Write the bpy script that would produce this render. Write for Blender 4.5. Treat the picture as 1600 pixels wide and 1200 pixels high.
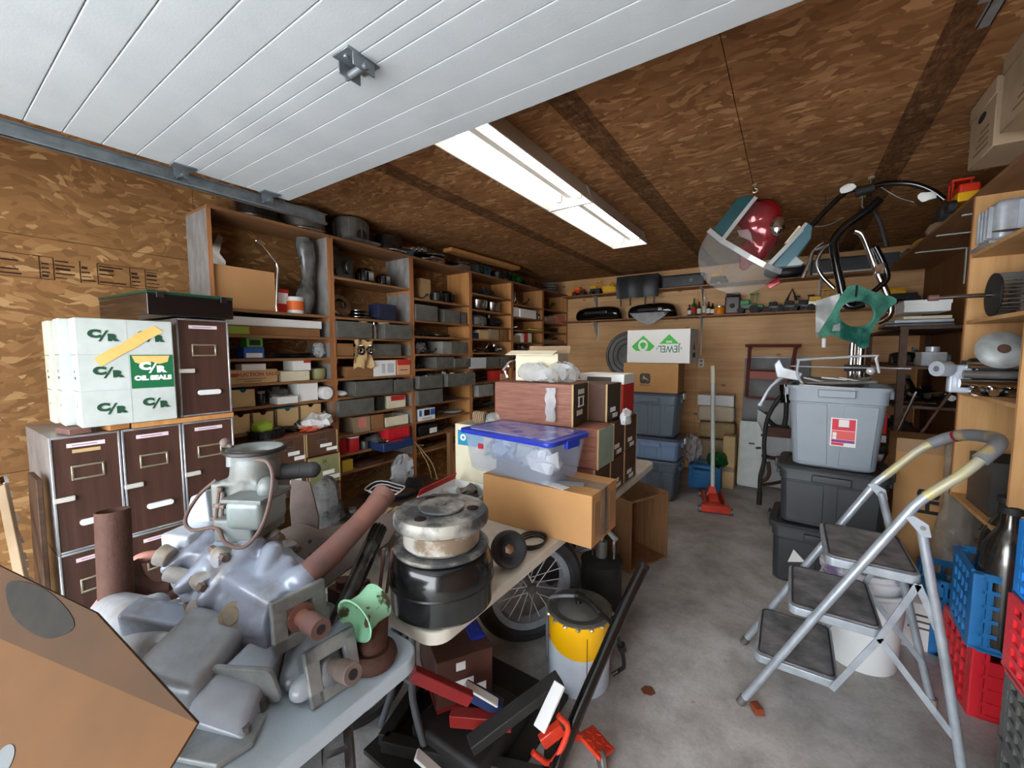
import bpy, bmesh, math, random
from mathutils import Vector as V, Matrix as M, Euler, noise as mnoise
random.seed(11)
for _o in list(bpy.data.objects): bpy.data.objects.remove(_o)
SC = bpy.context.scene
COL = SC.collection
PI = math.pi

# ------------------------------------------------------------------ camera
FPX = 643.0
PITCH = math.atan(50 / FPX)
YAW = math.atan(435 / math.hypot(FPX, 50))
HC = 1.6
cam_d = bpy.data.cameras.new('camera')
cam_d.sensor_width = 36.0
cam_d.lens = FPX / 1600 * 36
cam_d.clip_start = 0.02
cam = bpy.data.objects.new('camera', cam_d)
COL.objects.link(cam)
cam.location = (0, 0, HC)
cam.rotation_euler = (PI / 2 - PITCH, 0, YAW)
SC.camera = cam

# ------------------------------------------------------------------ daylight and exposure
w = bpy.data.worlds.new('overcast_sky')
SC.world = w
w.use_nodes = True
_bg = w.node_tree.nodes['Background']
_bg.inputs[0].default_value = (0.90, 0.95, 1.0, 1)
_bg.inputs[1].default_value = 8.0
SC.view_settings.view_transform = 'Standard'
SC.view_settings.look = 'None'
SC.view_settings.exposure = 0.5
SC.view_settings.gamma = 1.0
SC.view_settings.use_curve_mapping = False
TUBE_STRENGTH = 8.5

# ------------------------------------------------------------------ where a pixel of the 1600 x 1200 photograph lies in the room
_f = V((-math.sin(YAW) * math.cos(PITCH), math.cos(YAW) * math.cos(PITCH), -math.sin(PITCH)))
_r = V((math.cos(YAW), math.sin(YAW), 0))
_u = _r.cross(_f)
_C = V((0, 0, HC))
def ray(x, y): return _f + _r * ((x - 800) / FPX) - _u * ((y - 600) / FPX)
def onx(x, y, X): d = ray(x, y); return _C + d * (X / d.x)
def ony(x, y, Y): d = ray(x, y); return _C + d * (Y / d.y)
def onz(x, y, Z): d = ray(x, y); return _C + d * ((Z - HC) / d.z)

# ------------------------------------------------------------------ materials
MATS = {}
def _new(name):
    m = bpy.data.materials.new(name); m.use_nodes = True
    nt = m.node_tree
    return m, nt, nt.nodes, nt.links, nt.nodes['Principled BSDF']
def _coord(ns, ls, stretch=(1, 1, 1), rot=(0, 0, 0)):
    tc = ns.new('ShaderNodeTexCoord'); mp = ns.new('ShaderNodeMapping')
    mp.inputs['Scale'].default_value = stretch; mp.inputs['Rotation'].default_value = rot
    ls.new(tc.outputs['Object'], mp.inputs[0])
    return mp.outputs[0]
def _noise(ns, ls, vec, scale, detail=4, rough=.55, dist=0):
    n = ns.new('ShaderNodeTexNoise'); n.inputs['Scale'].default_value = scale
    n.inputs['Detail'].default_value = detail; n.inputs['Roughness'].default_value = rough
    n.inputs['Distortion'].default_value = dist
    ls.new(vec, n.inputs['Vector']); return n.outputs['Fac']
def _ramp(ns, ls, fac, stops):
    r = ns.new('ShaderNodeValToRGB'); e = r.color_ramp.elements
    while len(e) < len(stops): e.new(.5)
    for k, (p, c) in enumerate(stops):
        e[k].position = p; e[k].color = (*c[:3], 1)
    ls.new(fac, r.inputs[0]); return r.outputs[0]
def _mix(ns, ls, a, b, fac, mode='MIX'):
    n = ns.new('ShaderNodeMix'); n.data_type = 'RGBA'; n.blend_type = mode
    for s, v in ((n.inputs[6], a), (n.inputs[7], b)):
        if isinstance(v, tuple): s.default_value = (*v[:3], 1)
        else: ls.new(v, s)
    if isinstance(fac, (int, float)): n.inputs[0].default_value = fac
    else: ls.new(fac, n.inputs[0])
    return n.outputs[2]
def _bump(ns, ls, bsdf, h, strength, dist=.01):
    b = ns.new('ShaderNodeBump'); b.inputs['Strength'].default_value = strength; b.inputs['Distance'].default_value = dist
    ls.new(h, b.inputs['Height']); ls.new(b.outputs[0], bsdf.inputs['Normal'])
def lin(c):  # sRGB 0-255 to linear
    return tuple(((v / 255) / 12.92 if v <= 10 else (((v / 255) + .055) / 1.055) ** 2.4) for v in c)
def mat(name, rgb, rough=.5, metal=0.0, rgb2=None, vs=9, amt=.5, stretch=(1, 1, 1), bump=0, bs=None, trans=0, alpha=1, ior=1.45, coat=0, emis=0, lo=.35, hi=.7):
    """plain surface with a second tone worked in as blotches or streaks"""
    if name in MATS: return MATS[name]
    m, nt, ns, ls, b = _new(name)
    c = lin(rgb)
    b.inputs['Roughness'].default_value = rough; b.inputs['Metallic'].default_value = metal
    b.inputs['Base Color'].default_value = (*c, 1)
    if rgb2 is not None or bump:
        vec = _coord(ns, ls, stretch)
        n1 = _noise(ns, ls, vec, vs, 5, .6)
        if rgb2 is not None:
            ls.new(_ramp(ns, ls, n1, [(lo, c), (hi, lin(rgb2))]), b.inputs['Base Color'])
        if bump:
            n2 = _noise(ns, ls, vec, bs or vs * 4, 3, .6)
            _bump(ns, ls, b, n2, bump)
    if trans: b.inputs['Transmission Weight'].default_value = trans; b.inputs['IOR'].default_value = ior
    if rough >= .8: b.inputs['Specular IOR Level'].default_value = .15
    if alpha < 1: b.inputs['Alpha'].default_value = alpha
    if coat: b.inputs['Coat Weight'].default_value = coat; b.inputs['Coat Roughness'].default_value = .08
    if emis:
        b.inputs['Emission Color'].default_value = (*c, 1); b.inputs['Emission Strength'].default_value = emis
    MATS[name] = m
    return m

def osb(name, tones, swap=False, dark=None, band=None):
    """oriented strand board: two layers of flakes; band = (axis, centres, half width) of printed edge strips"""
    m, nt, ns, ls, b = _new(name)
    b.inputs['Roughness'].default_value = .72
    b.inputs['Specular IOR Level'].default_value = .3
    base = _coord(ns, ls)
    wob = ns.new('ShaderNodeTexNoise'); wob.inputs['Scale'].default_value = 3.0; wob.inputs['Detail'].default_value = 2
    ls.new(base, wob.inputs['Vector'])
    add = ns.new('ShaderNodeVectorMath'); add.operation = 'MULTIPLY_ADD'
    add.inputs[1].default_value = (.22, .22, .22)
    ls.new(wob.outputs['Color'], add.inputs[0]); ls.new(base, add.inputs[2])
    outs = []
    for k, (st, rz) in enumerate([((13, 27, 27), .12), ((16, 30, 30), -.65), ((15, 32, 32), 1.0), ((12, 36, 36), -.2)]):
        mp = ns.new('ShaderNodeMapping')
        sx = st if not swap else (st[1], st[0], st[2])
        if swap == 'yz': sx = (st[1], st[0], st[2])
        mp.inputs['Scale'].default_value = sx
        r = (rz, 0, 0) if swap == 'yz' else (0, 0, rz)
        mp.inputs['Rotation'].default_value = r
        mp.inputs['Location'].default_value = (k * 3.1, k * 1.7, k * .9)
        ls.new(add.outputs[0], mp.inputs[0])
        vo = ns.new('ShaderNodeTexVoronoi'); vo.inputs['Scale'].default_value = 1.0
        ls.new(mp.outputs[0], vo.inputs['Vector'])
        sep = ns.new('ShaderNodeSeparateColor'); ls.new(vo.outputs['Color'], sep.inputs[0])
        outs.append((sep.outputs[0], sep.outputs[1]))
    cur = _ramp(ns, ls, outs[0][0], [(0, tones[0]), (.4, tones[1]), (.75, tones[2]), (1, tones[3])])
    for k, th in ((1, .45), (2, .62), (3, .72)):
        c2 = _ramp(ns, ls, outs[k][0], [(0, tones[0]), (.35, tones[1]), (.8, tones[2]), (1, tones[3])])
        gt = ns.new('ShaderNodeMath'); gt.operation = 'GREATER_THAN'; gt.inputs[1].default_value = th
        ls.new(outs[k][1], gt.inputs[0])
        cur = _mix(ns, ls, cur, c2, gt.outputs[0])
    big = _noise(ns, ls, base, 1.3, 4, .6)
    cur = _mix(ns, ls, cur, _ramp(ns, ls, big, [(.3, (.62, .58, .55)), (.62, (1.05, 1.05, 1.05))]), .8, 'MULTIPLY')
    if band:
        axis, centres, hw, length_axis = band
        sep = ns.new('ShaderNodeSeparateXYZ'); ls.new(base, sep.inputs[0])
        tot = None
        for c0 in centres:
            sub = ns.new('ShaderNodeMath'); sub.operation = 'SUBTRACT'; sub.inputs[1].default_value = c0
            ls.new(sep.outputs[axis], sub.inputs[0])
            ab = ns.new('ShaderNodeMath'); ab.operation = 'ABSOLUTE'; ls.new(sub.outputs[0], ab.inputs[0])
            lt = ns.new('ShaderNodeMath'); lt.operation = 'LESS_THAN'; lt.inputs[1].default_value = hw
            ls.new(ab.outputs[0], lt.inputs[0])
            if tot is None: tot = lt.outputs[0]
            else:
                mx = ns.new('ShaderNodeMath'); mx.operation = 'MAXIMUM'
                ls.new(tot, mx.inputs[0]); ls.new(lt.outputs[0], mx.inputs[1]); tot = mx.outputs[0]
        st = [26, 26, 26]; st[length_axis] = 7
        mp = ns.new('ShaderNodeMapping'); mp.inputs['Scale'].default_value = tuple(st); ls.new(base, mp.inputs[0])
        nz = _noise(ns, ls, mp.outputs[0], 2.0, 5, .75)
        pr = _ramp(ns, ls, nz, [(.38, (.16, .13, .11)), (.62, (.62, .58, .55))])
        mul = ns.new('ShaderNodeMath'); mul.operation = 'MULTIPLY'; mul.inputs[1].default_value = dark or .75
        ls.new(tot, mul.inputs[0])
        cur = _mix(ns, ls, cur, pr, mul.outputs[0], 'MULTIPLY')
    ls.new(cur, b.inputs['Base Color'])
    _bump(ns, ls, b, outs[0][1], .25, .002)
    MATS[name] = m
    return m

def grain(name, a, b_, axis=0, rough=.6, scale=3.0, dist=1.2, knots=False, fine=60, coat=0):
    """wood grain running along an axis (0 x, 1 y, 2 z)"""
    m, nt, ns, ls, b = _new(name)
    b.inputs['Roughness'].default_value = rough
    st = [fine * .35] * 3; st[axis] = fine * .018
    vec = _coord(ns, ls, tuple(st))
    n1 = _noise(ns, ls, vec, scale / 3, 6, .65, dist)
    n0 = _noise(ns, ls, _coord(ns, ls), 1.6, 3, .5)
    cur = _ramp(ns, ls, n1, [(.28, lin(b_)), (.72, lin(a))])
    cur = _mix(ns, ls, cur, _ramp(ns, ls, n0, [(.3, (.72, .68, .62)), (.68, (1.06, 1.05, 1.04))]), .8, 'MULTIPLY')
    if knots:
        st2 = [5.0] * 3; st2[axis] = 2.6
        vo = ns.new('ShaderNodeTexVoronoi'); vo.inputs['Scale'].default_value = 1.0
        ls.new(_coord(ns, ls, tuple(st2)), vo.inputs['Vector'])
        k = _ramp(ns, ls, vo.outputs['Distance'], [(.04, (.25, .13, .06)), (.11, (1, 1, 1))])
        cur = _mix(ns, ls, cur, k, .75, 'MULTIPLY')
    ls.new(cur, b.inputs['Base Color'])
    if coat: b.inputs['Coat Weight'].default_value = coat
    _bump(ns, ls, b, n1, .15, .003)
    MATS[name] = m
    return m

def concrete():
    m, nt, ns, ls, b = _new('concrete')
    b.inputs['Roughness'].default_value = .62
    v = _coord(ns, ls)
    big = _noise(ns, ls, v, .9, 6, .62, .6)
    mid = _noise(ns, ls, v, 5, 6, .7)
    fine = _noise(ns, ls, v, 60, 4, .7)
    cur = _ramp(ns, ls, big, [(.34, lin((140, 136, 131))), (.5, lin((180, 178, 175))), (.66, lin((206, 207, 208)))])
    cur = _mix(ns, ls, cur, _ramp(ns, ls, mid, [(.32, (.55, .53, .51)), (.55, (1, 1, 1)), (.74, (1.2, 1.2, 1.2))]), .75, 'MULTIPLY')
    cur = _mix(ns, ls, cur, _ramp(ns, ls, fine, [(.3, (.8, .79, .78)), (.7, (1.1, 1.1, 1.1))]), .7, 'MULTIPLY')
    vo = ns.new('ShaderNodeTexVoronoi'); vo.inputs['Scale'].default_value = 6.5
    ls.new(v, vo.inputs['Vector'])
    cur = _mix(ns, ls, cur, _ramp(ns, ls, vo.outputs['Distance'], [(.03, (.45, .38, .33)), (.07, (1, 1, 1))]), .6, 'MULTIPLY')
    ls.new(cur, b.inputs['Base Color'])
    ls.new(_ramp(ns, ls, mid, [(.35, (.42, .42, .42)), (.6, (.75, .75, .75))]), b.inputs['Roughness'])
    _bump(ns, ls, b, fine, .2, .004)
    MATS['concrete'] = m
    return m

# ------------------------------------------------------------------ mesh building
def ax(o, z=(0, 0, 1), x=None):
    z = V(z).normalized()
    if x is None: x = V((1, 0, 0)) if abs(z.x) < .9 else V((0, 1, 0))
    x = V(x); x = (x - z * x.dot(z)).normalized(); y = z.cross(x)
    return M(((x.x, y.x, z.x, o[0]), (x.y, y.y, z.y, o[1]), (x.z, y.z, z.z, o[2]), (0, 0, 0, 1)))
def rz(a): return M.Rotation(a, 4, 'Z')
def rx(a): return M.Rotation(a, 4, 'X')
def ry(a): return M.Rotation(a, 4, 'Y')
def tr(*p): return M.Translation(V(p if len(p) == 3 else p[0]))
def smooth_path(pts, k=6, closed=False):
    P = [V(p) for p in pts]; n = len(P); out = []
    rng = range(n if closed else n - 1)
    for i in rng:
        p0 = P[(i - 1) % n] if closed or i > 0 else P[0] * 2 - P[1]
        p1 = P[i]; p2 = P[(i + 1) % n]
        p3 = P[(i + 2) % n] if closed or i + 2 < n else p2 * 2 - p1
        for j in range(k):
            t = j / k
            out.append(.5 * ((2 * p1) + (p2 - p0) * t + (2 * p0 - 5 * p1 + 4 * p2 - p3) * t * t + (3 * p1 - p0 - 3 * p2 + p3) * t ** 3))
    if not closed: out.append(P[-1])
    return out
class MB:
    def __init__(s, T=None):
        s.bm = bmesh.new(); s.T = T or M.Identity(4)
    def v(s, p): return s.bm.verts.new(s.T @ V(p))
    def f(s, vs):
        try: return s.bm.faces.new(vs)
        except ValueError: return None
    def box(s, c, size, R=None):
        R = (M.Translation(V(c)) @ R.to_4x4()) if R is not None else M.Translation(V(c))
        h = V(size) * .5
        q = [s.v(R @ V((a * h.x, b * h.y, d * h.z))) for d in (-1, 1) for b in (-1, 1) for a in (-1, 1)]
        for i in ((0, 2, 3, 1), (4, 5, 7, 6), (0, 1, 5, 4), (1, 3, 7, 5), (3, 2, 6, 7), (2, 0, 4, 6)): s.f([q[k] for k in i])
        return s
    def mm(s, a, b):  # box from two corners
        a, b = V(a), V(b); return s.box((a + b) / 2, (abs(b.x - a.x), abs(b.y - a.y), abs(b.z - a.z)))
    def hexa(s, q):
        q = [s.v(p) for p in q]  # bottom 0-3 ring, top 4-7 ring
        for i in ((3, 2, 1, 0), (4, 5, 6, 7), (0, 1, 5, 4), (1, 2, 6, 5), (2, 3, 7, 6), (3, 0, 4, 7)): s.f([q[k] for k in i])
        return s
    def loft(s, rings, closed=True, cap=True):
        R = [[s.v(p) for p in r] for r in rings]; n = len(R[0])
        for a, b in zip(R, R[1:]):
            for i in range(n if closed else n - 1): s.f([a[i], a[(i + 1) % n], b[(i + 1) % n], b[i]])
        if cap and closed: s.f(R[0][::-1]); s.f(R[-1])
        return s
    def cyl(s, p0, p1, r0, r1=None, n=16, cap=True):
        p0, p1 = V(p0), V(p1); A = ax(p0, p1 - p0); L = (p1 - p0).length; r1 = r0 if r1 is None else r1
        return s.loft([[A @ V((r * math.cos(2 * PI * i / n), r * math.sin(2 * PI * i / n), z)) for i in range(n)] for r, z in ((r0, 0), (r1, L))], cap=cap)
    def lathe(s, prof, A=None, n=24, cap=True, a0=0, a1=2 * PI):
        A = A or M.Identity(4); full = abs(a1 - a0 - 2 * PI) < 1e-6
        k = n if full else n + 1
        rings = [[A @ V((max(r, 1e-4) * math.cos(a0 + (a1 - a0) * i / n), max(r, 1e-4) * math.sin(a0 + (a1 - a0) * i / n), z)) for i in range(k)] for r, z in prof]
        return s.loft(rings, closed=full, cap=cap and full)
    def tube(s, pts, r, n=8, closed=False, sm=0):
        P = smooth_path(pts, sm, closed) if sm else [V(p) for p in pts]
        m = len(P); rr = r if isinstance(r, (list, tuple)) else [r] * m
        if len(rr) != m: rr = [rr[min(len(rr) - 1, int(i * len(rr) / m))] for i in range(m)]
        rings = []; px = None
        for i in range(m):
            if closed: d = P[(i + 1) % m] - P[i - 1]
            else: d = P[min(i + 1, m - 1)] - P[max(i - 1, 0)]
            if d.length < 1e-9: d = V((0, 0, 1))
            A = ax(P[i], d, px); px = A.to_3x3() @ V((1, 0, 0))
            rings.append([A @ V((rr[i] * math.cos(2 * PI * k / n), rr[i] * math.sin(2 * PI * k / n), 0)) for k in range(n)])
        if closed:
            rings.append(rings[0]); return s.loft(rings, cap=False)
        return s.loft(rings)
    def prism(s, poly, h, A=None):
        A = A or M.Identity(4)
        return s.loft([[A @ V((x, y, z)) for x, y in poly] for z in (0, h)])
    def ball(s, c, r, n=12, R=None):
        r = V((r, r, r)) if isinstance(r, (int, float)) else V(r)
        A = M.Translation(V(c)) @ (R.to_4x4() if R is not None else M.Identity(4))
        m = max(4, n // 2)
        return s.loft([[A @ V((r.x * math.sin(PI * (j + .02) / (m + .04)) * math.cos(2 * PI * i / n), r.y * math.sin(PI * (j + .02) / (m + .04)) * math.sin(2 * PI * i / n), -r.z * math.cos(PI * (j + .02) / (m + .04)))) for i in range(n)] for j in range(m + 1)])
    def sheet(s, rows, th=0):  # grid of points, thickness along local normal is left to solidify
        R = [[s.v(p) for p in r] for r in rows]
        for a, b in zip(R, R[1:]):
            for i in range(len(a) - 1): s.f([a[i], a[i + 1], b[i + 1], b[i]])
        return s
    def open_box(s, c, size, t=.004, floor=True):  # open-topped box, c is the base centre
        x, y, z = size; c = V(c)
        s.box(c + V((0, 0, t / 2)), (x, y, t))
        for sx in (-1, 1): s.box(c + V((sx * (x / 2 - t / 2), 0, z / 2)), (t, y, z))
        for sy in (-1, 1): s.box(c + V((0, sy * (y / 2 - t / 2), z / 2)), (x - 2 * t, t, z))
        return s
    def jit(s, a, sc=8, seed=0):  # crumple
        for v_ in s.bm.verts:
            v_.co += mnoise.noise_vector(v_.co * sc + V((seed, seed * 2.3, 0))) * a
        return s
    def build(s, name, m, parent=None, bevel=0, seg=2, smooth=True, ang=38, sub=0, solid=0, remesh=0, T=None, lab=None):
        bm = s.bm
        bmesh.ops.recalc_face_normals(bm, faces=bm.faces)
        if bevel:
            es = [e for e in bm.edges if len(e.link_faces) == 2 and e.calc_face_angle(0) > math.radians(35)]
            if es: bmesh.ops.bevel(bm, geom=es, offset=bevel, segments=seg, profile=.6, affect='EDGES', clamp_overlap=True)
        me = bpy.data.meshes.new(name); bm.to_mesh(me); bm.free()
        if m is not None: me.materials.append(m)
        o = bpy.data.objects.new(name, me); COL.objects.link(o)
        if T is not None: o.matrix_world = T
        if remesh:
            rm = o.modifiers.new('r', 'REMESH'); rm.mode = 'VOXEL'; rm.voxel_size = remesh
            sm = o.modifiers.new('s', 'SMOOTH'); sm.iterations = 4; sm.factor = .6
        if solid: md = o.modifiers.new('t', 'SOLIDIFY'); md.thickness = solid; md.offset = 0
        if sub: md = o.modifiers.new('u', 'SUBSURF'); md.levels = sub; md.render_levels = sub
        if remesh or solid or sub:
            dg = bpy.context.evaluated_depsgraph_get()
            me2 = bpy.data.meshes.new_from_object(o.evaluated_get(dg))
            o.modifiers.clear(); o.data = me2; bpy.data.meshes.remove(me); me = me2; me.name = name
        if smooth:
            me.shade_smooth()
            if not remesh: me.set_sharp_from_angle(angle=math.radians(ang))
            if bevel and seg > 1 and not (sub or solid or remesh):
                nv = [V((0, 0, 0)) for _ in me.vertices]
                for p_ in me.polygons:
                    wn = p_.normal * p_.area
                    for k in p_.vertices: nv[k] += wn
                me.normals_split_custom_set_from_vertices([n_.normalized() if n_.length > 0 else V((0, 0, 1)) for n_ in nv])
        if parent is not None: o.parent = parent
        if lab: o['label'] = lab
        return o
def thing(name, label, cat, loc=(0, 0, 0), rot=0, group=None, T=None):
    o = bpy.data.objects.new(name, None); COL.objects.link(o); o.empty_display_size = .1
    if T is not None: o.matrix_world = T
    else: o.location = loc; o.rotation_euler = (0, 0, rot)
    o['label'] = label; o['category'] = cat
    if group: o['group'] = group
    return o
def tag(o, label, cat, group=None):
    o['label'] = label; o['category'] = cat
    if group: o['group'] = group
    return o
def struct(o): o['kind'] = 'structure'; return o
def twin(o, parent=None, T=None):
    c = o.copy(); COL.objects.link(c); c.parent = parent
    if T is not None: c.matrix_basis = T
    return c
_fc = {}
def text(s, size, A, m, parent=None, name='lettering', ext=.0006, bold=0, sx=1.0, shear=0, align='CENTER'):
    cu = bpy.data.curves.new(name, 'FONT'); cu.body = s; cu.size = size; cu.extrude = ext; cu.offset = bold
    cu.align_x = align; cu.align_y = 'CENTER'; cu.shear = shear; cu.resolution_u = 3
    o = bpy.data.objects.new(name, cu); COL.objects.link(o)
    dg = bpy.context.evaluated_depsgraph_get()
    me = bpy.data.meshes.new_from_object(o.evaluated_get(dg))
    bpy.data.objects.remove(o); bpy.data.curves.remove(cu)
    me.materials.clear(); me.materials.append(m); me.name = name
    me.transform(A @ M.Diagonal((sx, 1, 1, 1)))
    o = bpy.data.objects.new(name, me); COL.objects.link(o)
    if parent is not None: o.parent = parent
    return o
# facing frames: local x to the right of the reader, y up, z out of the face
FACE_PX = M(((0, 0, 1, 0), (1, 0, 0, 0), (0, 1, 0, 0), (0, 0, 0, 1)))     # seen from +x
FACE_NY = M(((1, 0, 0, 0), (0, 0, -1, 0), (0, 1, 0, 0), (0, 0, 0, 1)))    # seen from -y
FACE_NX = M(((0, 0, -1, 0), (-1, 0, 0, 0), (0, 1, 0, 0), (0, 0, 0, 1)))   # seen from -x
# ================================================================== shared materials
T_OSB = [lin((92, 60, 30)), lin((132, 90, 47)), lin((166, 118, 66)), lin((204, 160, 104))]
osb_ceiling = osb('osb_ceiling', [lin((136, 93, 56)), lin((154, 108, 67)), lin((170, 122, 78)), lin((204, 158, 110))], band=(0, [-2.1, -.885, .46], .068, 1), dark=.9)
osb_wall = osb('osb_wall', [lin((122, 86, 48)), lin((136, 97, 56)), lin((150, 109, 66)), lin((182, 144, 96))], swap='yz')
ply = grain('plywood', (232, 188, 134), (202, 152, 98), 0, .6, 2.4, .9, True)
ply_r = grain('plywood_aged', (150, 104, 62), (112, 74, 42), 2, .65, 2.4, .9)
ply_gold = grain('plywood_golden', (222, 176, 118), (196, 146, 90), 2, .55, 2.4, .8, True)
shelf_wood = grain('shelf_wood', (164, 118, 78), (124, 86, 54), 1, .6, 2.6)
edge_wood = grain('edge_wood', (196, 136, 88), (152, 98, 58), 2, .6, 2.6)
bright_wood = grain('bright_wood', (214, 158, 96), (184, 122, 66), 2, .6, 2.6)
grey_board = mat('grey_board', (150, 148, 145), .75, rgb2=(112, 106, 100), vs=14, stretch=(1, 1, .35), bump=.1)
dark_wood = grain('dark_wood', (92, 62, 40), (60, 40, 26), 1, .65, 2.6)
crate_wood = grain('crate_wood', (166, 122, 82), (116, 80, 50), 2, .7, 2.8)
concrete()
door_white = mat('door_white', (206, 212, 214), .45, rgb2=(196, 203, 206), vs=5, bump=.05, bs=120)
galv = mat('galvanised', (150, 158, 162), .42, .75, rgb2=(118, 126, 130), vs=14)
steel_bright = mat('steel_bright', (200, 202, 204), .22, 1, rgb2=(150, 152, 155), vs=12)
chrome = mat('chrome', (226, 228, 230), .08, 1)
chrome_worn = mat('chrome_worn', (205, 205, 203), .22, 1, rgb2=(140, 138, 134), vs=10)
steel_dark = mat('steel_dark', (88, 87, 85), .35, .9, rgb2=(52, 51, 50), vs=9)
steel_grey = mat('steel_grey', (132, 131, 127), .45, .6, rgb2=(98, 96, 92), vs=8)
bin_grey = mat('bin_grey', (112, 112, 106), .5, .25, rgb2=(88, 88, 82), vs=9)
bin_light = mat('bin_light', (158, 158, 152), .5, .25, rgb2=(128, 128, 122), vs=9)
black_plastic = mat('black_plastic', (24, 24, 26), .35)
black_gloss = mat('black_gloss', (14, 14, 16), .12, coat=.6)
black_matte = mat('black_matte', (28, 27, 27), .65, rgb2=(44, 43, 42), vs=10)
rubber = mat('rubber', (38, 38, 40), .7, rgb2=(58, 58, 60), vs=12, bump=.15)
leather = mat('black_leather', (26, 27, 29), .42, rgb2=(46, 47, 50), vs=18, bump=.15)
white_paint = mat('white_paint', (200, 207, 203), .42, rgb2=(182, 189, 183), vs=7)
white_plastic = mat('white_plastic', (226, 227, 226), .4)
white_paper = mat('white_paper', (236, 236, 232), .8)
cream = mat('cream_card', (230, 222, 196), .75, rgb2=(212, 202, 172), vs=5)
cardboard = mat('cardboard', (192, 146, 98), .85, rgb2=(182, 136, 88), vs=4, bump=.05, bs=60)
cardboard_dark = mat('cardboard_dark', (150, 108, 70), .85, rgb2=(132, 94, 60), vs=5)
cardboard_tan = mat('cardboard_tan', (202, 172, 126), .85, rgb2=(184, 154, 108), vs=5)
cardboard_grey = mat('cardboard_grey', (164, 142, 116), .85, rgb2=(146, 124, 98), vs=5)
tape_clear = mat('tape_clear', (196, 176, 150), .15, alpha=.45)
red_paint = mat('red_paint', (150, 30, 32), .4, rgb2=(118, 24, 26), vs=8)
red_plastic = mat('red_plastic', (206, 36, 48), .38)
red_card = mat('red_card', (194, 40, 34), .7)
red_tank = mat('red_tank', (150, 8, 26), .16, .3, coat=1)
blue_crate_m = mat('blue_plastic', (42, 122, 184), .4, rgb2=(34, 104, 164), vs=5)
blue_bright = mat('blue_crate_bright', (26, 124, 206), .4)
blue_lid_m = mat('blue_lid', (36, 58, 178), .3)
blue_card = mat('blue_card', (40, 92, 172), .65)
teal_card = mat('teal_card', (44, 122, 132), .7)
green_card = mat('green_card', (90, 172, 66), .6)
lime = mat('lime', (150, 176, 50), .6)
green_toy = mat('green_toy', (32, 132, 52), .4)
dark_green = mat('dark_green_plastic', (18, 92, 40), .35, rgb2=(10, 58, 26), vs=9)
yellow_toy = mat('yellow_toy', (240, 180, 20), .42)
orange_toy = mat('orange_toy', (238, 140, 24), .42)
yellow_paint = mat('yellow_paint', (252, 190, 8), .35)
orange_print = mat('orange_print', (228, 104, 36), .6)
red_toy = mat('red_toy', (222, 54, 28), .4)
rust = mat('rust', (88, 58, 46), .75, .2, rgb2=(72, 44, 34), vs=12, bump=.3)
rust_light = mat('rust_pink', (138, 94, 82), .65, .15, rgb2=(112, 88, 84), vs=9, bump=.1)
rust_grey = mat('rusty_grey', (124, 108, 100), .7, .25, rgb2=(96, 84, 78), vs=9, bump=.12)
cast_blue = mat('cast_blue_grey', (156, 165, 182), .33, .2, rgb2=(112, 103, 85), vs=7.5, bump=.12, lo=.48, hi=.72)
cast_dirty = mat('cast_dirty', (150, 138, 118), .6, .1, rgb2=(172, 178, 188), vs=8, bump=.2, lo=.42, hi=.62)
cast_grey = mat('cast_grey', (182, 188, 196), .34, .2, rgb2=(128, 128, 122), vs=6, bump=.12)
cast_pale = mat('cast_pale', (194, 203, 216), .32, .1, rgb2=(168, 172, 178), vs=6, bump=.1)
cast_carb = mat('cast_carburettor', (108, 108, 102), .5, .2, rgb2=(128, 137, 139), vs=8, bump=.15)
flange_grey = mat('flange_grey', (132, 136, 134), .5, .3, rgb2=(176, 180, 180), vs=10)
mint = mat('mint_paint', (150, 206, 168), .5, rgb2=(62, 58, 40), vs=13, lo=.56, hi=.6)
patina = mat('patina_green', (100, 172, 148), .42, rgb2=(28, 90, 80), vs=7, bump=.1, lo=.4, hi=.66)
teal_trim = mat('teal_trim', (16, 62, 66), .3, rgb2=(24, 84, 86), vs=6)
teal_grey = mat('teal_grey', (62, 104, 116), .3)
wood_front = grain('brown_woodgrain_front', (86, 58, 48), (62, 40, 33), 2, .42, 2.6, 1.4)
wood_red = grain('red_woodgrain_paper', (176, 118, 96), (112, 62, 46), 0, .55, 5.5, .3, fine=150)
brown_card = mat('brown_carton', (92, 62, 44), .6, rgb2=(74, 48, 34), vs=6)
olive_card = mat('olive_carton', (134, 134, 92), .6, rgb2=(118, 116, 78), vs=6)
sage_card = mat('sage_card', (160, 180, 164), .65, rgb2=(142, 162, 148), vs=6)
olive_dark = mat('olive_dark_card', (70, 62, 44), .6, rgb2=(56, 48, 34), vs=7)
silver_case = mat('silver_case', (196, 198, 200), .35, .6, rgb2=(150, 152, 154), vs=7)
pink_label = mat('pink_label', (226, 206, 214), .7)
brass = mat('card_frame', (196, 190, 162), .3, .8)
tote_grey = mat('tote_grey', (146, 156, 164), .42, rgb2=(136, 146, 155), vs=3)
tote_blue = mat('tote_blue_grey', (104, 120, 134), .42, rgb2=(96, 111, 125), vs=3)
tote_lid = mat('tote_lid_navy', (62, 70, 92), .42)
tote_sky = mat('tote_sky', (122, 150, 184), .42)
tote_black = mat('tote_black', (54, 57, 60), .45, rgb2=(46, 48, 51), vs=4)
clear_plastic = mat('clear_plastic', (206, 220, 244), .12, alpha=.2)
windshield_m = mat('windshield_acrylic', (178, 180, 176), .12, alpha=.16)
film = mat('plastic_film', (214, 218, 220), .14, rgb2=(180, 184, 186), vs=10, alpha=.42, bump=.3, bs=22)
film_white = mat('white_film', (232, 234, 234), .3, alpha=.85)
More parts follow.
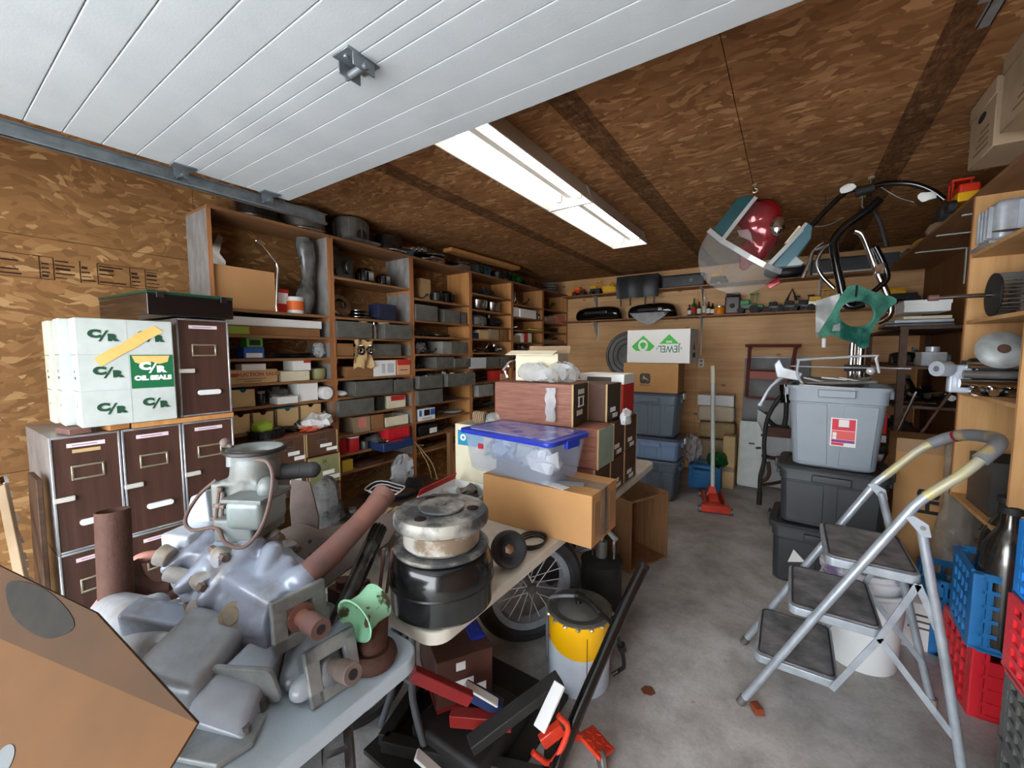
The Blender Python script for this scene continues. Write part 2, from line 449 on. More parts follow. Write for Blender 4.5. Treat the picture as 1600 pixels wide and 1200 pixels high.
film_dark = mat('dark_film', (66, 66, 66), .18, rgb2=(120, 120, 118), vs=9, alpha=.85, bump=.4, bs=20)
bubble = mat('bubble_film', (150, 142, 128), .08, rgb2=(196, 190, 178), vs=12, alpha=.42, bump=.8, bs=40, lo=.45, hi=.66)
alu = mat('aluminium', (172, 180, 188), .36, .4, rgb2=(146, 152, 158), vs=12)
alu_yellow = mat('aluminium_taped', (196, 184, 120), .5, .3, rgb2=(160, 160, 156), vs=9)
grip = mat('worn_grip', (112, 116, 120), .6, rgb2=(162, 142, 96), vs=12, lo=.5, hi=.62)
tread = mat('tread_rubber', (74, 76, 78), .65, rgb2=(140, 139, 140), vs=9, bump=.25, bs=90)
table_white = mat('table_plastic', (186, 199, 208), .5, rgb2=(175, 188, 197), vs=3, bump=.08, bs=160)
table_aged = mat('table_plastic_aged', (220, 217, 205), .5, rgb2=(194, 188, 170), vs=5, bump=.08, bs=120)
leg_grey = mat('table_leg_grey', (112, 118, 124), .4, .4)
drum_dark = mat('drum_dark', (22, 23, 24), .2, .1, rgb2=(44, 44, 43), vs=9, coat=.4, lo=.5, hi=.75)
drum_worn = mat('drum_worn_top', (74, 76, 78), .5, .3, rgb2=(172, 168, 158), vs=9, lo=.44, hi=.6)
drum_bare = mat('drum_bare', (206, 202, 192), .45, .25, rgb2=(140, 122, 102), vs=14, lo=.45, hi=.6)
jack_red = mat('jack_red', (214, 62, 36), .4, rgb2=(176, 44, 28), vs=8)
stack_brown = mat('mahogany', (112, 48, 38), .45, rgb2=(88, 36, 28), vs=8)
sheet_grey = mat('sheet_metal', (86, 84, 84), .45, .3, rgb2=(64, 60, 58), vs=3)
spoke_m = mat('spoke_steel', (214, 215, 218), .25, .35)
cloth_tan = mat('sack_tan', (184, 160, 122), .9, rgb2=(150, 122, 84), vs=5)
amber = mat('amber_glass', (90, 44, 18), .1, coat=.5)
glass_clear = mat('clear_glass', (220, 226, 224), .05, alpha=.3)
tube_white = mat('lamp_tube', (255, 248, 240), .3, emis=TUBE_STRENGTH)
lamp_white = mat('lamp_enamel', (205, 203, 196), .35)
ink_green = mat('ink_dark_green', (22, 72, 48), .6)
print_green = mat('print_green', (20, 104, 62), .5)
jewel_green = mat('jewel_green', (70, 190, 74), .6)
ink_black = mat('ink_black', (24, 24, 24), .7)
ink_grey = mat('ink_grey', (92, 84, 74), .8)
ink_red = mat('ink_red', (170, 60, 48), .7)
ink_teal = mat('ink_teal', (30, 140, 176), .7)
yellow_tape = mat('masking_tape', (226, 184, 96), .6, rgb2=(236, 200, 124), vs=12)

# ================================================================== the building
RX0, RX1, RY0, RY1, RZ = -3.30, 1.12, -1.30, 6.0, 2.72
struct(MB().mm((RX0 - .1, RY0 - 2.2, -.12), (RX1 + .1, RY1 + .1, 0)).build('floor', MATS['concrete']))
# ceiling: framing deck with strand-board panels under it
ceil_o = struct(MB().mm((RX0 - .1, RY0 - .1, RZ + .012), (RX1 + .1, RY1 + .1, RZ + .06)).build('ceiling', osb_ceiling))
XE = [RX0, -2.695, -1.475, -.255, .965, RX1]
for i in range(5):
    ye = [RY0, 1.15, 3.59, RY1] if i % 2 else [RY0, 2.37, 4.81, RY1]
    for a, b in zip(ye, ye[1:]):
        MB().mm((XE[i] + .002, a + .002, RZ), (XE[i + 1] - .002, b - .002, RZ + .012)).build('ceiling_panel', osb_ceiling, ceil_o)
wl = struct(MB().mm((RX0 - .08, RY0, 0), (RX0 - .012, RY1, RZ + .012)).build('wall_left', osb_wall))
for a, b in ((RY0, 1.14), (1.14, 3.58), (3.58, RY1)):
    for z0, z1 in ((0, .98), (.98, 2.2), (2.2, RZ)):
        MB().mm((RX0 - .012, a + .0015, z0 + .0015), (RX0, b - .0015, z1 - .0015)).build('wall_panel', osb_wall, wl)
wb = struct(MB().mm((RX0, RY1 + .012, 0), (RX1 + .08, RY1 + .08, RZ + .012)).build('wall_back', ply))
for a, b in ((RX0, -1.04), (-1.04, RX1)):
    for z0, z1 in ((0, 1.45), (1.45, RZ)):
        MB().mm((a + .002, RY1, z0 + .002), (b - .002, RY1 + .012, z1 - .002)).build('wall_panel', ply, wb)
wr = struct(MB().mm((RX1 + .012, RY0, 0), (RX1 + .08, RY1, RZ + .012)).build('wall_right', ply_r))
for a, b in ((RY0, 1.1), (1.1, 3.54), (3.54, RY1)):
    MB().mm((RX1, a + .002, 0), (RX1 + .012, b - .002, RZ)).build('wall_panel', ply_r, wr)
fw = MB()
fw.mm((RX0 - .1, RY0 - .1, 0), (-2.5, RY0, RZ)); fw.mm((.42, RY0 - .1, 0), (RX1 + .1, RY0, RZ)); fw.mm((-2.5, RY0 - .1, 2.42), (.42, RY0, RZ))
struct(fw.build('wall_front', osb_wall))

# stamped lettering and rulings printed across the left wall board
st = thing('board_stamp', 'black ink grade stamp strip printed across the bare strand board wall', 'stamp', (RX0 + .001, .1, 2.0))
mb = MB()
za, zb = 1.985, 2.105
yy = -.62
rs = random.Random(5)
while yy < .93:
    w_ = rs.choice((.05, .07, .1, .14))
    mb.mm((0, yy - .1, za - 2.0), (.0006, yy - .096, zb - 2.0))
    if rs.random() < .75:
        mb.mm((0, yy - .1, zb - 2.003), (.0006, yy - .1 + w_, zb - 2.0)); mb.mm((0, yy - .1, za - 2.0), (.0006, yy - .1 + w_, za - 1.997))
    for k in range(5):
        if rs.random() < .7:
            z_ = za + .012 + k * .022
            mb.mm((0, yy - .1 + .008, z_ - 2.0), (.0006, yy - .1 + .008 + (w_ - .016) * rs.uniform(.4, 1), z_ - 2.0 + rs.choice((.005, .008, .014))))
    yy += w_ + rs.choice((0, 0, .012))
mb.build('ink', mat('stamp_ink', (58, 40, 26), .9), st)

# ------------------------------------------------------------------ overhead door, open
DZ = 2.465
pts = [(40, 180), (100, 203), (158, 226), (212, 242), (260, 260), (282, 266), (304, 272), (344, 282), (382, 294), (422, 306), (452, 314)]
ys = [onz(x, y, DZ).y for x, y in pts]
ys = [ys[0] - .42, ys[0] - .28, ys[0] - .14] + ys
ys = [RY0 + .3 + .12 * k for k in range(40) if RY0 + .3 + .12 * k < ys[0] - .06] + ys
DX0, DX1 = onz(452, 314, DZ).x, .34
door = struct(thing('door_1', 'white ribbed overhead garage door rolled up flat under the ceiling', 'garage door', (0, 0, DZ)))
del door['category']
for a, b in zip(ys, ys[1:]):
    mb = MB(); mb.mm((DX0, a + .0008, 0), (DX1, b - .0008, .04))
    mb.build('door_rib', door_white, door, bevel=min(.0035, (b - a) * .2), seg=2)
MB().mm((DX0 + .003, ys[0] + .002, .012), (DX1 - .003, ys[-1] - .004, .038)).build('door_core', mat('door_groove', (196, 204, 208), .5), door)
# centre hinge
hp = onz(557, 95, DZ)
mb = MB(tr(hp.x, hp.y, 0)); mb.box((0, 0, -.003), (.075, .11, .006)); mb.box((-.034, 0, -.022), (.005, .075, .04)); mb.box((.034, 0, -.022), (.005, .075, .04)); mb.cyl((-.05, 0, -.03), (.05, 0, -.03), .011, n=12)
for sy in (-1, 1): mb.cyl((0, sy * .035, -.012), (0, sy * .035, 0), .008, n=6)
mb.build('hinge', galv, door, bevel=.001, seg=1)
for x, y in ((275, 268), (412, 306)):
    p = onz(x, y, DZ); mb = MB(tr(DX0, p.y, 0))
    mb.box((.03, 0, -.003), (.06, .09, .006)); mb.box((.0, 0, -.02), (.004, .06, .04)); mb.cyl((-.105, 0, -.032), (.03, 0, -.032), .006, n=8); mb.cyl((-.105, 0, -.032), (-.088, 0, -.032), .02, n=16)
    mb.build('roller_bracket', galv, door)

def track(X, y0, y1, flip, label):
    t = thing('door_track', label, 'track', (X, y0, 2.40))
    L = y1 - y0; s = -1 if flip else 1
    mb = MB(); mb.mm((0, 0, 0), (.003 * s, L, .062)); mb.mm((0, 0, 0), (.026 * s, L, .003)); mb.mm((0, 0, .059), (.026 * s, L, .062)); mb.mm((.024 * s, 0, 0), (.026 * s, L, .012))
    mb.build('rail', galv, t)
    for yy in (L - .28, L - 1.35):
        mb = MB(); mb.mm((-.004 * s, yy, .02), (-.001 * s, yy + .035, RZ - 2.40)); mb.mm((-.035 * s, yy, RZ - 2.404), (.0, yy + .035, RZ - 2.40)); mb.build('hanger_strap', galv, t)
    mb = MB(); mb.mm((-.03 * s, 0, .064), (.0, L - .2, .067)); mb.mm((-.003 * s, 0, .03), (0, L - .2, .064)); mb.build('stiffener_angle', galv, t)
pe = onz(508, 352, 2.40)
track(pe.x, RY0 + .25, pe.y, False, 'galvanised overhead door track running along the left side under the white door')
pr = onz(1548, 40, 2.40)
track(pr.x, RY0 + .25, pr.y, True, 'end of galvanised overhead door track at the top right corner of the ceiling')

# ------------------------------------------------------------------ fluorescent fixtures
def fixture(y0, y1, label):
    x0, x1 = -1.475, -1.14; zb = 2.60
    t = thing('fluorescent_fixture', label, 'light', ((x0 + x1) / 2, y0, RZ), group='fluorescent ceiling fixtures')
    L = y1 - y0; w_ = (x1 - x0) / 2; d = zb - RZ
    mb = MB()
    prof = [(-w_, d), (-w_ + .008, d), (-.105, -.03), (.0, -.03), (0.0, -.03), (.105, -.03), (w_ - .008, d), (w_, d), (.12, 0), (-.12, 0)]
    mb.loft([[(x, yy, z) for x, z in prof] for yy in (.004, L - .004)])
    mb.build('housing', lamp_white, t, smooth=False)
    for yy in (0, L - .006):
        mb = MB(); mb.prism([(-w_, d - .002), (w_, d - .002), (.125, 0), (-.125, 0)], .006, M(((1, 0, 0, 0), (0, 0, 1, yy), (0, 1, 0, 0), (0, 0, 0, 1)))); mb.build('end_plate', lamp_white, t, smooth=False)
    mb = MB(); mb.mm((-.022, .01, -.03), (.022, L - .01, -.062)); mb.build('ballast_cover', lamp_white, t, bevel=.004)
    for s in (-1, 1):
        mb = MB(); mb.cyl((s * .075, .04, -.058), (s * .075, L - .04, -.058), .0185, n=14); tb = mb.build('tube', tube_white, t)
        for yy in (.014, L - .034):
            mb = MB(); mb.box((s * .075, yy + .01, -.055), (.034, .018, .052)); mb.build('lamp_holder', white_plastic, t)
fixture(1.43, 2.655, 'white fluorescent ceiling fixture nearest the open overhead door')
fixture(2.665, 3.94, 'white fluorescent ceiling fixture farther from the open door')
# ================================================================== shelving along the left wall
XF = -2.97            # front plane of the shelving
BACK = RX0 + .004
BY = [1.09, 1.90, 2.72, 3.58, 4.41, 5.20, 5.985]
ROWS = [
    [(510, 493), (510, 527), (518, 559), (522, 592), (520, 623), (526, 656)],
    [(520, 431), (520, 494), (524, 527), (524, 557), (527, 592), (526, 622), (527, 651), (526, 683), (533, 712), (534, 740)],
    [(647, 465), (651, 500), (651, 525), (651, 553), (651, 577), (653, 607), (654, 633), (654, 659), (654, 684), (654, 708)],
    [(733, 456), (733, 482), (733, 507), (736, 529), (733, 551), (736, 576), (747, 598), (736, 621), (736, 646), (736, 668)],
    [(801, 474), (801, 494), (801, 515), (801, 534), (801, 554), (801, 573), (801, 594), (801, 614), (801, 636)],
    [(849, 482), (849, 503), (849, 518), (849, 536), (849, 554), (849, 572), (849, 592), (849, 612), (849, 632)],
]
ORD = ['top', 'second', 'third', 'fourth', 'fifth', 'sixth', 'seventh', 'eighth', 'ninth', 'tenth']
UNIT = ['nearest wall unit', 'second wall unit', 'third wall unit', 'fourth wall unit', 'fifth wall unit', 'farthest wall unit']
ZTOP = 2.475
SZ = []
for b in range(6):
    y0, y1 = BY[b] + .003, BY[b + 1] - .003
    grey = b < 2
    u = thing('shelf_unit', ['tall plank shelf unit nearest the door, partly hidden by the brown file drawers',
        'plank shelf unit second from the door, with pale grey inner sides', 'plank shelf unit third from the door along the left wall',
        'plank shelf unit fourth from the door along the left wall', 'plank shelf unit fifth from the door, second from the back wall',
        'plank shelf unit in the far left corner against the back wall'][b], 'shelf unit', ((XF + BACK) / 2, y0, 0), group='plank shelf units along the left wall')
    ox, oy = (XF + BACK) / 2, y0
    def loc(mb_): return mb_
    T0 = tr(-ox, -oy, 0)
    side_m = grey_board if grey else bright_wood
    for k, yy in enumerate((y0, y1 - .019)):
        MB(T0).mm((BACK, yy, 0), (XF - .006, yy + .019, ZTOP)).build('upright', side_m, u)
        MB(T0).mm((XF - .006, yy - .002, 0), (XF, yy + .021, ZTOP)).build('edge_strip', edge_wood, u)
    MB(T0).mm((BACK, y0, ZTOP), (XF + .004, y1, ZTOP + .019)).build('top_board', shelf_wood, u)
    zs = []
    for x, y in ROWS[b]:
        z = onx(x, y, XF).z; zs.append(z)
        MB(T0).mm((BACK, y0 + .019, z - .018), (XF - .002, y1 - .019, z)).build('shelf', shelf_wood, u)
        for yy in (y0 + .0191, y1 - .031):
            MB(T0).mm((BACK + .01, yy, z - .045), (XF - .004, yy + .0118, z - .0182)).build('cleat', edge_wood if grey else bright_wood, u)
    SZ.append(zs)

# ------------------------------------------------------------------ things on the shelves
def _span(b, x0, x1, X, ym):
    return onx(x0, ym, X).y, onx(x1, ym, X).y
def steel_bin(name, label, y0, y1, z, h, X=XF, depth=.27, light=False, frame=True, fill=None, group='grey steel parts bins on the wall shelves'):
    m = bin_light if light else bin_grey
    t = thing(name, label, 'bin', (X, (y0 + y1) / 2, z), group=group)
    w_ = abs(y1 - y0)
    MB().open_box((-depth / 2, 0, .0005), (depth, w_, h), .003).build('body', m, t, bevel=.0015, seg=1)
    if frame and w_ > .09:
        mb = MB(); fw_, fh = min(.07, w_ * .35), min(.05, h * .55)
        for s in (-1, 1):
            mb.box((.0015, s * fw_ / 2, h * .5), (.003, .004, fh)); 
        mb.box((.0015, 0, h * .5 - fh / 2), (.003, fw_, .004)); mb.box((.0015, 0, h * .5 + fh / 2), (.003, fw_, .004))
        mb.build('label_frame', steel_grey, t)
    if fill is not None:
        rs = random.Random(int(y0 * 1000)); mb = MB()
        for k in range(7):
            p = V((-rs.uniform(.03, depth - .03), rs.uniform(-.4, .4) * w_, h - .012 + rs.uniform(-.01, .012)))
            d = V((rs.uniform(-1, 1), rs.uniform(-1, 1), rs.uniform(-.2, .2))).normalized() * rs.uniform(.02, .05)
            d.x *= .5; d.y *= .5
            if rs.random() < .5: mb.cyl(p - d, p + d, rs.uniform(.006, .014), n=8)
            else: mb.box(p, (.03, .03, .012), Euler((rs.random(), rs.random(), rs.random())).to_matrix())
        mb.build('loose_fittings', fill, t)['kind'] = 'stuff'
    return t
def carton(name, label, y0, y1, z, h, m, X=XF - .01, depth=.2, style='closed', band=None, cat='box', group=None, rot=0, inside=None, extra=None):
    t = thing(name, label, cat, (X, (y0 + y1) / 2, z), rot, group)
    w_ = abs(y1 - y0)
    if style == 'closed':
        MB().mm((-depth, -w_ / 2, .0005), (0, w_ / 2, h)).build('body', m, t, bevel=min(.003, h * .1), seg=1)
        MB().mm((-depth, -w_ / 2, h - .0002), (-.0, -.001, h + .0012)).build('flap', m, t)
        MB().mm((-depth, .001, h - .0002), (-.0, w_ / 2, h + .0012)).build('flap', m, t)
    elif style == 'open':
        MB().open_box((-depth / 2, 0, .0005), (depth, w_, h), .004).build('body', m, t)
    elif style == 'notch':
        th = .004; mb = MB()
        mb.box((-depth / 2, 0, .0025), (depth, w_, .004)); mb.box((-depth + th / 2, 0, h / 2), (th, w_, h))
        for s in (-1, 1): mb.box((-depth / 2, s * (w_ / 2 - th / 2), h / 2), (depth, th, h))
        n = 8; r = min(.02, w_ * .16)
        poly = [(-w_ / 2, .0005), (w_ / 2, .0005), (w_ / 2, h), (r, h)] + [(r * math.cos(-PI * k / n), h + r * math.sin(-PI * k / n)) for k in range(1, n)] + [(-r, h), (-w_ / 2, h)]
        mb.prism(poly, th, tr(-th, 0, 0) @ FACE_PX)
        mb.build('body', m, t)
        if inside: MB().mm((-depth + .02, -w_ * .42, .01), (-.03, w_ * .42, h * 1.05)).build('contents', inside, t)
    if band:
        for (a0, a1, c0, c1, bm_) in band:
            MB().mm((0, (a0 - .5) * w_, c0 * h), (.0008, (a1 - .5) * w_, c1 * h)).build('printed_panel', bm_, t)
    if extra: extra(t, w_, h)
    return t
def can(name, label, y, z, r, h, m, X, lid=None, band=None, cat='can', group=None):
    t = thing(name, label, cat, (X, y, z + .0005), group=group)
    MB().lathe([(0, 0), (r * .97, 0), (r, .004), (r, h - .004), (r * .98, h)], n=20).build('body', m, t)
    if lid: MB().lathe([(r * 1.03, 0), (r * 1.06, .002), (r * 1.06, .014), (r * .98, .017), (0, .017)], tr(0, 0, h - .004), n=20).build('lid', lid, t)
    if band: MB().lathe([(r * 1.01, h * band[1]), (r * 1.01, h * band[2])], n=20, cap=False).build('label_band', band[0], t)
    return t
def part_shape(kind, s, rs, m, name, T):
    """one salvaged machine part: housing, bracket, hub, lever, block"""
    mb = MB()
    if kind == 'hub':
        mb.lathe([(0, 0), (s, 0), (s, s * .16), (s * .8, s * .22), (s * .55, s * .3), (s * .5, s * .62), (s * .3, s * .66), (s * .28, s * .3), (0, s * .3)], n=22)
    elif kind == 'cup':
        mb.lathe([(0, 0), (s * .8, 0), (s * .95, s * .3), (s, s * 1.1), (s * .93, s * 1.14), (s * .88, s * .4), (0, s * .2)], n=20)
    elif kind == 'dish':
        mb.lathe([(0, .0), (s * .7, 0), (s, s * .16), (s, s * .22), (s * .95, s * .24), (s * .7, s * .1), (s * .3, s * .2), (0, s * .24)], n=24)
    elif kind == 'housing':
        mb.lathe([(0, 0), (s * .9, 0), (s, s * .12), (s, s * .75), (s * .86, s * .9), (s * .4, s), (0, s * 1.02)], n=20)
        mb.box((s * 1.05, 0, s * .4), (s * .5, s * .7, s * .6)); mb.cyl((0, -s * 1.2, s * .45), (0, s * 1.2, s * .45), s * .25, n=12)
        for k in range(5):
            a = k * 1.25; mb.cyl((s * math.cos(a), s * math.sin(a), 0), (s * math.cos(a), s * math.sin(a), s * .5), s * .12, n=8)
    elif kind == 'block':
        mb.box((0, 0, s * .45), (s * 1.2, s * 1.6, s * .9)); mb.cyl((0, -s * .3, s * .9), (0, -s * .3, s * 1.25), s * .35, n=14); mb.cyl((s * .6, s * .3, s * .5), (s * .95, s * .3, s * .5), s * .28, n=14)
        mb.box((0, s * .8, s * .3), (s * .8, s * .3, s * .6)); mb.cyl((s * .62, -s * .5, s * .25), (s * .72, -s * .5, s * .25), s * .14, n=10)
    elif kind == 'lever':
        mb.tube([(0, -s, .02 + s * .1), (0, -s * .4, s * .35), (s * .2, s * .2, s * .3), (s * .1, s, s * .75)], s * .1, 8, sm=5)
        mb.cyl((-s * .25, -s, s * .18), (s * .25, -s, s * .18), s * .18, n=12); mb.box((s * .1, s, s * .75), (s * .2, s * .35, s * .25)); mb.box((0, -s * .2, s * .06), (s * .6, s * 1.1, s * .12))
    elif kind == 'pile':
        for k in range(9):
            p = V((rs.uniform(-.5, .5) * s, rs.uniform(-1, 1) * s, s * .12 + rs.uniform(0, .35) * s)); d = V((rs.uniform(-1, 1), rs.uniform(-1, 1), rs.uniform(-.25, .25))).normalized() * s * rs.uniform(.2, .5)
            if k % 3: mb.cyl(p - d, p + d, s * rs.uniform(.05, .12), n=8)
            else: mb.lathe([(0, 0), (s * .25, 0), (s * .25, s * .1), (0, s * .12)], ax(p, (rs.uniform(-.6, .6), rs.uniform(-.6, .6), 1)), n=12)
    elif kind == 'rods':
        for k in range(8):
            yy = rs.uniform(-.12, .12) * s; mb.cyl((rs.uniform(-.3, .3) * s, -s + yy, s * .04 + k * s * .03), (rs.uniform(-.3, .3) * s, s + yy, s * .04 + k * s * .03), s * .035, n=6)
    return mb.build(name, m, None, T=T, bevel=s * .03 if kind in ('block',) else 0, seg=1)
PART_NAMES = dict(hub='wheel_hub', cup='metal_cup', dish='metal_dish', housing='gear_housing', block='machine_block', lever='lever_bracket', pile='loose_fittings_pile', rods='rod_bundle')
def blob_bag(name, label, c, r, m, seed=0, cat='bag', group=None, n=20, cr=.35):
    mb = MB(); mb.ball((0, 0, r[2] * .92), r, n)
    for v_ in mb.bm.verts:
        d = mnoise.noise_vector(v_.co * (2.2 / max(r)) + V((seed, 1.7 * seed, .3))) * (min(r) * cr)
        d2 = mnoise.noise_vector(v_.co * (6 / max(r)) + V((seed, 0, seed))) * (min(r) * cr * .4)
        v_.co += d + d2; v_.co.z = max(v_.co.z, 0.001)
    if m in (film, film_dark, film_white, bubble):
        mb.bm.verts.ensure_lookup_table()
        for k in range(len(mb.bm.verts)): v_ = mb.bm.verts[k]; v_.co += mnoise.noise_vector(v_.co * (17 / max(r)) + V((0, seed, 1))) * (min(r) * .26); v_.co.z = max(v_.co.z, .001)
        return tag(mb.build(name, m, None, T=tr(*c), ang=28), label, cat, group)
    o = mb.build(name, m, None, T=tr(*c), ang=60, sub=1)
    return tag(o, label, cat, group)

GB = 'grey steel parts bins on the wall shelves'
def L(desc, b, r): return f'{desc}, {ORD[r]} shelf of the {UNIT[b]}'
def put(b, r, kind, x0, x1, yt, desc, m=None, X=None, z=None, **k):
    zz = SZ[b][r] if z is None else z
    X = XF - .012 if X is None else X
    yb = ROWS[b][r][1]
    ym = (yt + yb) / 2
    y0, y1 = onx(x0, ym, X).y, onx(x1, ym, X).y
    y0 = max(y0, BY[b] + .026) if X < XF else y0
    y1 = min(y1, BY[b + 1] - .026) if X < XF else y1
    h = onx((x0 + x1) / 2, yt, X).z - zz
    up = SZ[b][r - 1] - .02 if r else ZTOP - .01
    if X < XF and z is None: h = min(h, up - zz - .003)
    h = max(h, .025)
    lab = L(desc, b, r)
    if kind == 'bin': return steel_bin('steel_bin', lab, y0, y1, zz, h, X, **k)
    if kind in ('closed', 'open', 'notch'): return carton(k.pop('name', 'carton'), lab, y0, y1, zz, h, m, X, style=kind, **k)
    if kind == 'can': r_ = (y1 - y0) / 2; return can(k.pop('name', 'can'), lab, (y0 + y1) / 2, zz, r_, h, m, X - r_, **k)
    if kind == 'bag': ww = (y1 - y0) / 2; return blob_bag(k.pop('name', 'plastic_bag'), lab, (X - min(.11, ww) - .01, (y0 + y1) / 2, zz), (min(.1, ww), ww * .92, h * .46), m, seed=x0 * .37, **k)
    s = (y1 - y0) / 2
    dims = dict(hub=(1, .66), cup=(1, 1.14), dish=(1, .24), housing=(1.2, 1.02), block=(.95, 1.25), lever=(1.15, .9), pile=(1.2, .55), rods=(1.1, .3))[kind]
    s = min(s / dims[0], max(h, .03) / dims[1] * 1.15, .12 if kind not in ('rods', 'lever', 'pile') else .4)
    T = tr(X - min(.13, s * 1.1 + .01), (y0 + y1) / 2, zz + .001)
    if kind in ('hub', 'cup', 'housing', 'block'): T = T @ M.Diagonal((1, 1, max(.8, min(1.8, h / (s * dims[1]))), 1))
    if kind in ('rods', 'lever', 'pile'):
        T = T @ M.Diagonal((min(1, .12 / s), 1, min(1, h / (s * dims[1])), 1))
    o = part_shape(kind, s, random.Random(x0), m or steel_dark, PART_NAMES[kind], T)
    return tag(o, lab, 'machine part', k.get('group'))

# --- unit 1
def _shelf1():
    b = 0
    put(b, 0, 'open', 333, 430, 419, 'large open cardboard box', cardboard, X=XF - .03, depth=.22)
    z0 = SZ[0][0]
    # chrome bracket plate leaning in the box
    p = onx(338, 400, XF - .12)
    poly = [(-.055, -.12), (.03, -.12), (.05, -.03), (.02, .02), (.055, .12), (.03, .14), (-.01, .07), (-.045, .12), (-.06, .09), (-.02, .0)]
    mb = MB(); mb.prism(poly, .004, FACE_PX @ rz(.1)); mb2 = mb.build('bracket_plate', steel_bright, T=tr(p.x, p.y, p.z), bevel=.001, seg=1)
    tag(mb2, 'polished steel bracket plate sticking up from the cardboard box', 'bracket')
    a, c = onx(350, 410, XF - .14), onx(418, 412, XF - .14)
    mb = MB(); mb.lathe([(.0, -.5), (.12, -.5), (.2, -.4), (.2, .4), (.12, .5), (0, .5)], ax((0, 0, 0), (0, 1, 0)), n=16)
    o = mb.build('rubber_fender', rubber, T=tr(a.x, (a.y + c.y) / 2, z0 + .19) @ M.Diagonal((.38, (c.y - a.y), .34, 1)))
    tag(o, 'rounded black rubber fender piece lying in the cardboard box', 'fender')
    X = XF - .02
    pts = [onx(x, y, X) for x, y in ((401, 376), (408, 382), (425, 403), (433, 415), (433, 440), (432, 476))]
    base = pts[-1]; t = thing('brake_lever', 'long bent chrome lever standing upright beside the cardboard box', 'lever', (base.x, base.y, z0))
    q = [p_ - V((base.x, base.y, z0)) for p_ in pts] + [V((0, 0, .004))]
    MB().tube(q, .008, 10, sm=4).build('arm', chrome, t); MB().ball(q[0], .014, 12).build('end_knob', chrome, t)
    # tall bag
    y0, y1 = onx(463, 420, X - .06).y, onx(490, 420, X - .06).y
    H = onx(476, 372, X - .06).z - z0; rings = []
    for k in range(9):
        f = k / 8; yy = (y0 + y1) / 2 + .05 * math.sin(f * 2.4) - .02; rr = .045 + .012 * math.sin(f * 9)
        rings.append([(X - .08 + rr * math.cos(a_) * (1 + .2 * math.sin(3 * a_ + k)), yy + rr * 1.25 * math.sin(a_), z0 + .001 + H * f) for a_ in [2 * PI * i / 12 for i in range(12)]])
    tag(MB().loft(rings).jit(.01, 14).build('plastic_sleeve', film_dark, ang=70), 'tall crumpled grey plastic sleeve standing behind the white tub', 'plastic sleeve')
    put(b, 0, 'closed', 433, 452, 452, 'small dark red and white box', red_card, X=XF - .1, depth=.08, band=[(.1, .9, .4, .85, white_paper)])
    o = put(b, 0, 'can', 456, 480, 464, 'white plastic tub with orange label', white_plastic, X=XF - .012, band=(orange_print, .2, .75), name='plastic_tub', cat='tub')
    put(b, 1, 'closed', 352, 500, 511, 'long flat brown carton with a green sticker', cardboard_dark, depth=.24, band=[(.02, .22, .1, .9, lime)])
    zc = SZ[0][1] + (onx(430, 511, XF).z - SZ[0][1])
    put(b, 1, 'closed', 352, 503, 498, 'long white wrapped bundle on the flat carton', white_paper, z=zc + .002, depth=.2)
    put(b, 2, 'closed', 381, 413, 543, 'small blue box with white edge', blue_card, depth=.12, band=[(.1, .9, .1, .5, white_paper)])
    zb_ = onx(397, 543, XF).z
    put(b, 2, 'closed', 386, 411, 528, 'green and black box stacked on the blue one', green_card, z=zb_ + .002, depth=.1, band=[(.15, .85, .2, .8, black_plastic)])
    put(b, 2, 'rods', 440, 500, 532, 'bundle of dark metal rods', steel_dark)
    put(b, 2, 'bag', 496, 513, 532, 'small clear plastic bag', film)
    def au(t, w_, h):
        text('AUCTION SALES', h * .36, tr(.0012, .1 * w_, h * .66) @ FACE_PX, ink_red, t, bold=.0006, sx=1.15)
        MB().mm((0, -w_ * .35, h * .33), (.0008, w_ * .25, h * .37)).build('printed_line', ink_grey, t)
        MB().mm((0, -w_ * .2, h * .16), (.0008, w_ * .15, h * .2)).build('printed_line', ink_grey, t)
        MB().mm((0, -w_ * .5, h * .52), (.0008, -w_ * .32, h * .78)).build('printed_word', ink_red, t)
    put(b, 3, 'closed', 356, 434, 578, 'tan carton with red AUCTION SALES lettering', cardboard_tan, depth=.24, extra=au)
    za_ = onx(400, 580, XF).z
    put(b, 3, 'closed', 378, 416, 569, 'small white box on the lettered carton', white_paper, z=za_ + .002, depth=.1)
    put(b, 3, 'closed', 439, 484, 580, 'cream carton', cream, depth=.2)
    zq = onx(461, 580, XF).z
    put(b, 3, 'closed', 458, 486, 562, 'white box with red corner stacked on cream carton', white_paper, z=zq + .002, depth=.14, band=[(.6, 1, .7, 1, red_card)])
    put(b, 3, 'cup', 493, 518, 576, 'shallow greenish enamel bowl', mat('green_enamel', (150, 150, 104), .35))
    put(b, 4, 'notch', 361, 399, 609, 'tan file box holding teal packets', cardboard_tan, inside=teal_card)
    put(b, 4, 'can', 405, 416, 614, 'small dark glass jar', black_gloss, lid=steel_grey, name='jar', cat='jar')
    put(b, 4, 'bag', 424, 461, 598, 'crumpled dark plastic bag', film_dark)
    put(b, 4, 'closed', 434, 466, 620, 'flat white packet at the shelf edge', white_paper, X=XF + .03, depth=.12)
    put(b, 4, 'closed', 466, 497, 599, 'square white box', white_paper, depth=.15)
    p = onx(512, 612, XF + .03); rr = .05
    t = thing('foam_roll', 'round white foam roll poking out at the shelf end', 'roll', (p.x, p.y, SZ[0][4]))
    MB().cyl((-.2, 0, rr), (0, 0, rr), rr, n=22).build('roll', white_plastic, t, bevel=.012); MB().cyl((-.01, 0, rr), (.001, 0, rr), rr * .3, n=14).build('core', white_paper, t)
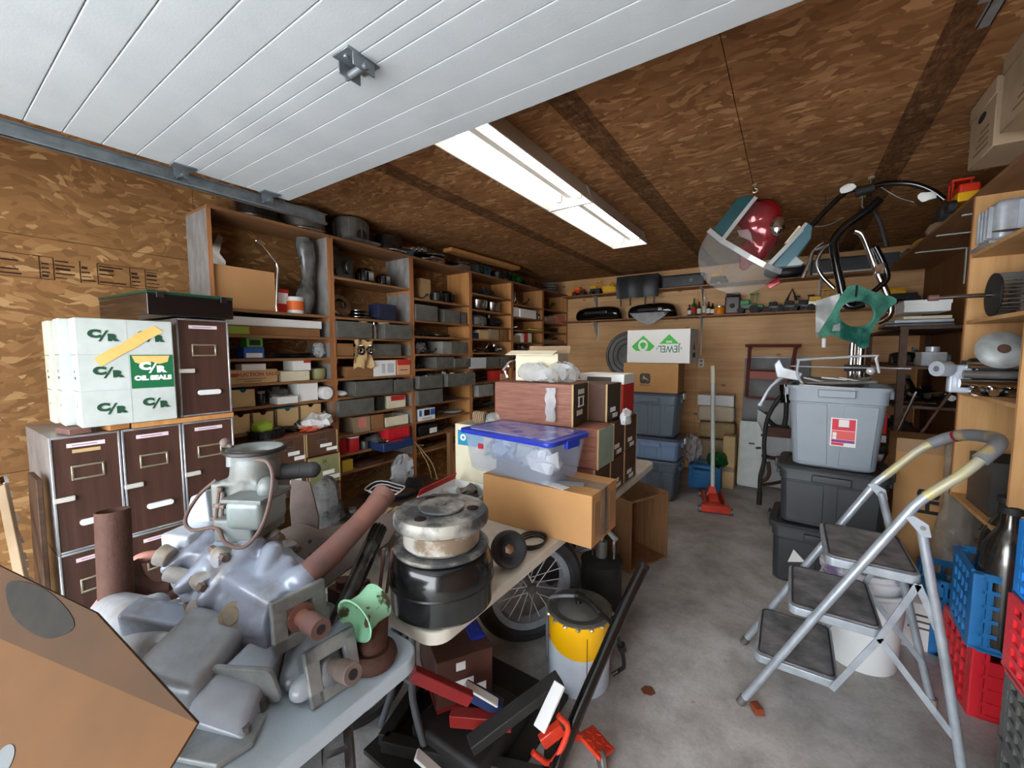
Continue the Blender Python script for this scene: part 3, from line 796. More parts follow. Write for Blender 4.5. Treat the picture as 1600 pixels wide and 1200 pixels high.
    for (x0, x1, yt, d, ins) in ((361, 391, 648, 'leftmost of four tan file boxes', None), (394, 428, 644, 'tan file box with dark print, second of four', None), (432, 467, 638, 'tan file box with teal packets, third of four', teal_card), (469, 502, 632, 'rightmost of four tan file boxes', None)):
        put(b, 5, 'notch', x0, x1, yt, d, cardboard_tan, inside=ins, band=[(.2, .8, .3, .4, ink_grey)] if 'print' in d else None)
    for k in range(4):
        p = onx(508 + 2 * k, 646, XF - .02)
        o = MB().box((0, 0, .01), (.16, .02, .018), rz(.5 - .35 * k).to_3x3()).build('wood_offcut', bright_wood, T=tr(p.x - .06, p.y, SZ[0][5] + .001 + .019 * k))
        tag(o, ['lowest', 'second lowest', 'second highest', 'topmost'][k] + ' wooden offcut beside the tan file boxes', 'offcut', 'wood offcuts beside the tan file boxes')
_shelf1()
# --- brown front drawers standing before unit 1 and 2
def brown_box(label, x0, x1, yt, yb, X, m, depth=.34, num=None, labs=2, edge=True):
    y0, y1 = onx(x0, (yt + yb) / 2, X).y, onx(x1, (yt + yb) / 2, X).y
    z1, z0 = onx((x0 + x1) / 2, yt, X).z, onx((x0 + x1) / 2, yb, X).z
    t = thing('file_carton', label, 'box', (X, (y0 + y1) / 2, z0))
    w_, h = y1 - y0, z1 - z0
    MB().mm((-depth, -w_ / 2, .0005), (-.003, w_ / 2, h)).build('body', wood_red, t, bevel=.002, seg=1)
    MB().mm((-.003, -w_ / 2 + .003, .003), (0.002, w_ / 2 - .003, h - .003)).build('front', m, t)
    if edge:
        mb = MB()
        for s in (-1, 1): mb.box((.002, s * (w_ / 2 - .003), h / 2), (.006, .006, h))
        mb.build('front_edging', cardboard_tan, t)
    if num: text(num, .035, tr(.0025, 0, h * .8) @ FACE_PX, ink_black, t)
    for k in range(labs):
        MB().box((.0028, w_ * (.12 + .2 * k), h * (.4 - .2 * k)), (.0012, w_ * .38, h * .14)).build('paper_label', white_paper, t)
    mb = MB()
    for s in (-1, 1): mb.box((.003, s * w_ * .14, h * .6), (.003, .004, h * .12))
    mb.box((.003, 0, h * .66), (.003, w_ * .28, .004)); mb.box((.003, 0, h * .54), (.003, w_ * .28, .004)); mb.build('card_frame', steel_grey, t)
    return t
Xb = -2.80
zlow = onx(500, 757, Xb).z
brown_box('olive green file carton numbered 20 under a brown file carton', 482, 531, 712, 757, Xb, olive_card, num='20')
brown_box('brown file carton with one white label, left of the olive one', 430, 480, 728, 770, Xb, brown_card, labs=1)
brown_box('brown file carton numbered 17, at the upper right beside the shelves', 478, 527, 675, 710.5, Xb, brown_card, num='17')
brown_box('brown file carton numbered 18, upper left above the black pipe', 428, 476.5, 684, 727, Xb, brown_card, num='18')
t = thing('low_plank_stand', 'low dark plank stand carrying the brown and olive file cartons', 'stand', (Xb - .16, 1.45, 0))
zst = min(onx(500, 757, Xb).z, onx(455, 770, Xb).z)
MB().mm((-.17, -.38, zst - .03), (.16, .36, zst - .001)).build('top', dark_wood, t)
for sx in (-.14, .13):
    for sy in (-.36, .33): MB().mm((sx - .02, sy - .02, 0), (sx + .02, sy + .02, zst - .03)).build('leg', dark_wood, t)
zt = onx(452, 684, Xb).z + .004
p = onx(405, 682, Xb - .02)
t = thing('wire_basket', 'round dark ribbed basket with a yellow bag above the brown file cartons', 'basket', (Xb - .14, p.y + .1, zt))
mb = MB()
mb.lathe([(0, .0), (.09, .0), (.11, .05), (.115, .05), (.094, -.0)], n=26, cap=False)
for k in range(26):
    a = 2 * PI * k / 26; mb.box((.104 * math.cos(a), .104 * math.sin(a), .025), (.008, .008, .05), rz(a).to_3x3())
mb.build('bowl', black_plastic, t)
tag(blob_bag('yellow_bag', 'crumpled yellow plastic bag lying in the round dark basket', (Xb - .14, p.y + .08, zt + .02), (.07, .07, .05), lime, 3), 'crumpled yellow plastic bag lying in the round dark basket', 'bag')
p = onx(505, 672, Xb - .05); z17 = onx(502, 675, Xb).z + .004
blob_bag('white_plastic_bag', 'crumpled white plastic bag on the carton numbered 17', (Xb - .13, p.y, z17), (.1, .14, .055), film_white, 8, cr=.55)
mb = MB(); rs = random.Random(4)
for k in range(7):
    a = rs.random() * 6; mb.tube([(rs.uniform(-.05, .05), rs.uniform(-.06, .06), .01 + .005 * k) for _ in range(5)], .004, 6, sm=4)
tag(mb.build('wire_tangle', mat('orange_wire', (214, 92, 56), .5), T=tr(Xb - .05, onx(490, 675, Xb).y, z17)), 'tangle of orange wire on top of the carton numbered 17', 'wire')
tag(part_shape('pile', .13, random.Random(3), black_matte, 'loose_fittings_pile', tr(Xb - .16, onx(462, 680, Xb).y, zt)), 'pile of dark fittings on top of the carton numbered 18', 'machine part')
# --- unit 2
b = 1
put(b, 0, 'block', 521, 562, 384, 'dark chrome-faced machine block', steel_dark)
put(b, 0, 'housing', 566, 592, 405, 'black rounded gear housing', black_gloss)
put(b, 0, 'housing', 596, 616, 402, 'tall black gear housing at the right end', black_gloss)
p = onx(530, 470, XF - .08)
tag(MB().lathe([(.05, -.02), (.09, -.02), (.1, -.01), (.1, .01), (.09, .02), (.05, .02), (.045, 0)], n=26, cap=False).build('wheel_ring', chrome_worn, T=tr(XF - .08, p.y, SZ[1][1] + .1) @ ry(1.15) @ rz(.2)), 'chrome wheel rim leaning at the left end, second shelf of second wall unit', 'rim')
for k in range(3):
    p = onx(559, 485, XF - .12); o = part_shape('dish', .085, random.Random(k), chrome_worn, 'metal_dish', tr(XF - .12, p.y, SZ[1][1] + .002 + k * .026))
    tag(o, ['lowest', 'middle', 'topmost'][k] + ' polished metal dish of the stack in the second wall unit', 'machine part', 'stacked metal dishes')
put(b, 1, 'closed', 592, 619, 476, 'dark blue box', mat('navy_card', (28, 34, 62), .6), depth=.14)
put(b, 1, 'lever', 574, 592, 478, 'chrome lever bracket', chrome_worn)
put(b, 2, 'bin', 527, 582, 503, 'long steel bin at the left', X=XF + .03, depth=.28)
put(b, 2, 'bin', 601, 644, 508, 'pale-sided steel bin at the right', X=XF + .05, depth=.28)
p = onx(588, 512, XF - .02)
t = thing('shock_absorber', 'upright chrome damper between the two steel bins', 'damper', (XF - .05, p.y, SZ[1][2]))
MB().cyl((0, 0, .001), (0, 0, .11), .02, n=14).build('body', chrome, t); MB().cyl((0, 0, .11), (0, 0, .16), .01, n=10).build('rod', chrome, t); MB().lathe([(.024, 0), (.026, .008), (.0, .012)], tr(0, 0, .055), n=14).build('collar', chrome_worn, t)
for k, (x, s) in enumerate(((604, 1), (572, .7))):
    p = onx(x, 502, XF); blob_bag('work_glove', ['small crumpled tan work glove on the left steel bin', 'crumpled tan work glove on the right steel bin'][1 - k], (XF - .04, p.y, SZ[1][2] + .115), (.04 * s, .06 * s, .024), cardboard_tan, k + 2, 'glove', cr=.5)
put(b, 3, 'open', 525, 552, 537, 'small brown open carton', cardboard_dark)
p = onx(568, 548, XF + .02)
t = thing('wrapped_bearings', 'pair of chrome bearings in torn brown paper hanging over the shelf edge', 'bearings', (XF - .01, p.y, SZ[1][3]))
for k, yy in enumerate((-.035, .055)):
    mb = MB(); mb.lathe([(.018, 0), (.03, -.004), (.042, 0), (.046, .02), (.046, .06), (.018, .06)], ax((.055, yy, .05), (-1, 0, 0)), n=22, cap=False); mb.build('bearing', chrome, t)
    MB().cyl((.03, yy, .05), (.028, yy, .05), .019, n=14).build('bore', black_matte, t)
rows = [[(.035 + .02 * math.sin(i * 1.3 + j), -.09 + .18 * i / 7, .13 - .045 * j + .012 * math.sin(i * 2.1 + j)) for i in range(8)] for j in range(6)]
MB().sheet(rows).build('brown_paper', cardboard_tan, t, solid=.002)
put(b, 3, 'bin', 581, 627, 538, 'steel bin with a label frame beside the bearings', X=XF + .01)
put(b, 4, 'pile', 525, 541, 566, 'dark small fittings', black_matte)
put(b, 4, 'closed', 543, 583, 573, 'low brown carton', cardboard_dark, depth=.2, X=XF)
put(b, 4, 'closed', 584, 619, 563, 'white carton with fine print', white_paper, depth=.2, X=XF, band=[(.35, .5, .2, .8, mat('print_haze', (190, 196, 202), .8)), (.6, .9, .2, .8, MATS['print_haze'])])
put(b, 4, 'closed', 621, 641, 562, 'red and peach carton at the right end', mat('peach_card', (222, 168, 128), .7), depth=.18, X=XF, band=[(0, 1, .65, 1, red_card), (.2, .8, .3, .36, ink_grey)])
put(b, 5, 'bin', 556, 614, 595, 'large steel bin with a label frame', X=XF + .05, depth=.3)
put(b, 5, 'bin', 617, 646, 593, 'dark steel bin at the right end', X=XF + .05, fill=chrome_worn)
put(b, 5, 'bag', 526, 552, 610, 'crumpled white rag', white_paper, name='rag', cat='rag')
put(b, 6, 'bin', 529, 585, 624, 'wide steel bin at the left end', X=XF + .05, depth=.3, fill=white_paper, frame=False)
put(b, 6, 'can', 589, 603, 622, 'dark jar', black_matte, lid=rust, name='jar', cat='jar')
put(b, 6, 'closed', 607, 634, 618, 'cream carton with a red top panel', cream, depth=.16, band=[(.15, .95, .6, .98, red_card)])
put(b, 7, 'closed', 552, 579, 651, 'grey carton with pink front', cardboard_grey, depth=.2, band=[(.3, .75, .3, .95, mat('pink_print', (216, 130, 120), .7))])
put(b, 7, 'closed', 581, 600, 648, 'small brown carton', cardboard_dark, depth=.16)
put(b, 7, 'open', 603, 638, 650, 'low cream tray', cream, depth=.2)
put(b, 8, 'can', 527, 546, 683, 'plain dark red tub', mat('dark_red', (158, 24, 30), .4), name='tub', cat='tub')
put(b, 8, 'can', 547, 566, 684, 'red tub with a white lid', red_plastic, lid=white_plastic, name='tub', cat='tub')
put(b, 8, 'bag', 575, 616, 676, 'dark plastic bag of parts', film_dark)
put(b, 8, 'can', 568, 578, 690, 'small grey can', steel_grey)
X = XF + .04; z_ = SZ[1][8] + .0
y0, y1 = onx(607, 670, X).y, onx(640, 670, X).y
t = thing('red_basket', 'red slatted plastic basket beside the dark bag of parts', 'basket', (X - .08, (y0 + y1) / 2, z_ + .045)); w_ = y1 - y0
MB().open_box((0, 0, 0), (.16, w_, .1), .004).build('body', red_plastic, t)
for k in range(6): MB().box((.081, -w_ * .4 + w_ * .16 * k, .05), (.004, w_ * .07, .08)).build('slat', red_plastic, t)
MB().box((0, 0, -.0235), (.16, w_, .044)).build('base', red_card, t)
put(b, 9, 'closed', 535, 552, 719, 'small yellow box', mat('yellow_card', (206, 176, 62), .7), depth=.12)
put(b, 9, 'closed', 560, 600, 722, 'flat dark carton', brown_card, depth=.2)
# blue tray sticking out at the unit's end post
X = XF + .16; p0, p1 = onx(600, 706, X), onx(646, 700, X)
t = thing('blue_tray', 'dark blue tray of fittings jutting from the shelves', 'tray', (X - .13, (p0.y + p1.y) / 2, SZ[1][8] - .012)); w_ = p1.y - p0.y
MB().open_box((0, 0, 0.0), (.26, w_, .07), .005).build('body', mat('navy_plastic', (34, 52, 92), .4), t, bevel=.002, seg=1)
o = part_shape('pile', .11, random.Random(9), chrome_worn, 'loose_fittings', M.Identity(4)); o.matrix_basis = tr(0, 0, .03) @ M.Diagonal((.9, .8, .8, 1)); o.parent = t; o['kind'] = 'stuff'
MB().box((-.2, 0, -.012), (.14, w_ * .8, .02)).build('rear_runner', dark_wood, t)
# cable coil and plastic sheet below
p = onz(617, 762, .62)
t = thing('cable_coil', 'coil of black and white cable below the blue tray', 'cable', (-2.72, onx(617, 762, -2.72).y, onx(617, 772, -2.72).z))
mb = MB()
for k in range(6):
    mb.tube([((.17 + .012 * k) * math.cos(a), (.2 + .008 * k) * math.sin(a), .01 + .011 * k + .006 * math.sin(2 * a + k)) for a in [2 * PI * i / 24 for i in range(24)]], .007, 6, closed=True)
mb.build('black_loops', black_plastic, t)
mb = MB()
for k in range(3):
    mb.tube([((.12 + .03 * k) * math.cos(a) + .02, -.12 + (.1 + .02 * k) * math.sin(a), .05 + .02 * k + .012 * math.sin(3 * a)) for a in [2 * PI * i / 20 for i in range(20)]], .005, 6, closed=True)
mb.build('white_loops', white_plastic, t)
zc = onx(617, 772, -2.72).z
t2 = thing('low_shelf_plank', 'low wooden plank under the coil of cable', 'plank', (-2.72, onx(600, 765, -2.72).y, 0))
MB().mm((-.22, -.55, zc - .03), (.26, .6, zc - .001)).build('top', dark_wood, t2)
for sy in (-.5, .55):
    for sx in (-.18, .22): MB().mm((sx - .02, sy - .02, 0), (sx + .02, sy + .02, zc - .03)).build('leg', dark_wood, t2)
blob_bag('clear_plastic_sheet', 'crumpled clear plastic sheet behind the coil of cable', (-2.86, onx(628, 740, -2.86).y, zc), (.07, .12, .14), film, 5, 'plastic sheet', cr=.5)
for k, (x, r_) in enumerate(((545, .1), (560, .075))):
    p = onx(x, 770, -2.6); o = part_shape('hub', r_, random.Random(k), [steel_dark, steel_grey][k], 'wheel_hub', tr(-2.64, p.y - .04, zc + .001))
    tag(o, ['large dark wheel hub left of the cable coil', 'small grey wheel hub left of the cable coil'][k], 'machine part')
# --- unit 3
b = 2
put(b, 0, 'closed', 657, 673, 436, 'small tan carton at the back', cardboard_tan, X=XF - .12, depth=.1)
put(b, 0, 'lever', 656, 679, 447, 'chrome lever bracket at the left end', chrome_worn)
put(b, 0, 'housing', 682, 699, 449, 'round dark gear housing', steel_dark)
put(b, 0, 'housing', 698, 716, 445, 'black gear housing at the right end', black_gloss)
put(b, 1, 'bin', 650, 684, 477, 'steel bin with a pink sticker', X=XF + .02, depth=.26)
put(b, 1, 'lever', 684, 693, 476, 'upright chrome handle', chrome)
put(b, 1, 'bin', 694, 719, 485, 'steel bin with a label frame', X=XF + .01)
put(b, 1, 'bin', 720, 729, 488, 'small steel bin at the right end', X=XF - .012)
put(b, 2, 'dish', 685, 713, 515, 'shallow dark metal dish', steel_dark)
put(b, 3, 'bag', 653, 674, 531, 'grey plastic bag', film_dark)
put(b, 3, 'bin', 692, 706, 534, 'pale steel bin', X=XF + .0, light=True, frame=False)
put(b, 3, 'bin', 707, 730, 535, 'dark steel bin', X=XF + .0)
put(b, 4, 'bin', 682, 709, 558, 'wide greenish steel bin', X=XF + .03)
put(b, 4, 'bin', 711, 735, 560, 'plain steel bin', X=XF + .05)
put(b, 4, 'pile', 654, 680, 565, 'dark loose fittings', black_matte)
put(b, 5, 'bin', 655, 692, 587, 'steel bin filled with fittings', X=XF + .08, depth=.3, fill=chrome_worn)
put(b, 5, 'bin', 700, 743, 583, 'steel bin with a cream packet', X=XF + .12, depth=.32, fill=cream)
put(b, 6, 'bin', 654, 692, 609, 'steel bin with a pale edge', X=XF + .05, frame=False)
put(b, 7, 'closed', 655, 680, 638, 'white and blue carton with a dark window', white_paper, depth=.14, X=XF, band=[(.0, .16, .4, .9, blue_card), (.3, .66, .4, .9, black_plastic), (.7, .98, .4, .9, blue_card), (.2, .8, .1, .25, MATS['print_haze'])])
put(b, 7, 'pile', 684, 706, 643, 'chrome loose fittings', chrome_worn)
put(b, 7, 'dish', 708, 730, 640, 'pale metal dish', flange_grey)
put(b, 8, 'closed', 655, 684, 664, 'black drill case with a white sticker', black_plastic, name='drill_case', cat='case', depth=.2, band=[(.55, .95, .15, .65, white_paper)])
put(b, 8, 'lever', 686, 712, 663, 'dark power tool handle', black_matte)
put(b, 9, 'pile', 657, 696, 692, 'chrome sockets and fittings', chrome_worn)
p = onx(703, 700, XF + .08)
t = thing('wooden_post', 'short upright wooden post in front of the third wall unit', 'post', (XF + .08, p.y, 0)); hz = onx(703, 675, XF + .08).z
MB().box((0, 0, hz / 2), (.04, .05, hz)).build('post', crate_wood, t); MB().box((0, 0, .008), (.1, .1, .016)).build('foot', crate_wood, t)
# --- unit 4
b = 3
put(b, 0, 'block', 756, 784, 449, 'dark machine block', black_matte)
put(b, 1, 'cup', 748, 770, 468, 'polished metal cup', chrome_worn)
put(b, 1, 'cup', 773, 788, 472, 'small dented metal cup', chrome_worn)
put(b, 2, 'housing', 746, 766, 491, 'grey gear housing', steel_grey)
put(b, 2, 'block', 768, 792, 492, 'black and chrome machine block', steel_dark)
put(b, 3, 'closed', 738, 748, 520, 'small navy box', MATS['navy_card'], depth=.1)
put(b, 3, 'closed', 749, 764, 516, 'tan carton with a plastic bag', cardboard_tan, depth=.14)
put(b, 3, 'closed', 766, 780, 515, 'brown carton with pale edges', cardboard_grey, depth=.14)
put(b, 3, 'closed', 783, 793, 515, 'narrow brown carton', cardboard_dark, depth=.14)
put(b, 4, 'lever', 750, 776, 535, 'chrome lever bracket', chrome_worn)
put(b, 4, 'pile', 738, 749, 541, 'small brass fittings', brass)
put(b, 5, 'closed', 737, 760, 559, 'pale grey carton', mat('pale_grey_card', (196, 200, 204), .6), depth=.2, X=XF + .04)
put(b, 5, 'bin', 762, 780, 558, 'dark steel bin', X=XF + .03)
put(b, 5, 'bin', 784, 797, 557, 'narrow steel bin', X=XF + .03)
put(b, 6, 'pile', 744, 770, 583, 'dark loose fittings', black_matte)
put(b, 6, 'closed', 771, 781, 579, 'small dark red carton', red_card, depth=.1)
put(b, 6, 'closed', 782, 793, 579, 'small tan carton with red top', MATS['peach_card'], depth=.1, band=[(0, 1, .7, 1, red_card)])
put(b, 7, 'bin', 748, 771, 601, 'bright silver bin', light=True, X=XF + .05, frame=False)
put(b, 7, 'bin', 774, 794, 600, 'dark steel bin with frame', X=XF + .03)
put(b, 8, 'pile', 742, 785, 628, 'dark machine parts', black_matte)
# --- unit 5
b = 4
put(b, 0, 'bag', 802, 811, 450, 'clear plastic bag', film)
put(b, 0, 'lever', 815, 843, 463, 'chrome tool', chrome_worn)
put(b, 1, 'closed', 801, 811, 480, 'small white square box', white_paper, depth=.1)
put(b, 1, 'closed', 813, 838, 484, 'long white box', white_paper, depth=.12, X=XF)
put(b, 1, 'housing', 838, 846, 485, 'small chrome housing', chrome)
p = onx(840, 508, XF + .03)
blob_bag('yellow_sleeve', 'flat yellow plastic sleeve sticking out, third shelf of the fifth wall unit', (XF + .0, p.y, SZ[4][2] + .004), (.06, .22, .02), mat('yellow_film', (206, 198, 74), .3), 4, 'plastic sleeve')
put(b, 3, 'closed', 802, 813, 524, 'small grey carton', cardboard_grey, depth=.1)
put(b, 3, 'closed', 814, 819, 521, 'thin white carton', white_paper, depth=.1)
put(b, 3, 'closed', 820, 825, 521, 'thin red carton', red_card, depth=.1)
put(b, 3, 'closed', 826, 831, 521, 'thin cream carton', cream, depth=.1)
put(b, 3, 'pile', 833, 843, 524, 'small green fittings', dark_green)
put(b, 4, 'lever', 803, 822, 540, 'bright metal lever', chrome_worn)
put(b, 4, 'block', 822, 838, 541, 'grey machine block', steel_grey)
put(b, 5, 'bin', 805, 823, 560, 'dark steel bin')
put(b, 5, 'bin', 825, 839, 560, 'pale shiny steel bin', light=True, frame=False)
put(b, 6, 'closed', 801, 808, 579, 'pink carton', MATS['pink_print'], depth=.1)
put(b, 6, 'pile', 812, 838, 582, 'dark loose fittings', black_matte)
put(b, 7, 'block', 805, 825, 598, 'low machine block', steel_dark)
# --- unit 6
b = 5
put(b, 1, 'closed', 853, 868, 496, 'low grey carton', cardboard_grey, depth=.14)
put(b, 1, 'closed', 869, 882, 495, 'low pinkish carton', MATS['pink_print'], depth=.14)
put(b, 2, 'rods', 852, 882, 511, 'bundle of dark rods', steel_dark)
for r_, d, m_ in ((3, 'shallow tray of chrome fittings', chrome_worn), (4, 'shallow tray of red and chrome fittings', red_paint)):
    z_ = SZ[5][r_]; y0, y1 = onx(853, 545, XF - .02).y, onx(881, 545, XF - .02).y
    t = thing('parts_tray', L(d, 5, r_), 'tray', (XF - .12, (y0 + y1) / 2, z_ + .001)); MB().open_box((0, 0, 0), (.18, y1 - y0, .05), .005).build('body', cardboard_grey, t)
    o = part_shape('pile', .15, random.Random(r_), m_, 'loose_fittings', M.Identity(4)); o.matrix_basis = tr(0, 0, .028) @ M.Diagonal((.8, 1, .8, 1)); o.parent = t; o['kind'] = 'stuff'
    o = part_shape('pile', .13, random.Random(r_ + 7), chrome_worn, 'loose_fittings', M.Identity(4)); o.matrix_basis = tr(0, 0.05, .034) @ M.Diagonal((.8, 1, .8, 1)); o.parent = t; o['kind'] = 'stuff'
put(b, 5, 'pile', 853, 880, 562, 'dark loose fittings', black_matte)

# ------------------------------------------------------------------ on top of the shelving
ZT = ZTOP + .02
def top(x, yb, r, prof, m, label, name='pulley', tilt=0, X=None, n=30, cat='pulley'):
    X = XF - .14 if X is None else X
    p = onx(x, yb, X); t = thing(name, label, cat, (X, p.y, ZT), T=tr(X, p.y, ZT) @ rx(tilt))
    MB().lathe([(a * r, c * r) for a, c in prof], n=n).build('body', m, t)
    return t
PUL = [(0, 0), (.96, 0), (1, .06), (1, .13), (.86, .18), (.78, .22), (.78, .8), (.72, .9), (.4, .94), (.36, .86), (0, .84)]
t = top(400, 345, .16, PUL, steel_dark, 'dark round pulley behind the door track on the shelving top')
t = top(474, 352, .16, [(0, 0), (.9, 0), (1, .05), (1, .12), (.95, .16), (.93, .9), (.85, 1.05), (.5, 1.1), (0, 1.1)], steel_grey, 'large round grey pulley housing on the shelving below the door corner')
MB().tube([(.16 * math.cos(a), .16 * math.sin(a), .012) for a in [2 * PI * i / 28 for i in range(28)]], .008, 8, closed=True).build('rim', chrome_worn, t)
t = top(548, 366, .145, [(0, 0), (.92, 0), (1, .08), (1, 1.2), (.9, 1.38), (.6, 1.45), (.55, 1.4), (0, 1.4)], steel_grey, 'tall ribbed metal drum with a dark opening on the shelving')
mb = MB()
for k in range(18):
    a = 2 * PI * k / 18; mb.box((.146 * math.cos(a), .146 * math.sin(a), .1), (.006, .012, .15), rz(a).to_3x3())
mb.build('ribs', steel_grey, t); MB().lathe([(0, 0), (.6, 0), (.62, .05), (0, .05)], ax((.143, .0, .06), (1, .0, 0)) @ M.Diagonal((.08, .08, .08, 1)), n=18).build('opening', black_matte, t)
MB().box((.1, .0, .01), (.2, .3, .02)).build('foot_plate', steel_grey, t, bevel=.004)
t = top(606, 380, .15, [(0, 0), (1.05, 0), (1.1, .05), (.9, .12), (.86, .9), (.8, 1.02), (.5, 1.05), (0, 1.0)], steel_dark, 'dark cylindrical housing with a chrome ring base on the shelving')
MB().tube([(.172 * math.cos(a), .165 * math.sin(a), .015) for a in [2 * PI * i / 28 for i in range(28)]], .009, 8, closed=True).build('ring', chrome, t)
p = onx(650, 385, XF - .03)
t = thing('valve_coupling', 'silver threaded coupling jutting out on the shelving top', 'coupling', (XF - .05, p.y, ZT))
MB().cyl((0, -.16, .06), (.04, .12, .1), .016, n=12).build('pipe', chrome_worn, t)
for k in range(3): MB().cyl((.01 + .012 * k, -.06 + .06 * k, .07 + .01 * k), (.018 + .012 * k, -.02 + .06 * k, .077 + .01 * k), .026, n=6).build('nut', chrome, t)
MB().box((0, -.1, .025), (.05, .12, .05)).build('block', teal_grey, t)
for k, (x, r_, lab) in enumerate(((668, .165, 'stack of two polished discs with a rusty bracket on the shelving'), (712, .15, 'grey spoked disc beside the teal box on the shelving'))):
    t = top(x, 408, r_, [(0, 0), (.9, 0), (1, .1), (1, .18), (.7, .22), (.5, .3), (.3, .42), (0, .42)], chrome_worn if k == 0 else steel_grey, lab, 'brake_disc', cat='disc')
    MB().lathe([(0, 0), (r_ * .95, 0), (r_, r_ * .08), (r_ * .6, r_ * .16), (0, r_ * .18)], tr(0, .02, r_ * .44) @ rx(.05), n=28).build('upper_disc', chrome_worn, t)
    MB().box((r_ * .75, .02, .03), (.05, r_ * 1.0, .05)).build('bracket', rust_light, t, bevel=.005)
p = onx(757, 432, XF - .08)
t = thing('teal_case', 'small teal metal case on the shelving under the long plank', 'case', (XF - .1, p.y, ZT)); MB().box((0, 0, .055), (.13, .13, .11)).build('body', mat('teal_metal', (30, 96, 116), .35), t, bevel=.008); MB().box((.066, 0, .08), (.006, .05, .02)).build('latch', chrome_worn, t)
for k, (x, kind, lab) in enumerate(((735, 'housing', 'black gear housing on the shelving before the teal case'), (778, 'housing', 'dark gear housing on the shelving behind the teal case'), (800, 'block', 'dark green machine block on the shelving top'), (815, 'hub', 'black wheel hub on the far shelving top'), (830, 'lever', 'dark lever bracket on the far shelving top'))):
    p = onx(x, 440, XF - .13); tag(part_shape(kind, .12, random.Random(k), [black_matte, steel_dark, dark_green, black_gloss, steel_dark][k], PART_NAMES[kind], tr(XF - .13, p.y, ZT)), lab, 'machine part')
# long plank lying over them
a, c = onx(703, 388, XF - .02), onx(812, 424, XF + .05)
t = thing('long_plank', 'long pale plank lying across parts on top of the shelving', 'plank', (XF - .05, a.y, ZT + .155))
Lp = c.y - a.y
MB().box((.02, Lp / 2, .019), (.13, Lp, .038), rz(-.04).to_3x3()).build('board', bright_wood, t, bevel=.003)
MB().box((.03, Lp + .17, .016), (.07, .3, .03), rz(-.04).to_3x3()).build('board_end', dark_wood, t, bevel=.003)
p = onx(861, 452, XF - .1)
for k in range(4):
    o = MB().lathe([(0, 0), (.1, 0), (.125, .012), (.125, .022), (.1, .032), (.05, .036), (0, .036)], n=24).build('sanding_disc', mat('disc_grey', (120, 118, 114), .5, .3), T=tr(XF - .12, p.y + .01 * (k % 2), ZT + .001 + .037 * k))
    tag(o, ['lowest', 'second lowest', 'second highest', 'topmost'][k] + ' grey disc of the stack at the far end of the shelving', 'disc', 'stacked grey discs')
put(0, 2, 'lever', 418, 440, 541, 'short dark bracket', steel_dark)
put(2, 2, 'pile', 655, 684, 516, 'few dark washers', black_matte)
put(2, 3, 'lever', 674, 691, 540, 'dark hooked bracket', steel_dark)
put(2, 6, 'rods', 696, 729, 620, 'bundle of thin rods', steel_grey)
put(2, 8, 'pile', 713, 731, 676, 'dark bolts', black_matte)
put(3, 4, 'block', 777, 794, 538, 'small chrome block', chrome_worn)
put(3, 0, 'rods', 737, 755, 450, 'bundle of grey rods', steel_grey)
put(3, 9, 'block', 740, 764, 650, 'dark machine block', black_matte)
put(4, 2, 'pile', 803, 818, 506, 'small chrome fittings', chrome_worn)
put(4, 8, 'housing', 805, 820, 617, 'dark gear housing', steel_dark)
put(5, 0, 'lever', 853, 878, 470, 'dark lever bracket', steel_dark)
put(5, 6, 'block', 853, 872, 579, 'dark machine block', steel_dark)
a = onx(648, 690, XF + .05)
mb = MB()
for k in range(2): mb.tube([(0, 0, 0), (.03, .06 + .03 * k, -.12), (.1, .1 + .06 * k, -.3), (.12, .16 + .08 * k, a.z * -1 + .004)], .004, 6, sm=5)
tag(mb.build('hanging_cord', cardboard_tan, T=tr(a)), 'thin pale cord hanging from the post beside the blue tray', 'cord')
blob_bag('plastic_bundle', 'grey plastic-wrapped bundle under the olive file carton', (-2.66, onx(510, 790, -2.66).y, 0), (.1, .14, .38), film_dark, 2.2, 'bundle', cr=.4)
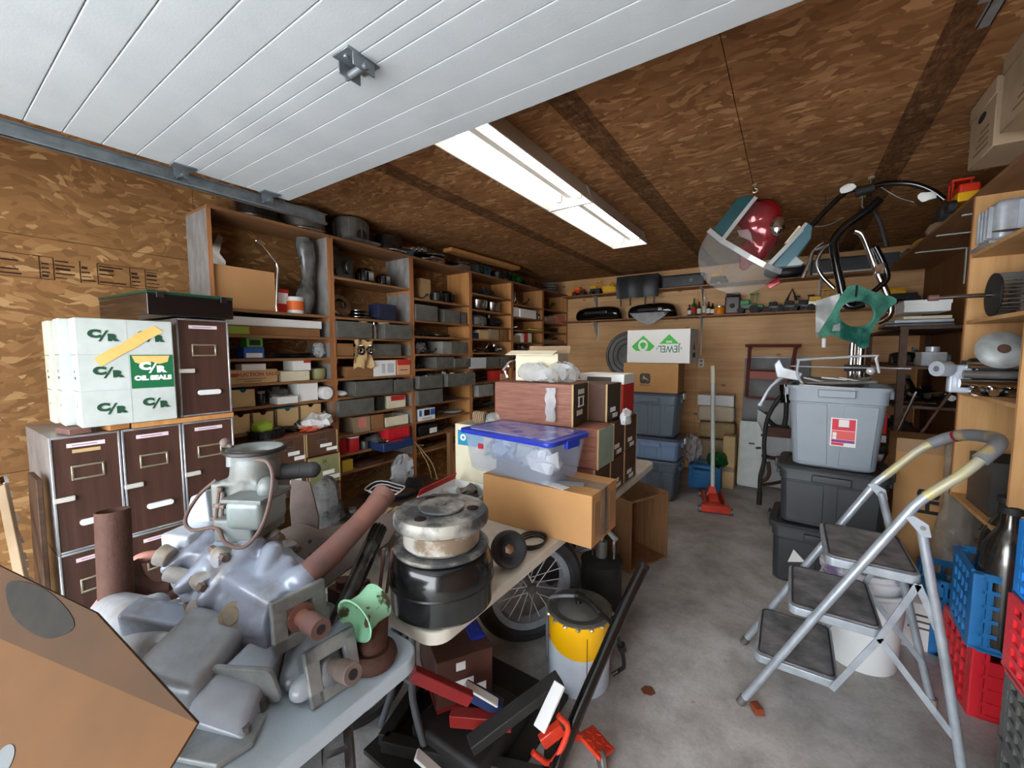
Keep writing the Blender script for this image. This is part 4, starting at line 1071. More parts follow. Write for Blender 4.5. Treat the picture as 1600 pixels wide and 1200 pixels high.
# ================================================================== brown file drawers by the left wall
def at(x, y, d): return _C + ray(x, y) * d
XC = -2.60
def file_drawer(label, y0, y1, z0, z1, X=XC, depth=.56, holder=True, wear=False):
    t = thing('filing_cabinet', label, 'filing cabinet', (X, (y0 + y1) / 2, z0), group='brown woodgrain file drawers')
    w_, h = y1 - y0 - .004, z1 - z0 - .002
    mb = MB(); mb.mm((-depth, -w_ / 2, .001), (-.004, w_ / 2, h)); mb.build('case', silver_case, t, bevel=.003, seg=1)
    mb = MB(); e = .009
    for s in (-1, 1): mb.box((0, s * (w_ / 2 - e / 2), h / 2), (.012, e, h))
    mb.box((0, 0, e / 2 + .001), (.012, w_ - 2 * e, e)); mb.box((0, 0, h - e / 2), (.012, w_ - 2 * e, e))
    mb.build('rim', silver_case, t, bevel=.002, seg=1)
    t_ = t; t = MB().mm((-.006, -w_ / 2 + e, e), (.001, w_ / 2 - e, h - e)).build('drawer_front', wood_front, t)
    MB().mm((.0012, -w_ * .27, h * .9), (.0022, w_ * .27, h * .935)).build('title_strip', pink_label, t)
    MB().mm((.0022, -w_ * .2, h * .913), (.0026, w_ * .16, h * .921)).build('typed_line', mat('typed', (160, 130, 140), .8), t)
    if holder:
        hw, hh, zc = w_ * .22, h * .055, h * .68
        mb = MB()
        for s in (-1, 1): mb.box((.004, s * hw, zc), (.006, .008, 2 * hh)); mb.box((.004, 0, zc + s * hh), (.006, 2 * hw + .008, .008))
        ho = mb.build('card_holder', brass, t, bevel=.0015, seg=1)
        MB().box((.002, 0, zc), (.002, 2 * hw, 2 * hh)).build('card', wood_front, t)
    mb = MB(); mb.box((.009, -w_ * .36, h * .47), (.014, w_ * .3, h * .042)); mb.build('latch', mat('latch_silver', (206, 204, 196), .35, .15), t, bevel=.004)
    mb = MB(); n = 10; r_ = h * .026; lw = w_ * .17
    mb.prism([(lw + r_ * math.cos(a), r_ * math.sin(a)) for a in [-PI / 2 + PI * k / n for k in range(n + 1)]] + [(-lw + r_ * math.cos(a), r_ * math.sin(a)) for a in [PI / 2 + PI * k / n for k in range(n + 1)]], .016, tr(.001, w_ * .05, h * .24) @ FACE_PX)
    mb.build('pull_handle', white_plastic, t, bevel=.003, seg=2)
    if wear: MB().box((.0018, 0, h * .865), (.001, w_ * .4, h * .03)).build('torn_label', cardboard_tan, t)
    return t_
YC = [.325, .555, .79, 1.03]
ZR = [.20, .715, 1.235]
nm = ['left', 'middle', 'right']
for r_ in range(2):
    for c_ in range(3):
        file_drawer([['bottom row left file drawer, beside the bare strand board', 'bottom row middle file drawer with brown woodgrain front', 'bottom row right file drawer behind the engine parts'],
                     ['second row left file drawer with a torn label under the white cases', 'second row middle file drawer with white pull handle', 'second row right file drawer below the single upper drawer']][r_][c_], YC[c_], YC[c_ + 1], ZR[r_], ZR[r_ + 1], wear=(r_ == 1 and c_ == 0))
file_drawer('single upper file drawer beside the white C/R cases, under the black case', YC[2] + .0, YC[3], 1.262, 1.775)
t = thing('drawer_plinth', 'low wooden plinth under the file drawers', 'plinth', (XC - .28, .68, 0))
MB().mm((-.28, -.36, .16), (.27, .36, .2)).build('top', crate_wood, t)
for s in (-1, 1): MB().mm((-.27, s * .3 - .03, 0), (.26, s * .3 + .03, .16)).build('runner', crate_wood, t)
# thin boards between the rows
t = thing('spacer_board', 'thin wooden spacer board under the upper file drawer', 'board', (XC - .02, .9, 1.236)); MB().mm((-.5, -.3, 0), (.03, .13, .024)).build('board', bright_wood, t)
for k, (x, y, d) in enumerate(((118, 668, 'pinkish wooden block under the back white case'), (180, 664, 'orange wooden block under the front white case'))):
    p = onx(x, y, XC - .02); tag(MB().box((0, 0, .0135), (.12, .075, .027), rz(.2).to_3x3()).build('wood_block', [rust_light, bright_wood][k], T=tr(XC - .06, p.y, 1.236), bevel=.002, seg=1), d, 'block')
# white C/R cases
def cr_case(label, X, y0, y1, z0, z1, rot, front=True, m=white_paint):
    t = thing('parts_case', label, 'case', (X, (y0 + y1) / 2, z0), rot)
    w_, h = y1 - y0, z1 - z0; dp = .12
    MB().mm((-dp, -w_ / 2, .001), (0, w_ / 2, h)).build('body', m, t, bevel=.006, seg=2)
    for z_ in (h / 3, 2 * h / 3): MB().mm((-dp, -w_ / 2 - .0006, z_ - .0012), (-.006, -w_ / 2, z_ + .0012)).build('side_seam', ink_grey, t)
    for k, (zz, ww) in enumerate(((.5, .014), (.44, .03), (.18, .008))): MB().mm((-dp * .6, -w_ / 2 - .0006, h * zz), (-dp * .6 + ww, -w_ / 2, h * zz + .012)).build('side_print', ink_grey, t)
    if not front: return t
    F0 = FACE_PX
    for z_ in (h / 3, 2 * h / 3): MB().mm((0, -w_ / 2 + .004, z_ - .001), (.0006, w_ / 2 - .004, z_ + .001)).build('seam_line', mat('seam_grey', (170, 178, 178), .6), t)
    MB().mm((0, -.001, .004), (.0006, .001, h - .004)).build('seam_line', MATS['seam_grey'], t)
    s = w_ * .135
    def cr(cy, cz, m_, dz=0):
        text('C', s, tr(.0015, cy - s * .62, cz + s * .16) @ F0, m_, t, bold=.0035, sx=1.25); text('R', s * .86, tr(.0015, cy + s * .66, cz - s * .18) @ F0, m_, t, bold=.0035, sx=1.25)
        mb = MB(); mb.prism([(-s * .38, -s * .55), (-s * .2, -s * .55), (s * .4, s * .55), (s * .22, s * .55)], .0008, tr(.001, cy, cz) @ F0); mb.build('slash', m_, t)
    a = w_ / 4
    cr(-a * .95, h * .84, ink_green); cr(a * 1.0, h * .84, ink_green)
    cr(-a * .85, h * .5, ink_green)
    MB().mm((.0003, .004, h / 3 + .002), (.0009, w_ / 2 - .006, 2 * h / 3 - .002)).build('green_panel', print_green, t)
    cr(a * 1.0, h * .535, white_paper); text('OIL SEALS', s * .62, tr(.0015, a * 1.0, h * .435) @ F0, white_paper, t, bold=.0022, sx=1.1)
    cr(-a * .8, h * .16, ink_green); cr(a * 1.05, h * .18, ink_green)
    mb = MB(); L_ = w_ * .36
    mb.prism([(-L_ * 1.1, -.024), (-L_ * .3, -.022), (L_ * .1, -.026), (L_ * .5, -.02), (L_ * 1.2, -.024), (L_ * 1.12, .02), (L_ * .4, .026), (-L_ * .1, .018), (-L_ * .5, .022), (-L_ * 1.05, .02)], .0008, tr(.0022, -a * .0, h * .755) @ FACE_PX @ rz(.62)); mb.build('yellow_tape', yellow_tape, t)
    mb = MB(); mb.prism([(-.07, 0), (.07, 0), (.062, -.03), (.03, -.04), (.0, -.028), (-.03, -.045), (-.06, -.03)], .0008, tr(.001, a * .95, 2 * h / 3 - .006) @ F0); mb.build('tape_scrap', yellow_tape, t)
    return t
cr_case('white metal case printed C/R OIL SEALS with a strip of yellow tape', XC + .04, .425, .765, 1.264, 1.75, -.03)
cr_case('white metal case behind the taped one, second from the drawer', XC - .09, .395, .735, 1.264, 1.75, -.03, False)
cr_case('rearmost yellowed white metal case next to the strand board wall', XC - .24, .385, .70, 1.264, 1.745, .0, False, mat('aged_white', (218, 220, 204), .45, rgb2=(196, 196, 176), vs=7))
# black flat case on top
t = thing('flat_case', 'black flat metal case with a dark green lid edge on the upper file drawer', 'case', (XC - .0, .82, 1.777), .0)
q = [(-.52, -.2), (.06, -.15), (.06, .215), (-.5, .215)]
mb = MB(); mb.hexa([(x, y, .001) for x, y in q] + [(x * 1.0, y, .105) for x, y in q]); mb.build('body', black_gloss, t, bevel=.004)
mb = MB(); mb.hexa([(x * 1.01, y * 1.01, .105) for x, y in q] + [(x * 1.01, y * 1.01, .118) for x, y in q]); mb.build('lid', mat('case_green', (20, 62, 44), .35), t, bevel=.003)
for yy in (-.1, .17): MB().box((.064, yy, .1), (.01, .03, .03)).build('catch', steel_dark, t, bevel=.002)
# dark board leaning beside the drawers, and what stands at the left picture edge
t = thing('leaning_board', 'dark wooden board leaning against the left side of the file drawers', 'board', (-2.62, .29, 0))
MB().hexa([(-.2, -.02, 0), (.06, -.02, 0), (.06, .0, 0), (-.2, .0, 0), (-.2, -.005, 1.06), (.0, -.005, 1.06), (.0, .015, 1.06), (-.2, .015, 1.06)]).build('board', dark_wood, t, bevel=.003, seg=1)
a, c = at(5, 745, 1.9), at(48, 925, 1.75)
d = (a - c).normalized(); base = c - d * (c.z / d.z)
t = thing('steel_strip', 'bright dented metal strip leaning beside a pale bar at the left picture edge', 'strip', base)
n = 34; mb = MB(); Ls = (a - base).length
for k in range(n):
    f0, f1 = k / n, (k + .92) / n
    s = .012 + .006 * math.sin(k * 2.3)
    mb.cyl(d * Ls * f0, d * Ls * f1, s, s * .8, n=6)
mb.build('strip', chrome, t)
a, c = at(4, 760, 1.8), at(34, 905, 1.65); d = (a - c).normalized(); base = c - d * (c.z / d.z); Ls = (a - base).length
t = thing('pale_bar', 'pale flat bar leaning at the left picture edge', 'bar', base); A = ax((0, 0, 0), d, _r); mb = MB(); mb.T = A; mb.box((0, 0, Ls / 2), (.035, .02, Ls)); mb.build('bar', cardboard_grey, t, bevel=.002, seg=1)

# ================================================================== the two folding tables
def rounded_rect(w_, l_, r_, n=6):
    out = []
    for cx, cy, a0 in ((w_ / 2 - r_, l_ / 2 - r_, 0), (-w_ / 2 + r_, l_ / 2 - r_, PI / 2), (-w_ / 2 + r_, -l_ / 2 + r_, PI), (w_ / 2 - r_, -l_ / 2 + r_, 1.5 * PI)):
        out += [(cx + r_ * math.cos(a0 + PI / 2 * k / n), cy + r_ * math.sin(a0 + PI / 2 * k / n)) for k in range(n + 1)]
    return out
TZ = .74
def folding_table(label, x0, x1, y0, y1, m, rot=0, inset=.24, xi=.10):
    t = thing('folding_table', label, 'table', ((x0 + x1) / 2, (y0 + y1) / 2, 0), rot)
    w_, l_ = x1 - x0, y1 - y0
    mb = MB(); mb.prism(rounded_rect(w_, l_, .07), .045, tr(0, 0, TZ - .045)); mb.build('table_top', m, t, bevel=.008, seg=3)
    for s in (-1, 1):
        yy = s * (l_ / 2 - inset)
        mb = MB()
        for sx in (-1, 1): mb.tube([(sx * (w_ / 2 - xi), yy, TZ - .06), (sx * (w_ / 2 - xi), yy, .36), (sx * (w_ / 2 - xi), yy, .22), (sx * (w_ / 2 - xi + .08), yy, .012)], .0145, 10, sm=5)
        mb.tube([(-w_ / 2 + xi, yy, .3), (w_ / 2 - xi, yy, .3)], .011, 8); mb.tube([(-w_ / 2 + .1, yy, TZ - .06), (w_ / 2 - .1, yy, TZ - .06)], .0145, 8)
        mb.build('leg_frame', leg_grey, t)
        mb = MB(); mb.tube([(0, yy - s * .0, .45), (0, yy - s * .28, TZ - .06)], .01, 8); mb.box((0, yy - s * .28, TZ - .055), (.05, .05, .02)); mb.build('brace', leg_grey, t)
    for sx in (-1, 1): MB().mm((sx * (w_ / 2 - .07) - .01, -l_ / 2 + .1, TZ - .075), (sx * (w_ / 2 - .07) + .01, l_ / 2 - .1, TZ - .045)).build('frame_rail', leg_grey, t)
    for yy in (l_ / 2 - .16,): MB().box((w_ / 2 - .1, yy, TZ - .1), (.05, .09, .03)).build('leg_hinge', galv, t, bevel=.006)
    return t
folding_table('near white plastic folding table loaded with engine castings', -1.63, -.845, -.62, .80, table_white)
folding_table('far aged white folding table carrying brake drums, boxes and a blue-lidded tote', -1.63, -.845, .845, 3.27, table_aged, 0, .2, .33)

# ================================================================== castings on the near table
def hull(pts_r, n=14, sq=1.0):
    """rings for a blended casting: list of (point, rx, ry, axis)"""
    return pts_r
def cast_chain(mb, chain, n=16):
    for (p, r_), (q, s) in zip(chain, chain[1:]):
        p, q = V(p), V(q); mb.cyl(p, q, r_, s, n=n); mb.ball(p, r_, n); mb.ball(q, s, n)
def square_flange(mb, c, axis, up, s, th, slot=True):
    A = ax(c, axis, up)
    o = s; i_ = s * .48
    for k, (a_, b_, w2, h2) in enumerate(((0, 1, 2 * o, o - i_), (0, -1, 2 * o, o - i_), (1, 0, o - i_, 2 * o), (-1, 0, o - i_, 2 * o))):
        cc = A @ V((a_ * (o + i_) / 2, b_ * (o + i_) / 2, 0)); mb.box(cc, (w2, h2, th), A.to_3x3())
    return A
def transmission(label, P, scale, m, fins, lower):
    pass
VW = _f  # viewing direction, castings are turned relative to it

# --- upper gearbox with carburettor, exhaust pipe and coupling
t = thing('gearbox_casting', 'grey-blue painted gearbox casting with a rusty outlet pipe, topmost in the heap', 'gearbox', at(400, 1000, 1.12))
o0 = t.location.copy(); T0 = tr(-o0)
Bk, Fr = at(340, 872, 1.36), at(458, 958, 1.115); axd = (Fr - Bk).normalized(); AL = (Fr - Bk).length; AA = ax(Bk, axd, (0, 0, 1))
def sect(f, w_, h, pl=.05, n=40, k=7, e=.72):
    out = []
    for i in range(n):
        a = 2 * PI * i / n; c, s_ = math.cos(a), math.sin(a); m_ = 1 + pl * math.cos(k * a + 1.2)
        out.append(AA @ V((h * m_ * math.copysign(abs(c) ** e, c), w_ * m_ * math.copysign(abs(s_) ** e, s_), f * AL)))
    return out
mb = MB(T0)
mb.loft([sect(-.1, .10, .085), sect(.02, .125, .10, .06), sect(.3, .135, .105, .07), sect(.5, .125, .10, .07), sect(.62, .112, .10, .06), sect(.78, .108, .098, .07), sect(.92, .094, .09, .04), sect(1.0, .075, .075, 0)])
mb.box(at(352, 846, 1.31), (.17, .25, .05), M.Rotation(.45, 3, 'Z'))
for x0, y0, x1, y1, d0, d1, r0, r1 in ((335, 838, 262, 888, 1.27, 1.17, .032, .018), (362, 846, 284, 918, 1.25, 1.14, .036, .02), (392, 856, 322, 936, 1.22, 1.12, .042, .024), (425, 862, 400, 930, 1.2, 1.12, .03, .022), (448, 880, 436, 935, 1.2, 1.1, .024, .02)): cast_chain(mb, [(at(x0, y0, d0), r0), (at((x0 + x1) / 2, (y0 + y1) / 2, (d0 + d1) / 2 - .01), (r0 + r1) / 2), (at(x1, y1, d1), r1)])
cast_chain(mb, [(at(440, 925, 1.15), .05), (at(470, 908, 1.14), .044), (at(487, 893, 1.17), .036)])
mb.box(at(405, 992, 1.12), (.12, .1, .07), Euler((.2, .1, .5)).to_matrix())
mb.build('housing', cast_blue, t, remesh=.006)
mb = MB(T0); n = 96
def scal(f, r0): return [AA @ V(((r0 + .016 * math.cos(11 * a)) * math.cos(a), (r0 + .016 * math.cos(11 * a)) * math.sin(a), f * AL)) for a in [2 * PI * i / n for i in range(n)]]
mb.loft([scal(.40, .135), scal(.43, .142), scal(.49, .142), scal(.52, .135)]); mb.build('bell_flange', cast_dirty, t, ang=50)
mb = MB(T0)
for k in range(11): a = 2 * PI * k / 11; mb = MB(T0); mb.cyl(AA @ V((.143 * math.cos(a), .143 * math.sin(a), .36 * AL)), AA @ V((.143 * math.cos(a), .143 * math.sin(a), .56 * AL)), .011, n=6); mb.build('flange_bolt', rust_grey, t)
mb = MB(T0); mb.box(at(302, 842, 1.27), (.1, .12, .075), rz(.4).to_3x3()); mb.build('side_cover', cast_pale, t, bevel=.012, seg=3)
mb = MB(T0); mb.cyl(at(268, 872, 1.17), at(250, 866, 1.17), .026, .03, n=14); mb.cyl(at(262, 895, 1.16), at(300, 905, 1.16), .022, n=12); mb.build('side_ports', cast_dirty, t, bevel=.004)
mb = MB(T0); mb.cyl(at(372, 958, 1.1), at(362, 962, 1.07), .034, n=18); mb.cyl(at(368, 960, 1.085), at(360, 963, 1.065), .022, n=14); mb.build('drain_boss', cast_dirty, t, bevel=.003)
mb = MB(T0); cast_chain(mb, [(at(482, 897, 1.155), .036), (at(520, 862, 1.24), .037), (at(560, 820, 1.34), .034), (at(592, 785, 1.42), .036)], 20); mb.cyl(at(586, 792, 1.41), at(602, 770, 1.46), .038, .04, n=20); mb.build('outlet_pipe', rust_light, t)
ca = at(468, 962, 1.085); dirn = (at(512, 990, 1.0) - at(462, 958, 1.09)).normalized()
mb = MB(T0); square_flange(mb, ca, dirn, (0, 0, 1), .07, .018); mb.build('coupling_plate', flange_grey, t, bevel=.004)
mb = MB(T0); mb.cyl(ca - dirn * .03, ca + dirn * .05, .021, n=14); mb.cyl(ca + dirn * .0, ca + dirn * .012, .036, n=18); mb.cyl(ca + dirn * .045, ca + dirn * .105, .026, n=18); mb.cyl(ca + dirn * .1052, ca + dirn * .1055, .012, n=12); mb.build('output_shaft', rust_light, t, bevel=.002, seg=1)
MB(T0).cyl(ca + dirn * .1054, ca + dirn * .106, .012, n=12).build('shaft_bore', black_matte, t)
# carburettor
t = thing('carburettor', 'old grey carburettor with a round flanged throat on top of the upper gearbox', 'carburettor', at(398, 832, 1.27))
o0 = t.location.copy(); T0 = tr(-o0); UP = V((0, 0, 1))
mb = MB(T0); A = M.Rotation(.5, 3, 'Z')
mb.box(at(392, 815, 1.27), (.12, .15, .07), A); mb.box(at(375, 785, 1.30), (.11, .1, .15), A); mb.box(at(400, 765, 1.32), (.12, .14, .1), A)
mb.cyl(at(400, 745, 1.31), at(400, 712, 1.31), .072, .068, n=24); mb.ball(at(418, 762, 1.22), (.03, .03, .035), 12); mb.build('body', cast_carb, t, remesh=.0055)
mb = MB(T0); mb.box(at(402, 795, 1.22), (.11, .125, .085), A); mb.build('float_bowl', mat('bowl_pale', (138, 150, 152), .4, .2, rgb2=(118, 124, 118), vs=8), t, bevel=.022, seg=4)
mb = MB(T0); mb.box(at(402, 772, 1.23), (.125, .14, .012), A); mb.build('bowl_flange', cast_carb, t, bevel=.003)
c0 = at(399, 706, 1.31)
MB(T0).lathe([(.06, -.03), (.066, -.028), (.07, .0), (.084, .004), (.086, .012), (.078, .016), (.07, .012), (.062, .0), (.058, -.03)], tr(c0), n=32, cap=False).build('throat', cast_carb, t)
MB(T0).lathe([(.068, .008), (.084, .017), (.09, .014), (.09, .006), (.084, .002)], tr(c0), n=32, cap=False).build('throat_ring', mat('ring_dark', (52, 48, 46), .45, .3), t)
MB(T0).cyl(c0 - UP * .012, c0 - UP * .008, .064, n=28).build('choke_plate', rust_grey, t)
p = at(352, 692, 1.31); mb = MB(T0); mb.ball(p, .016, 12); mb.cyl(p, at(362, 700, 1.31), .009, n=8); mb.build('choke_knob', rust_grey, t)
mb = MB(T0); mb.cyl(at(365, 728, 1.27), at(365, 712, 1.27), .02, n=14); mb.cyl(at(365, 712, 1.27), at(365, 708, 1.27), .023, n=14); mb.build('vent_tube', cast_carb, t)
mb = MB(T0); mb.tube([at(x, y, d_) for x, y, d_ in ((400, 718, 1.22), (418, 722, 1.2), (426, 745, 1.19), (420, 790, 1.17), (405, 830, 1.15), (380, 855, 1.15), (352, 848, 1.17), (338, 825, 1.2), (300, 828, 1.22), (290, 810, 1.24), (310, 775, 1.28), (338, 750, 1.3))], .0055, 8, sm=5); mb.build('fuel_line', mat('fuel_line_brown', (96, 74, 66), .6), t)
mb = MB(T0); mb.cyl(at(425, 738, 1.34), at(470, 735, 1.36), .026, .026, n=16); mb.ball(at(488, 734, 1.37), .027, 12); mb.cyl(at(470, 735, 1.36), at(490, 734, 1.37), .026, n=16); mb.build('air_hose', rubber, t)
mb = MB(T0)
for x0, y0, x1, y1 in ((342, 760, 335, 830), (348, 770, 345, 835), (335, 790, 352, 792), (332, 810, 350, 812)): mb.cyl(at(x0, y0, 1.24), at(x1, y1, 1.22), .006, n=8)
for y in (765, 790, 812, 832): mb.ball(at(343, y, 1.23), .01, 8)
mb.build('linkage', rust_grey, t)
mb = MB(T0); mb.prism([(-.05, 0), (.05, 0), (.03, .15), (-.02, .13)], .03, ax(at(318, 835, 1.34), -_f, _r)); mb.build('pale_bracket', cast_pale, t, bevel=.006)
# --- tail housing
t = thing('tail_housing', 'pale grey-blue tapered housing with a flared bottom flange on the near table', 'housing', (at(365, 1150, .93).x, at(365, 1150, .93).y, TZ))
T0 = tr(-t.location)
mb = MB(T0)
r_ = []
for x, y, d_, w_, h in ((425, 1010, 1.10, .075, .06), (400, 1045, 1.04, .09, .07), (372, 1082, .985, .105, .08), (352, 1120, .94, .12, .085), (343, 1148, .915, .125, .07)):
    c = at(x, y, d_); X_ = (_r * .93 + V((0, 0, -.35))).normalized(); Y_ = (V((0, 0, 1)) * .8 - _f * .5).normalized()
    r_.append([c + X_ * (w_ * .5 * sx) * 1.1 + Y_ * (h * .5 * sy) for sx, sy in ((-1, -.75), (-.75, -1), (.75, -1), (1, -.75), (1, .75), (.75, 1), (-.75, 1), (-1, .75))])
mb.loft(r_); mb.build('body', cast_pale, t, bevel=.006)
A = ax(at(383, 1072, .985), at(400, 1045, 1.04) - at(352, 1120, .94), (0, 0, 1))
mb = MB(T0); mb.prism(rounded_rect(.115, .155, .02, 4), .012, A); mb.build('mid_flange', flange_grey, t, bevel=.003)
mb = MB(T0); pb = at(345, 1152, .92); mb.prism([(-.085, -.06), (.05, -.07), (.09, -.015), (.07, .055), (-.05, .06), (-.09, .015)], .014, tr(pb.x, pb.y, TZ + .001) @ rz(.5)); mb.build('base_flange', flange_grey, t, bevel=.004)
mb = MB(T0)
for x, y in ((385, 1140), (300, 1128), (410, 1098)):
    p = onz(x, y, TZ + .02); MB(T0).cyl((p.x, p.y, TZ + .002), (p.x, p.y, TZ + .03), .01, n=6).build('bolt', steel_grey, t)
# --- oil pan style box and left housings
t = thing('oil_pan', 'dull grey rounded oil pan lying left of the pale tail housing', 'oil pan', (at(305, 1040, 1.02).x, at(305, 1040, 1.02).y, TZ)); T0 = tr(-t.location)
mb = MB(T0); A = Euler((.25, .25, .55)).to_matrix(); c = at(305, 1032, 1.03); c.z = max(c.z, TZ + .09)
mb.box(c, (.17, .2, .13), A); mb.build('pan', cast_grey, t, bevel=.035, seg=4)
mb = MB(T0); mb.box(c + A @ V((0, 0, -.055)), (.2, .235, .014), A); mb.build('rim', steel_grey, t, bevel=.004)
mb = MB(T0)
for sx in (-1, 1):
    for sy in (-1, 0, 1): mb.cyl(c + A @ V((sx * .09, sy * .1, -.05)), c + A @ V((sx * .09, sy * .1, -.036)), .009, n=6)
mb.build('rim_bolts', rust_grey, t)
t = thing('clutch_housing', 'dull grey clutch housing between the rusty upright pipe and the oil pan', 'housing', (at(215, 985, 1.18).x, at(215, 985, 1.18).y, TZ)); T0 = tr(-t.location)
mb = MB(T0); cast_chain(mb, [(at(180, 965, 1.32), .075), (at(230, 985, 1.2), .085), (at(265, 1010, 1.12), .06)]); cast_chain(mb, [(at(180, 960, 1.25), .03), (at(245, 945, 1.25), .035)]); cast_chain(mb, [(at(270, 965, 1.2), .05), (at(320, 985, 1.16), .055)]); mb.build('housing', cast_grey, t, remesh=.007)
mb = MB(T0); A = Euler((.3, .2, .6)).to_matrix(); mb.box(at(258, 975, 1.14), (.2, .07, .1), A); mb.build('side_plate', cast_blue, t, bevel=.015, seg=3)
mb = MB(T0); mb.cyl(at(250, 955, 1.17), at(298, 945, 1.18), .012, n=10); mb.cyl(at(290, 965, 1.15), at(310, 958, 1.16), .016, n=10); mb.build('shaft', cast_pale, t)
t = thing('upright_pipe', 'thick dark rusty pipe standing upright left of the castings', 'pipe', (at(180, 935, 1.36).x, at(180, 935, 1.36).y, TZ)); T0 = tr(-t.location)
pb_, pt_ = at(182, 935, 1.36), at(176, 797, 1.36)
mb = MB(T0); mb.lathe([(.043, 0), (.045, 0), (.045, (pt_ - pb_).length), (.040, (pt_ - pb_).length), (.039, .02)], ax(pb_, pt_ - pb_), n=24, cap=False); mb.build('tube', rust, t)
mb = MB(T0); mb.cyl(V((pb_.x, pb_.y, TZ + .001)), pb_, .05, .043, n=20); mb.build('base', rust, t)
t = thing('pink_bracket', 'salmon pink primed curved bracket with rusty arms behind the upright pipe', 'bracket', (at(225, 920, 1.5).x, at(225, 920, 1.5).y, TZ)); T0 = tr(-t.location)
mb = MB(T0); mb.tube([at(x, y, 1.5) for x, y in ((150, 955), (175, 925), (200, 905), (205, 885), (225, 872), (262, 868))], .022, 10, sm=5); mb.build('arm', mat('primer_pink', (198, 138, 122), .6), t)
mb = MB(T0); mb.tube([at(x, y, 1.45) for x, y in ((200, 880), (215, 910), (240, 925), (275, 915))], .03, 12, sm=5); mb.tube([at(x, y, 1.4) for x, y in ((235, 950), (270, 930), (300, 905))], .018, 10, sm=4); mb.build('rusty_yoke', rust, t)
p = at(230, 930, 1.48); mb = MB(T0); mb.cyl((p.x, p.y, TZ + .001), p, .03, n=12); mb.build('foot', rust, t)
# --- lower gearbox
t = thing('small_gearbox', 'dark grey gearbox with a square coupling plate, lowest on the near table edge', 'gearbox', (at(500, 1060, 1.06).x, at(500, 1060, 1.06).y, TZ)); T0 = tr(-t.location)
mb = MB(T0); cast_chain(mb, [(at(500, 975, 1.2), .06), (at(492, 1020, 1.12), .07), (at(505, 1050, 1.06), .055)]); cast_chain(mb, [(at(470, 1020, 1.1), .04), (at(455, 1060, 1.04), .028)]); cast_chain(mb, [(at(540, 985, 1.15), .04), (at(520, 1010, 1.12), .045)])
mb.build('housing', mat('cast_dark', (112, 116, 122), .4, .35, rgb2=(150, 156, 164), vs=8, bump=.12), t, remesh=.0065)
mb = MB(T0); cast_chain(mb, [(at(490, 1062, 1.04), .035), (at(470, 1078, 1.01), .028), (at(460, 1088, .995), .012)]); mb.build('drip_cover', cast_pale, t, remesh=.006)
ca = at(520, 1040, 1.045); dirn = (at(562, 1058, .965) - ca).normalized()
mb = MB(T0); square_flange(mb, ca, dirn, (0, 0, 1), .066, .018); mb.build('coupling_plate', flange_grey, t, bevel=.004)
mb = MB(T0); mb.cyl(ca - dirn * .03, ca + dirn * .05, .02, n=14); mb.cyl(ca + dirn * .045, ca + dirn * .1, .025, n=18); mb.build('output_shaft', rust_grey, t, bevel=.002, seg=1)
MB(T0).cyl(ca + dirn * .0998, ca + dirn * .1006, .012, n=12).build('shaft_bore', black_matte, t)
# --- black greasy shaft
p0, p1 = at(522, 985, 1.14), at(592, 826, 1.42)
t = thing('greasy_shaft', 'greasy black splined shaft leaning beside the rusty outlet pipe', 'shaft', (p0.x, p0.y, TZ)); T0 = tr(-t.location); d = (p1 - p0).normalized()
mb = MB(T0); mb.cyl(p0, p0 + d * .09, .024, .027, n=16); mb.cyl(p0 + d * .09, p1 - d * .06, .025, .028, n=16); mb.build('shaft', mat('grease_black', (26, 25, 24), .25, .4, rgb2=(70, 66, 60), vs=16), t)
mb = MB(T0)
for k in range(12):
    a = 2 * PI * k / 12; A = ax(p1 - d * .07, d); mb.cyl(A @ V((.022 * math.cos(a), .022 * math.sin(a), 0)), A @ V((.022 * math.cos(a), .022 * math.sin(a), .075)), .005, n=6)
mb.cyl(p1 - d * .07, p1, .024, n=12); mb.build('spline', steel_dark, t)
mb = MB(T0); mb.cyl((p0.x, p0.y, TZ + .001), p0, .05, .025, n=14); mb.build('socket', steel_dark, t)
# --- mint fitting
c0, c1 = at(554, 970, 1.10), at(590, 938, 1.17)
t = thing('pipe_collar', 'chipped mint green flared pipe collar on a rusty ring at the table corner', 'pipe collar', (c1.x, c1.y, TZ)); T0 = tr(-t.location)
d = (c0 - c1).normalized(); Lg = (c0 - c1).length
mb = MB(T0); mb.lathe([(.05, 0), (.052, .0), (.046, Lg * .4), (.05, Lg * .8), (.062, Lg), (.064, Lg * 1.02), (.058, Lg * 1.02), (.045, Lg * .75), (.041, Lg * .4), (.046, 0)], ax(c1, d), n=30, cap=False); mb.build('collar', mint, t)
MB(T0).cyl(c1 + d * .004, c1 + d * .008, .046, n=24).build('inner_plate', cast_grey, t)
mb = MB(T0); pr_ = at(582, 1000, 1.14); mb.lathe([(.03, 0), (.058, 0), (.066, .02), (.062, .035), (.05, .045), (.03, .04)], tr(pr_.x, pr_.y, TZ + .001) @ rx(-.0), n=26, cap=False); cast_chain(mb, [(V((pr_.x, pr_.y, TZ + .05)), .04), (c1 + V((0, 0, -.03)), .03)]); mb.build('rusty_ring', rust, t)
mb = MB(T0)
for k in range(5): a = 2.6 + k * .5; mb.cyl((pr_.x + .056 * math.cos(-a), pr_.y + .056 * math.sin(-a), TZ + .002), (pr_.x + .074 * math.cos(-a), pr_.y + .074 * math.sin(-a), TZ + .012), .008, n=6)
mb.build('ring_bolts', rust, t)
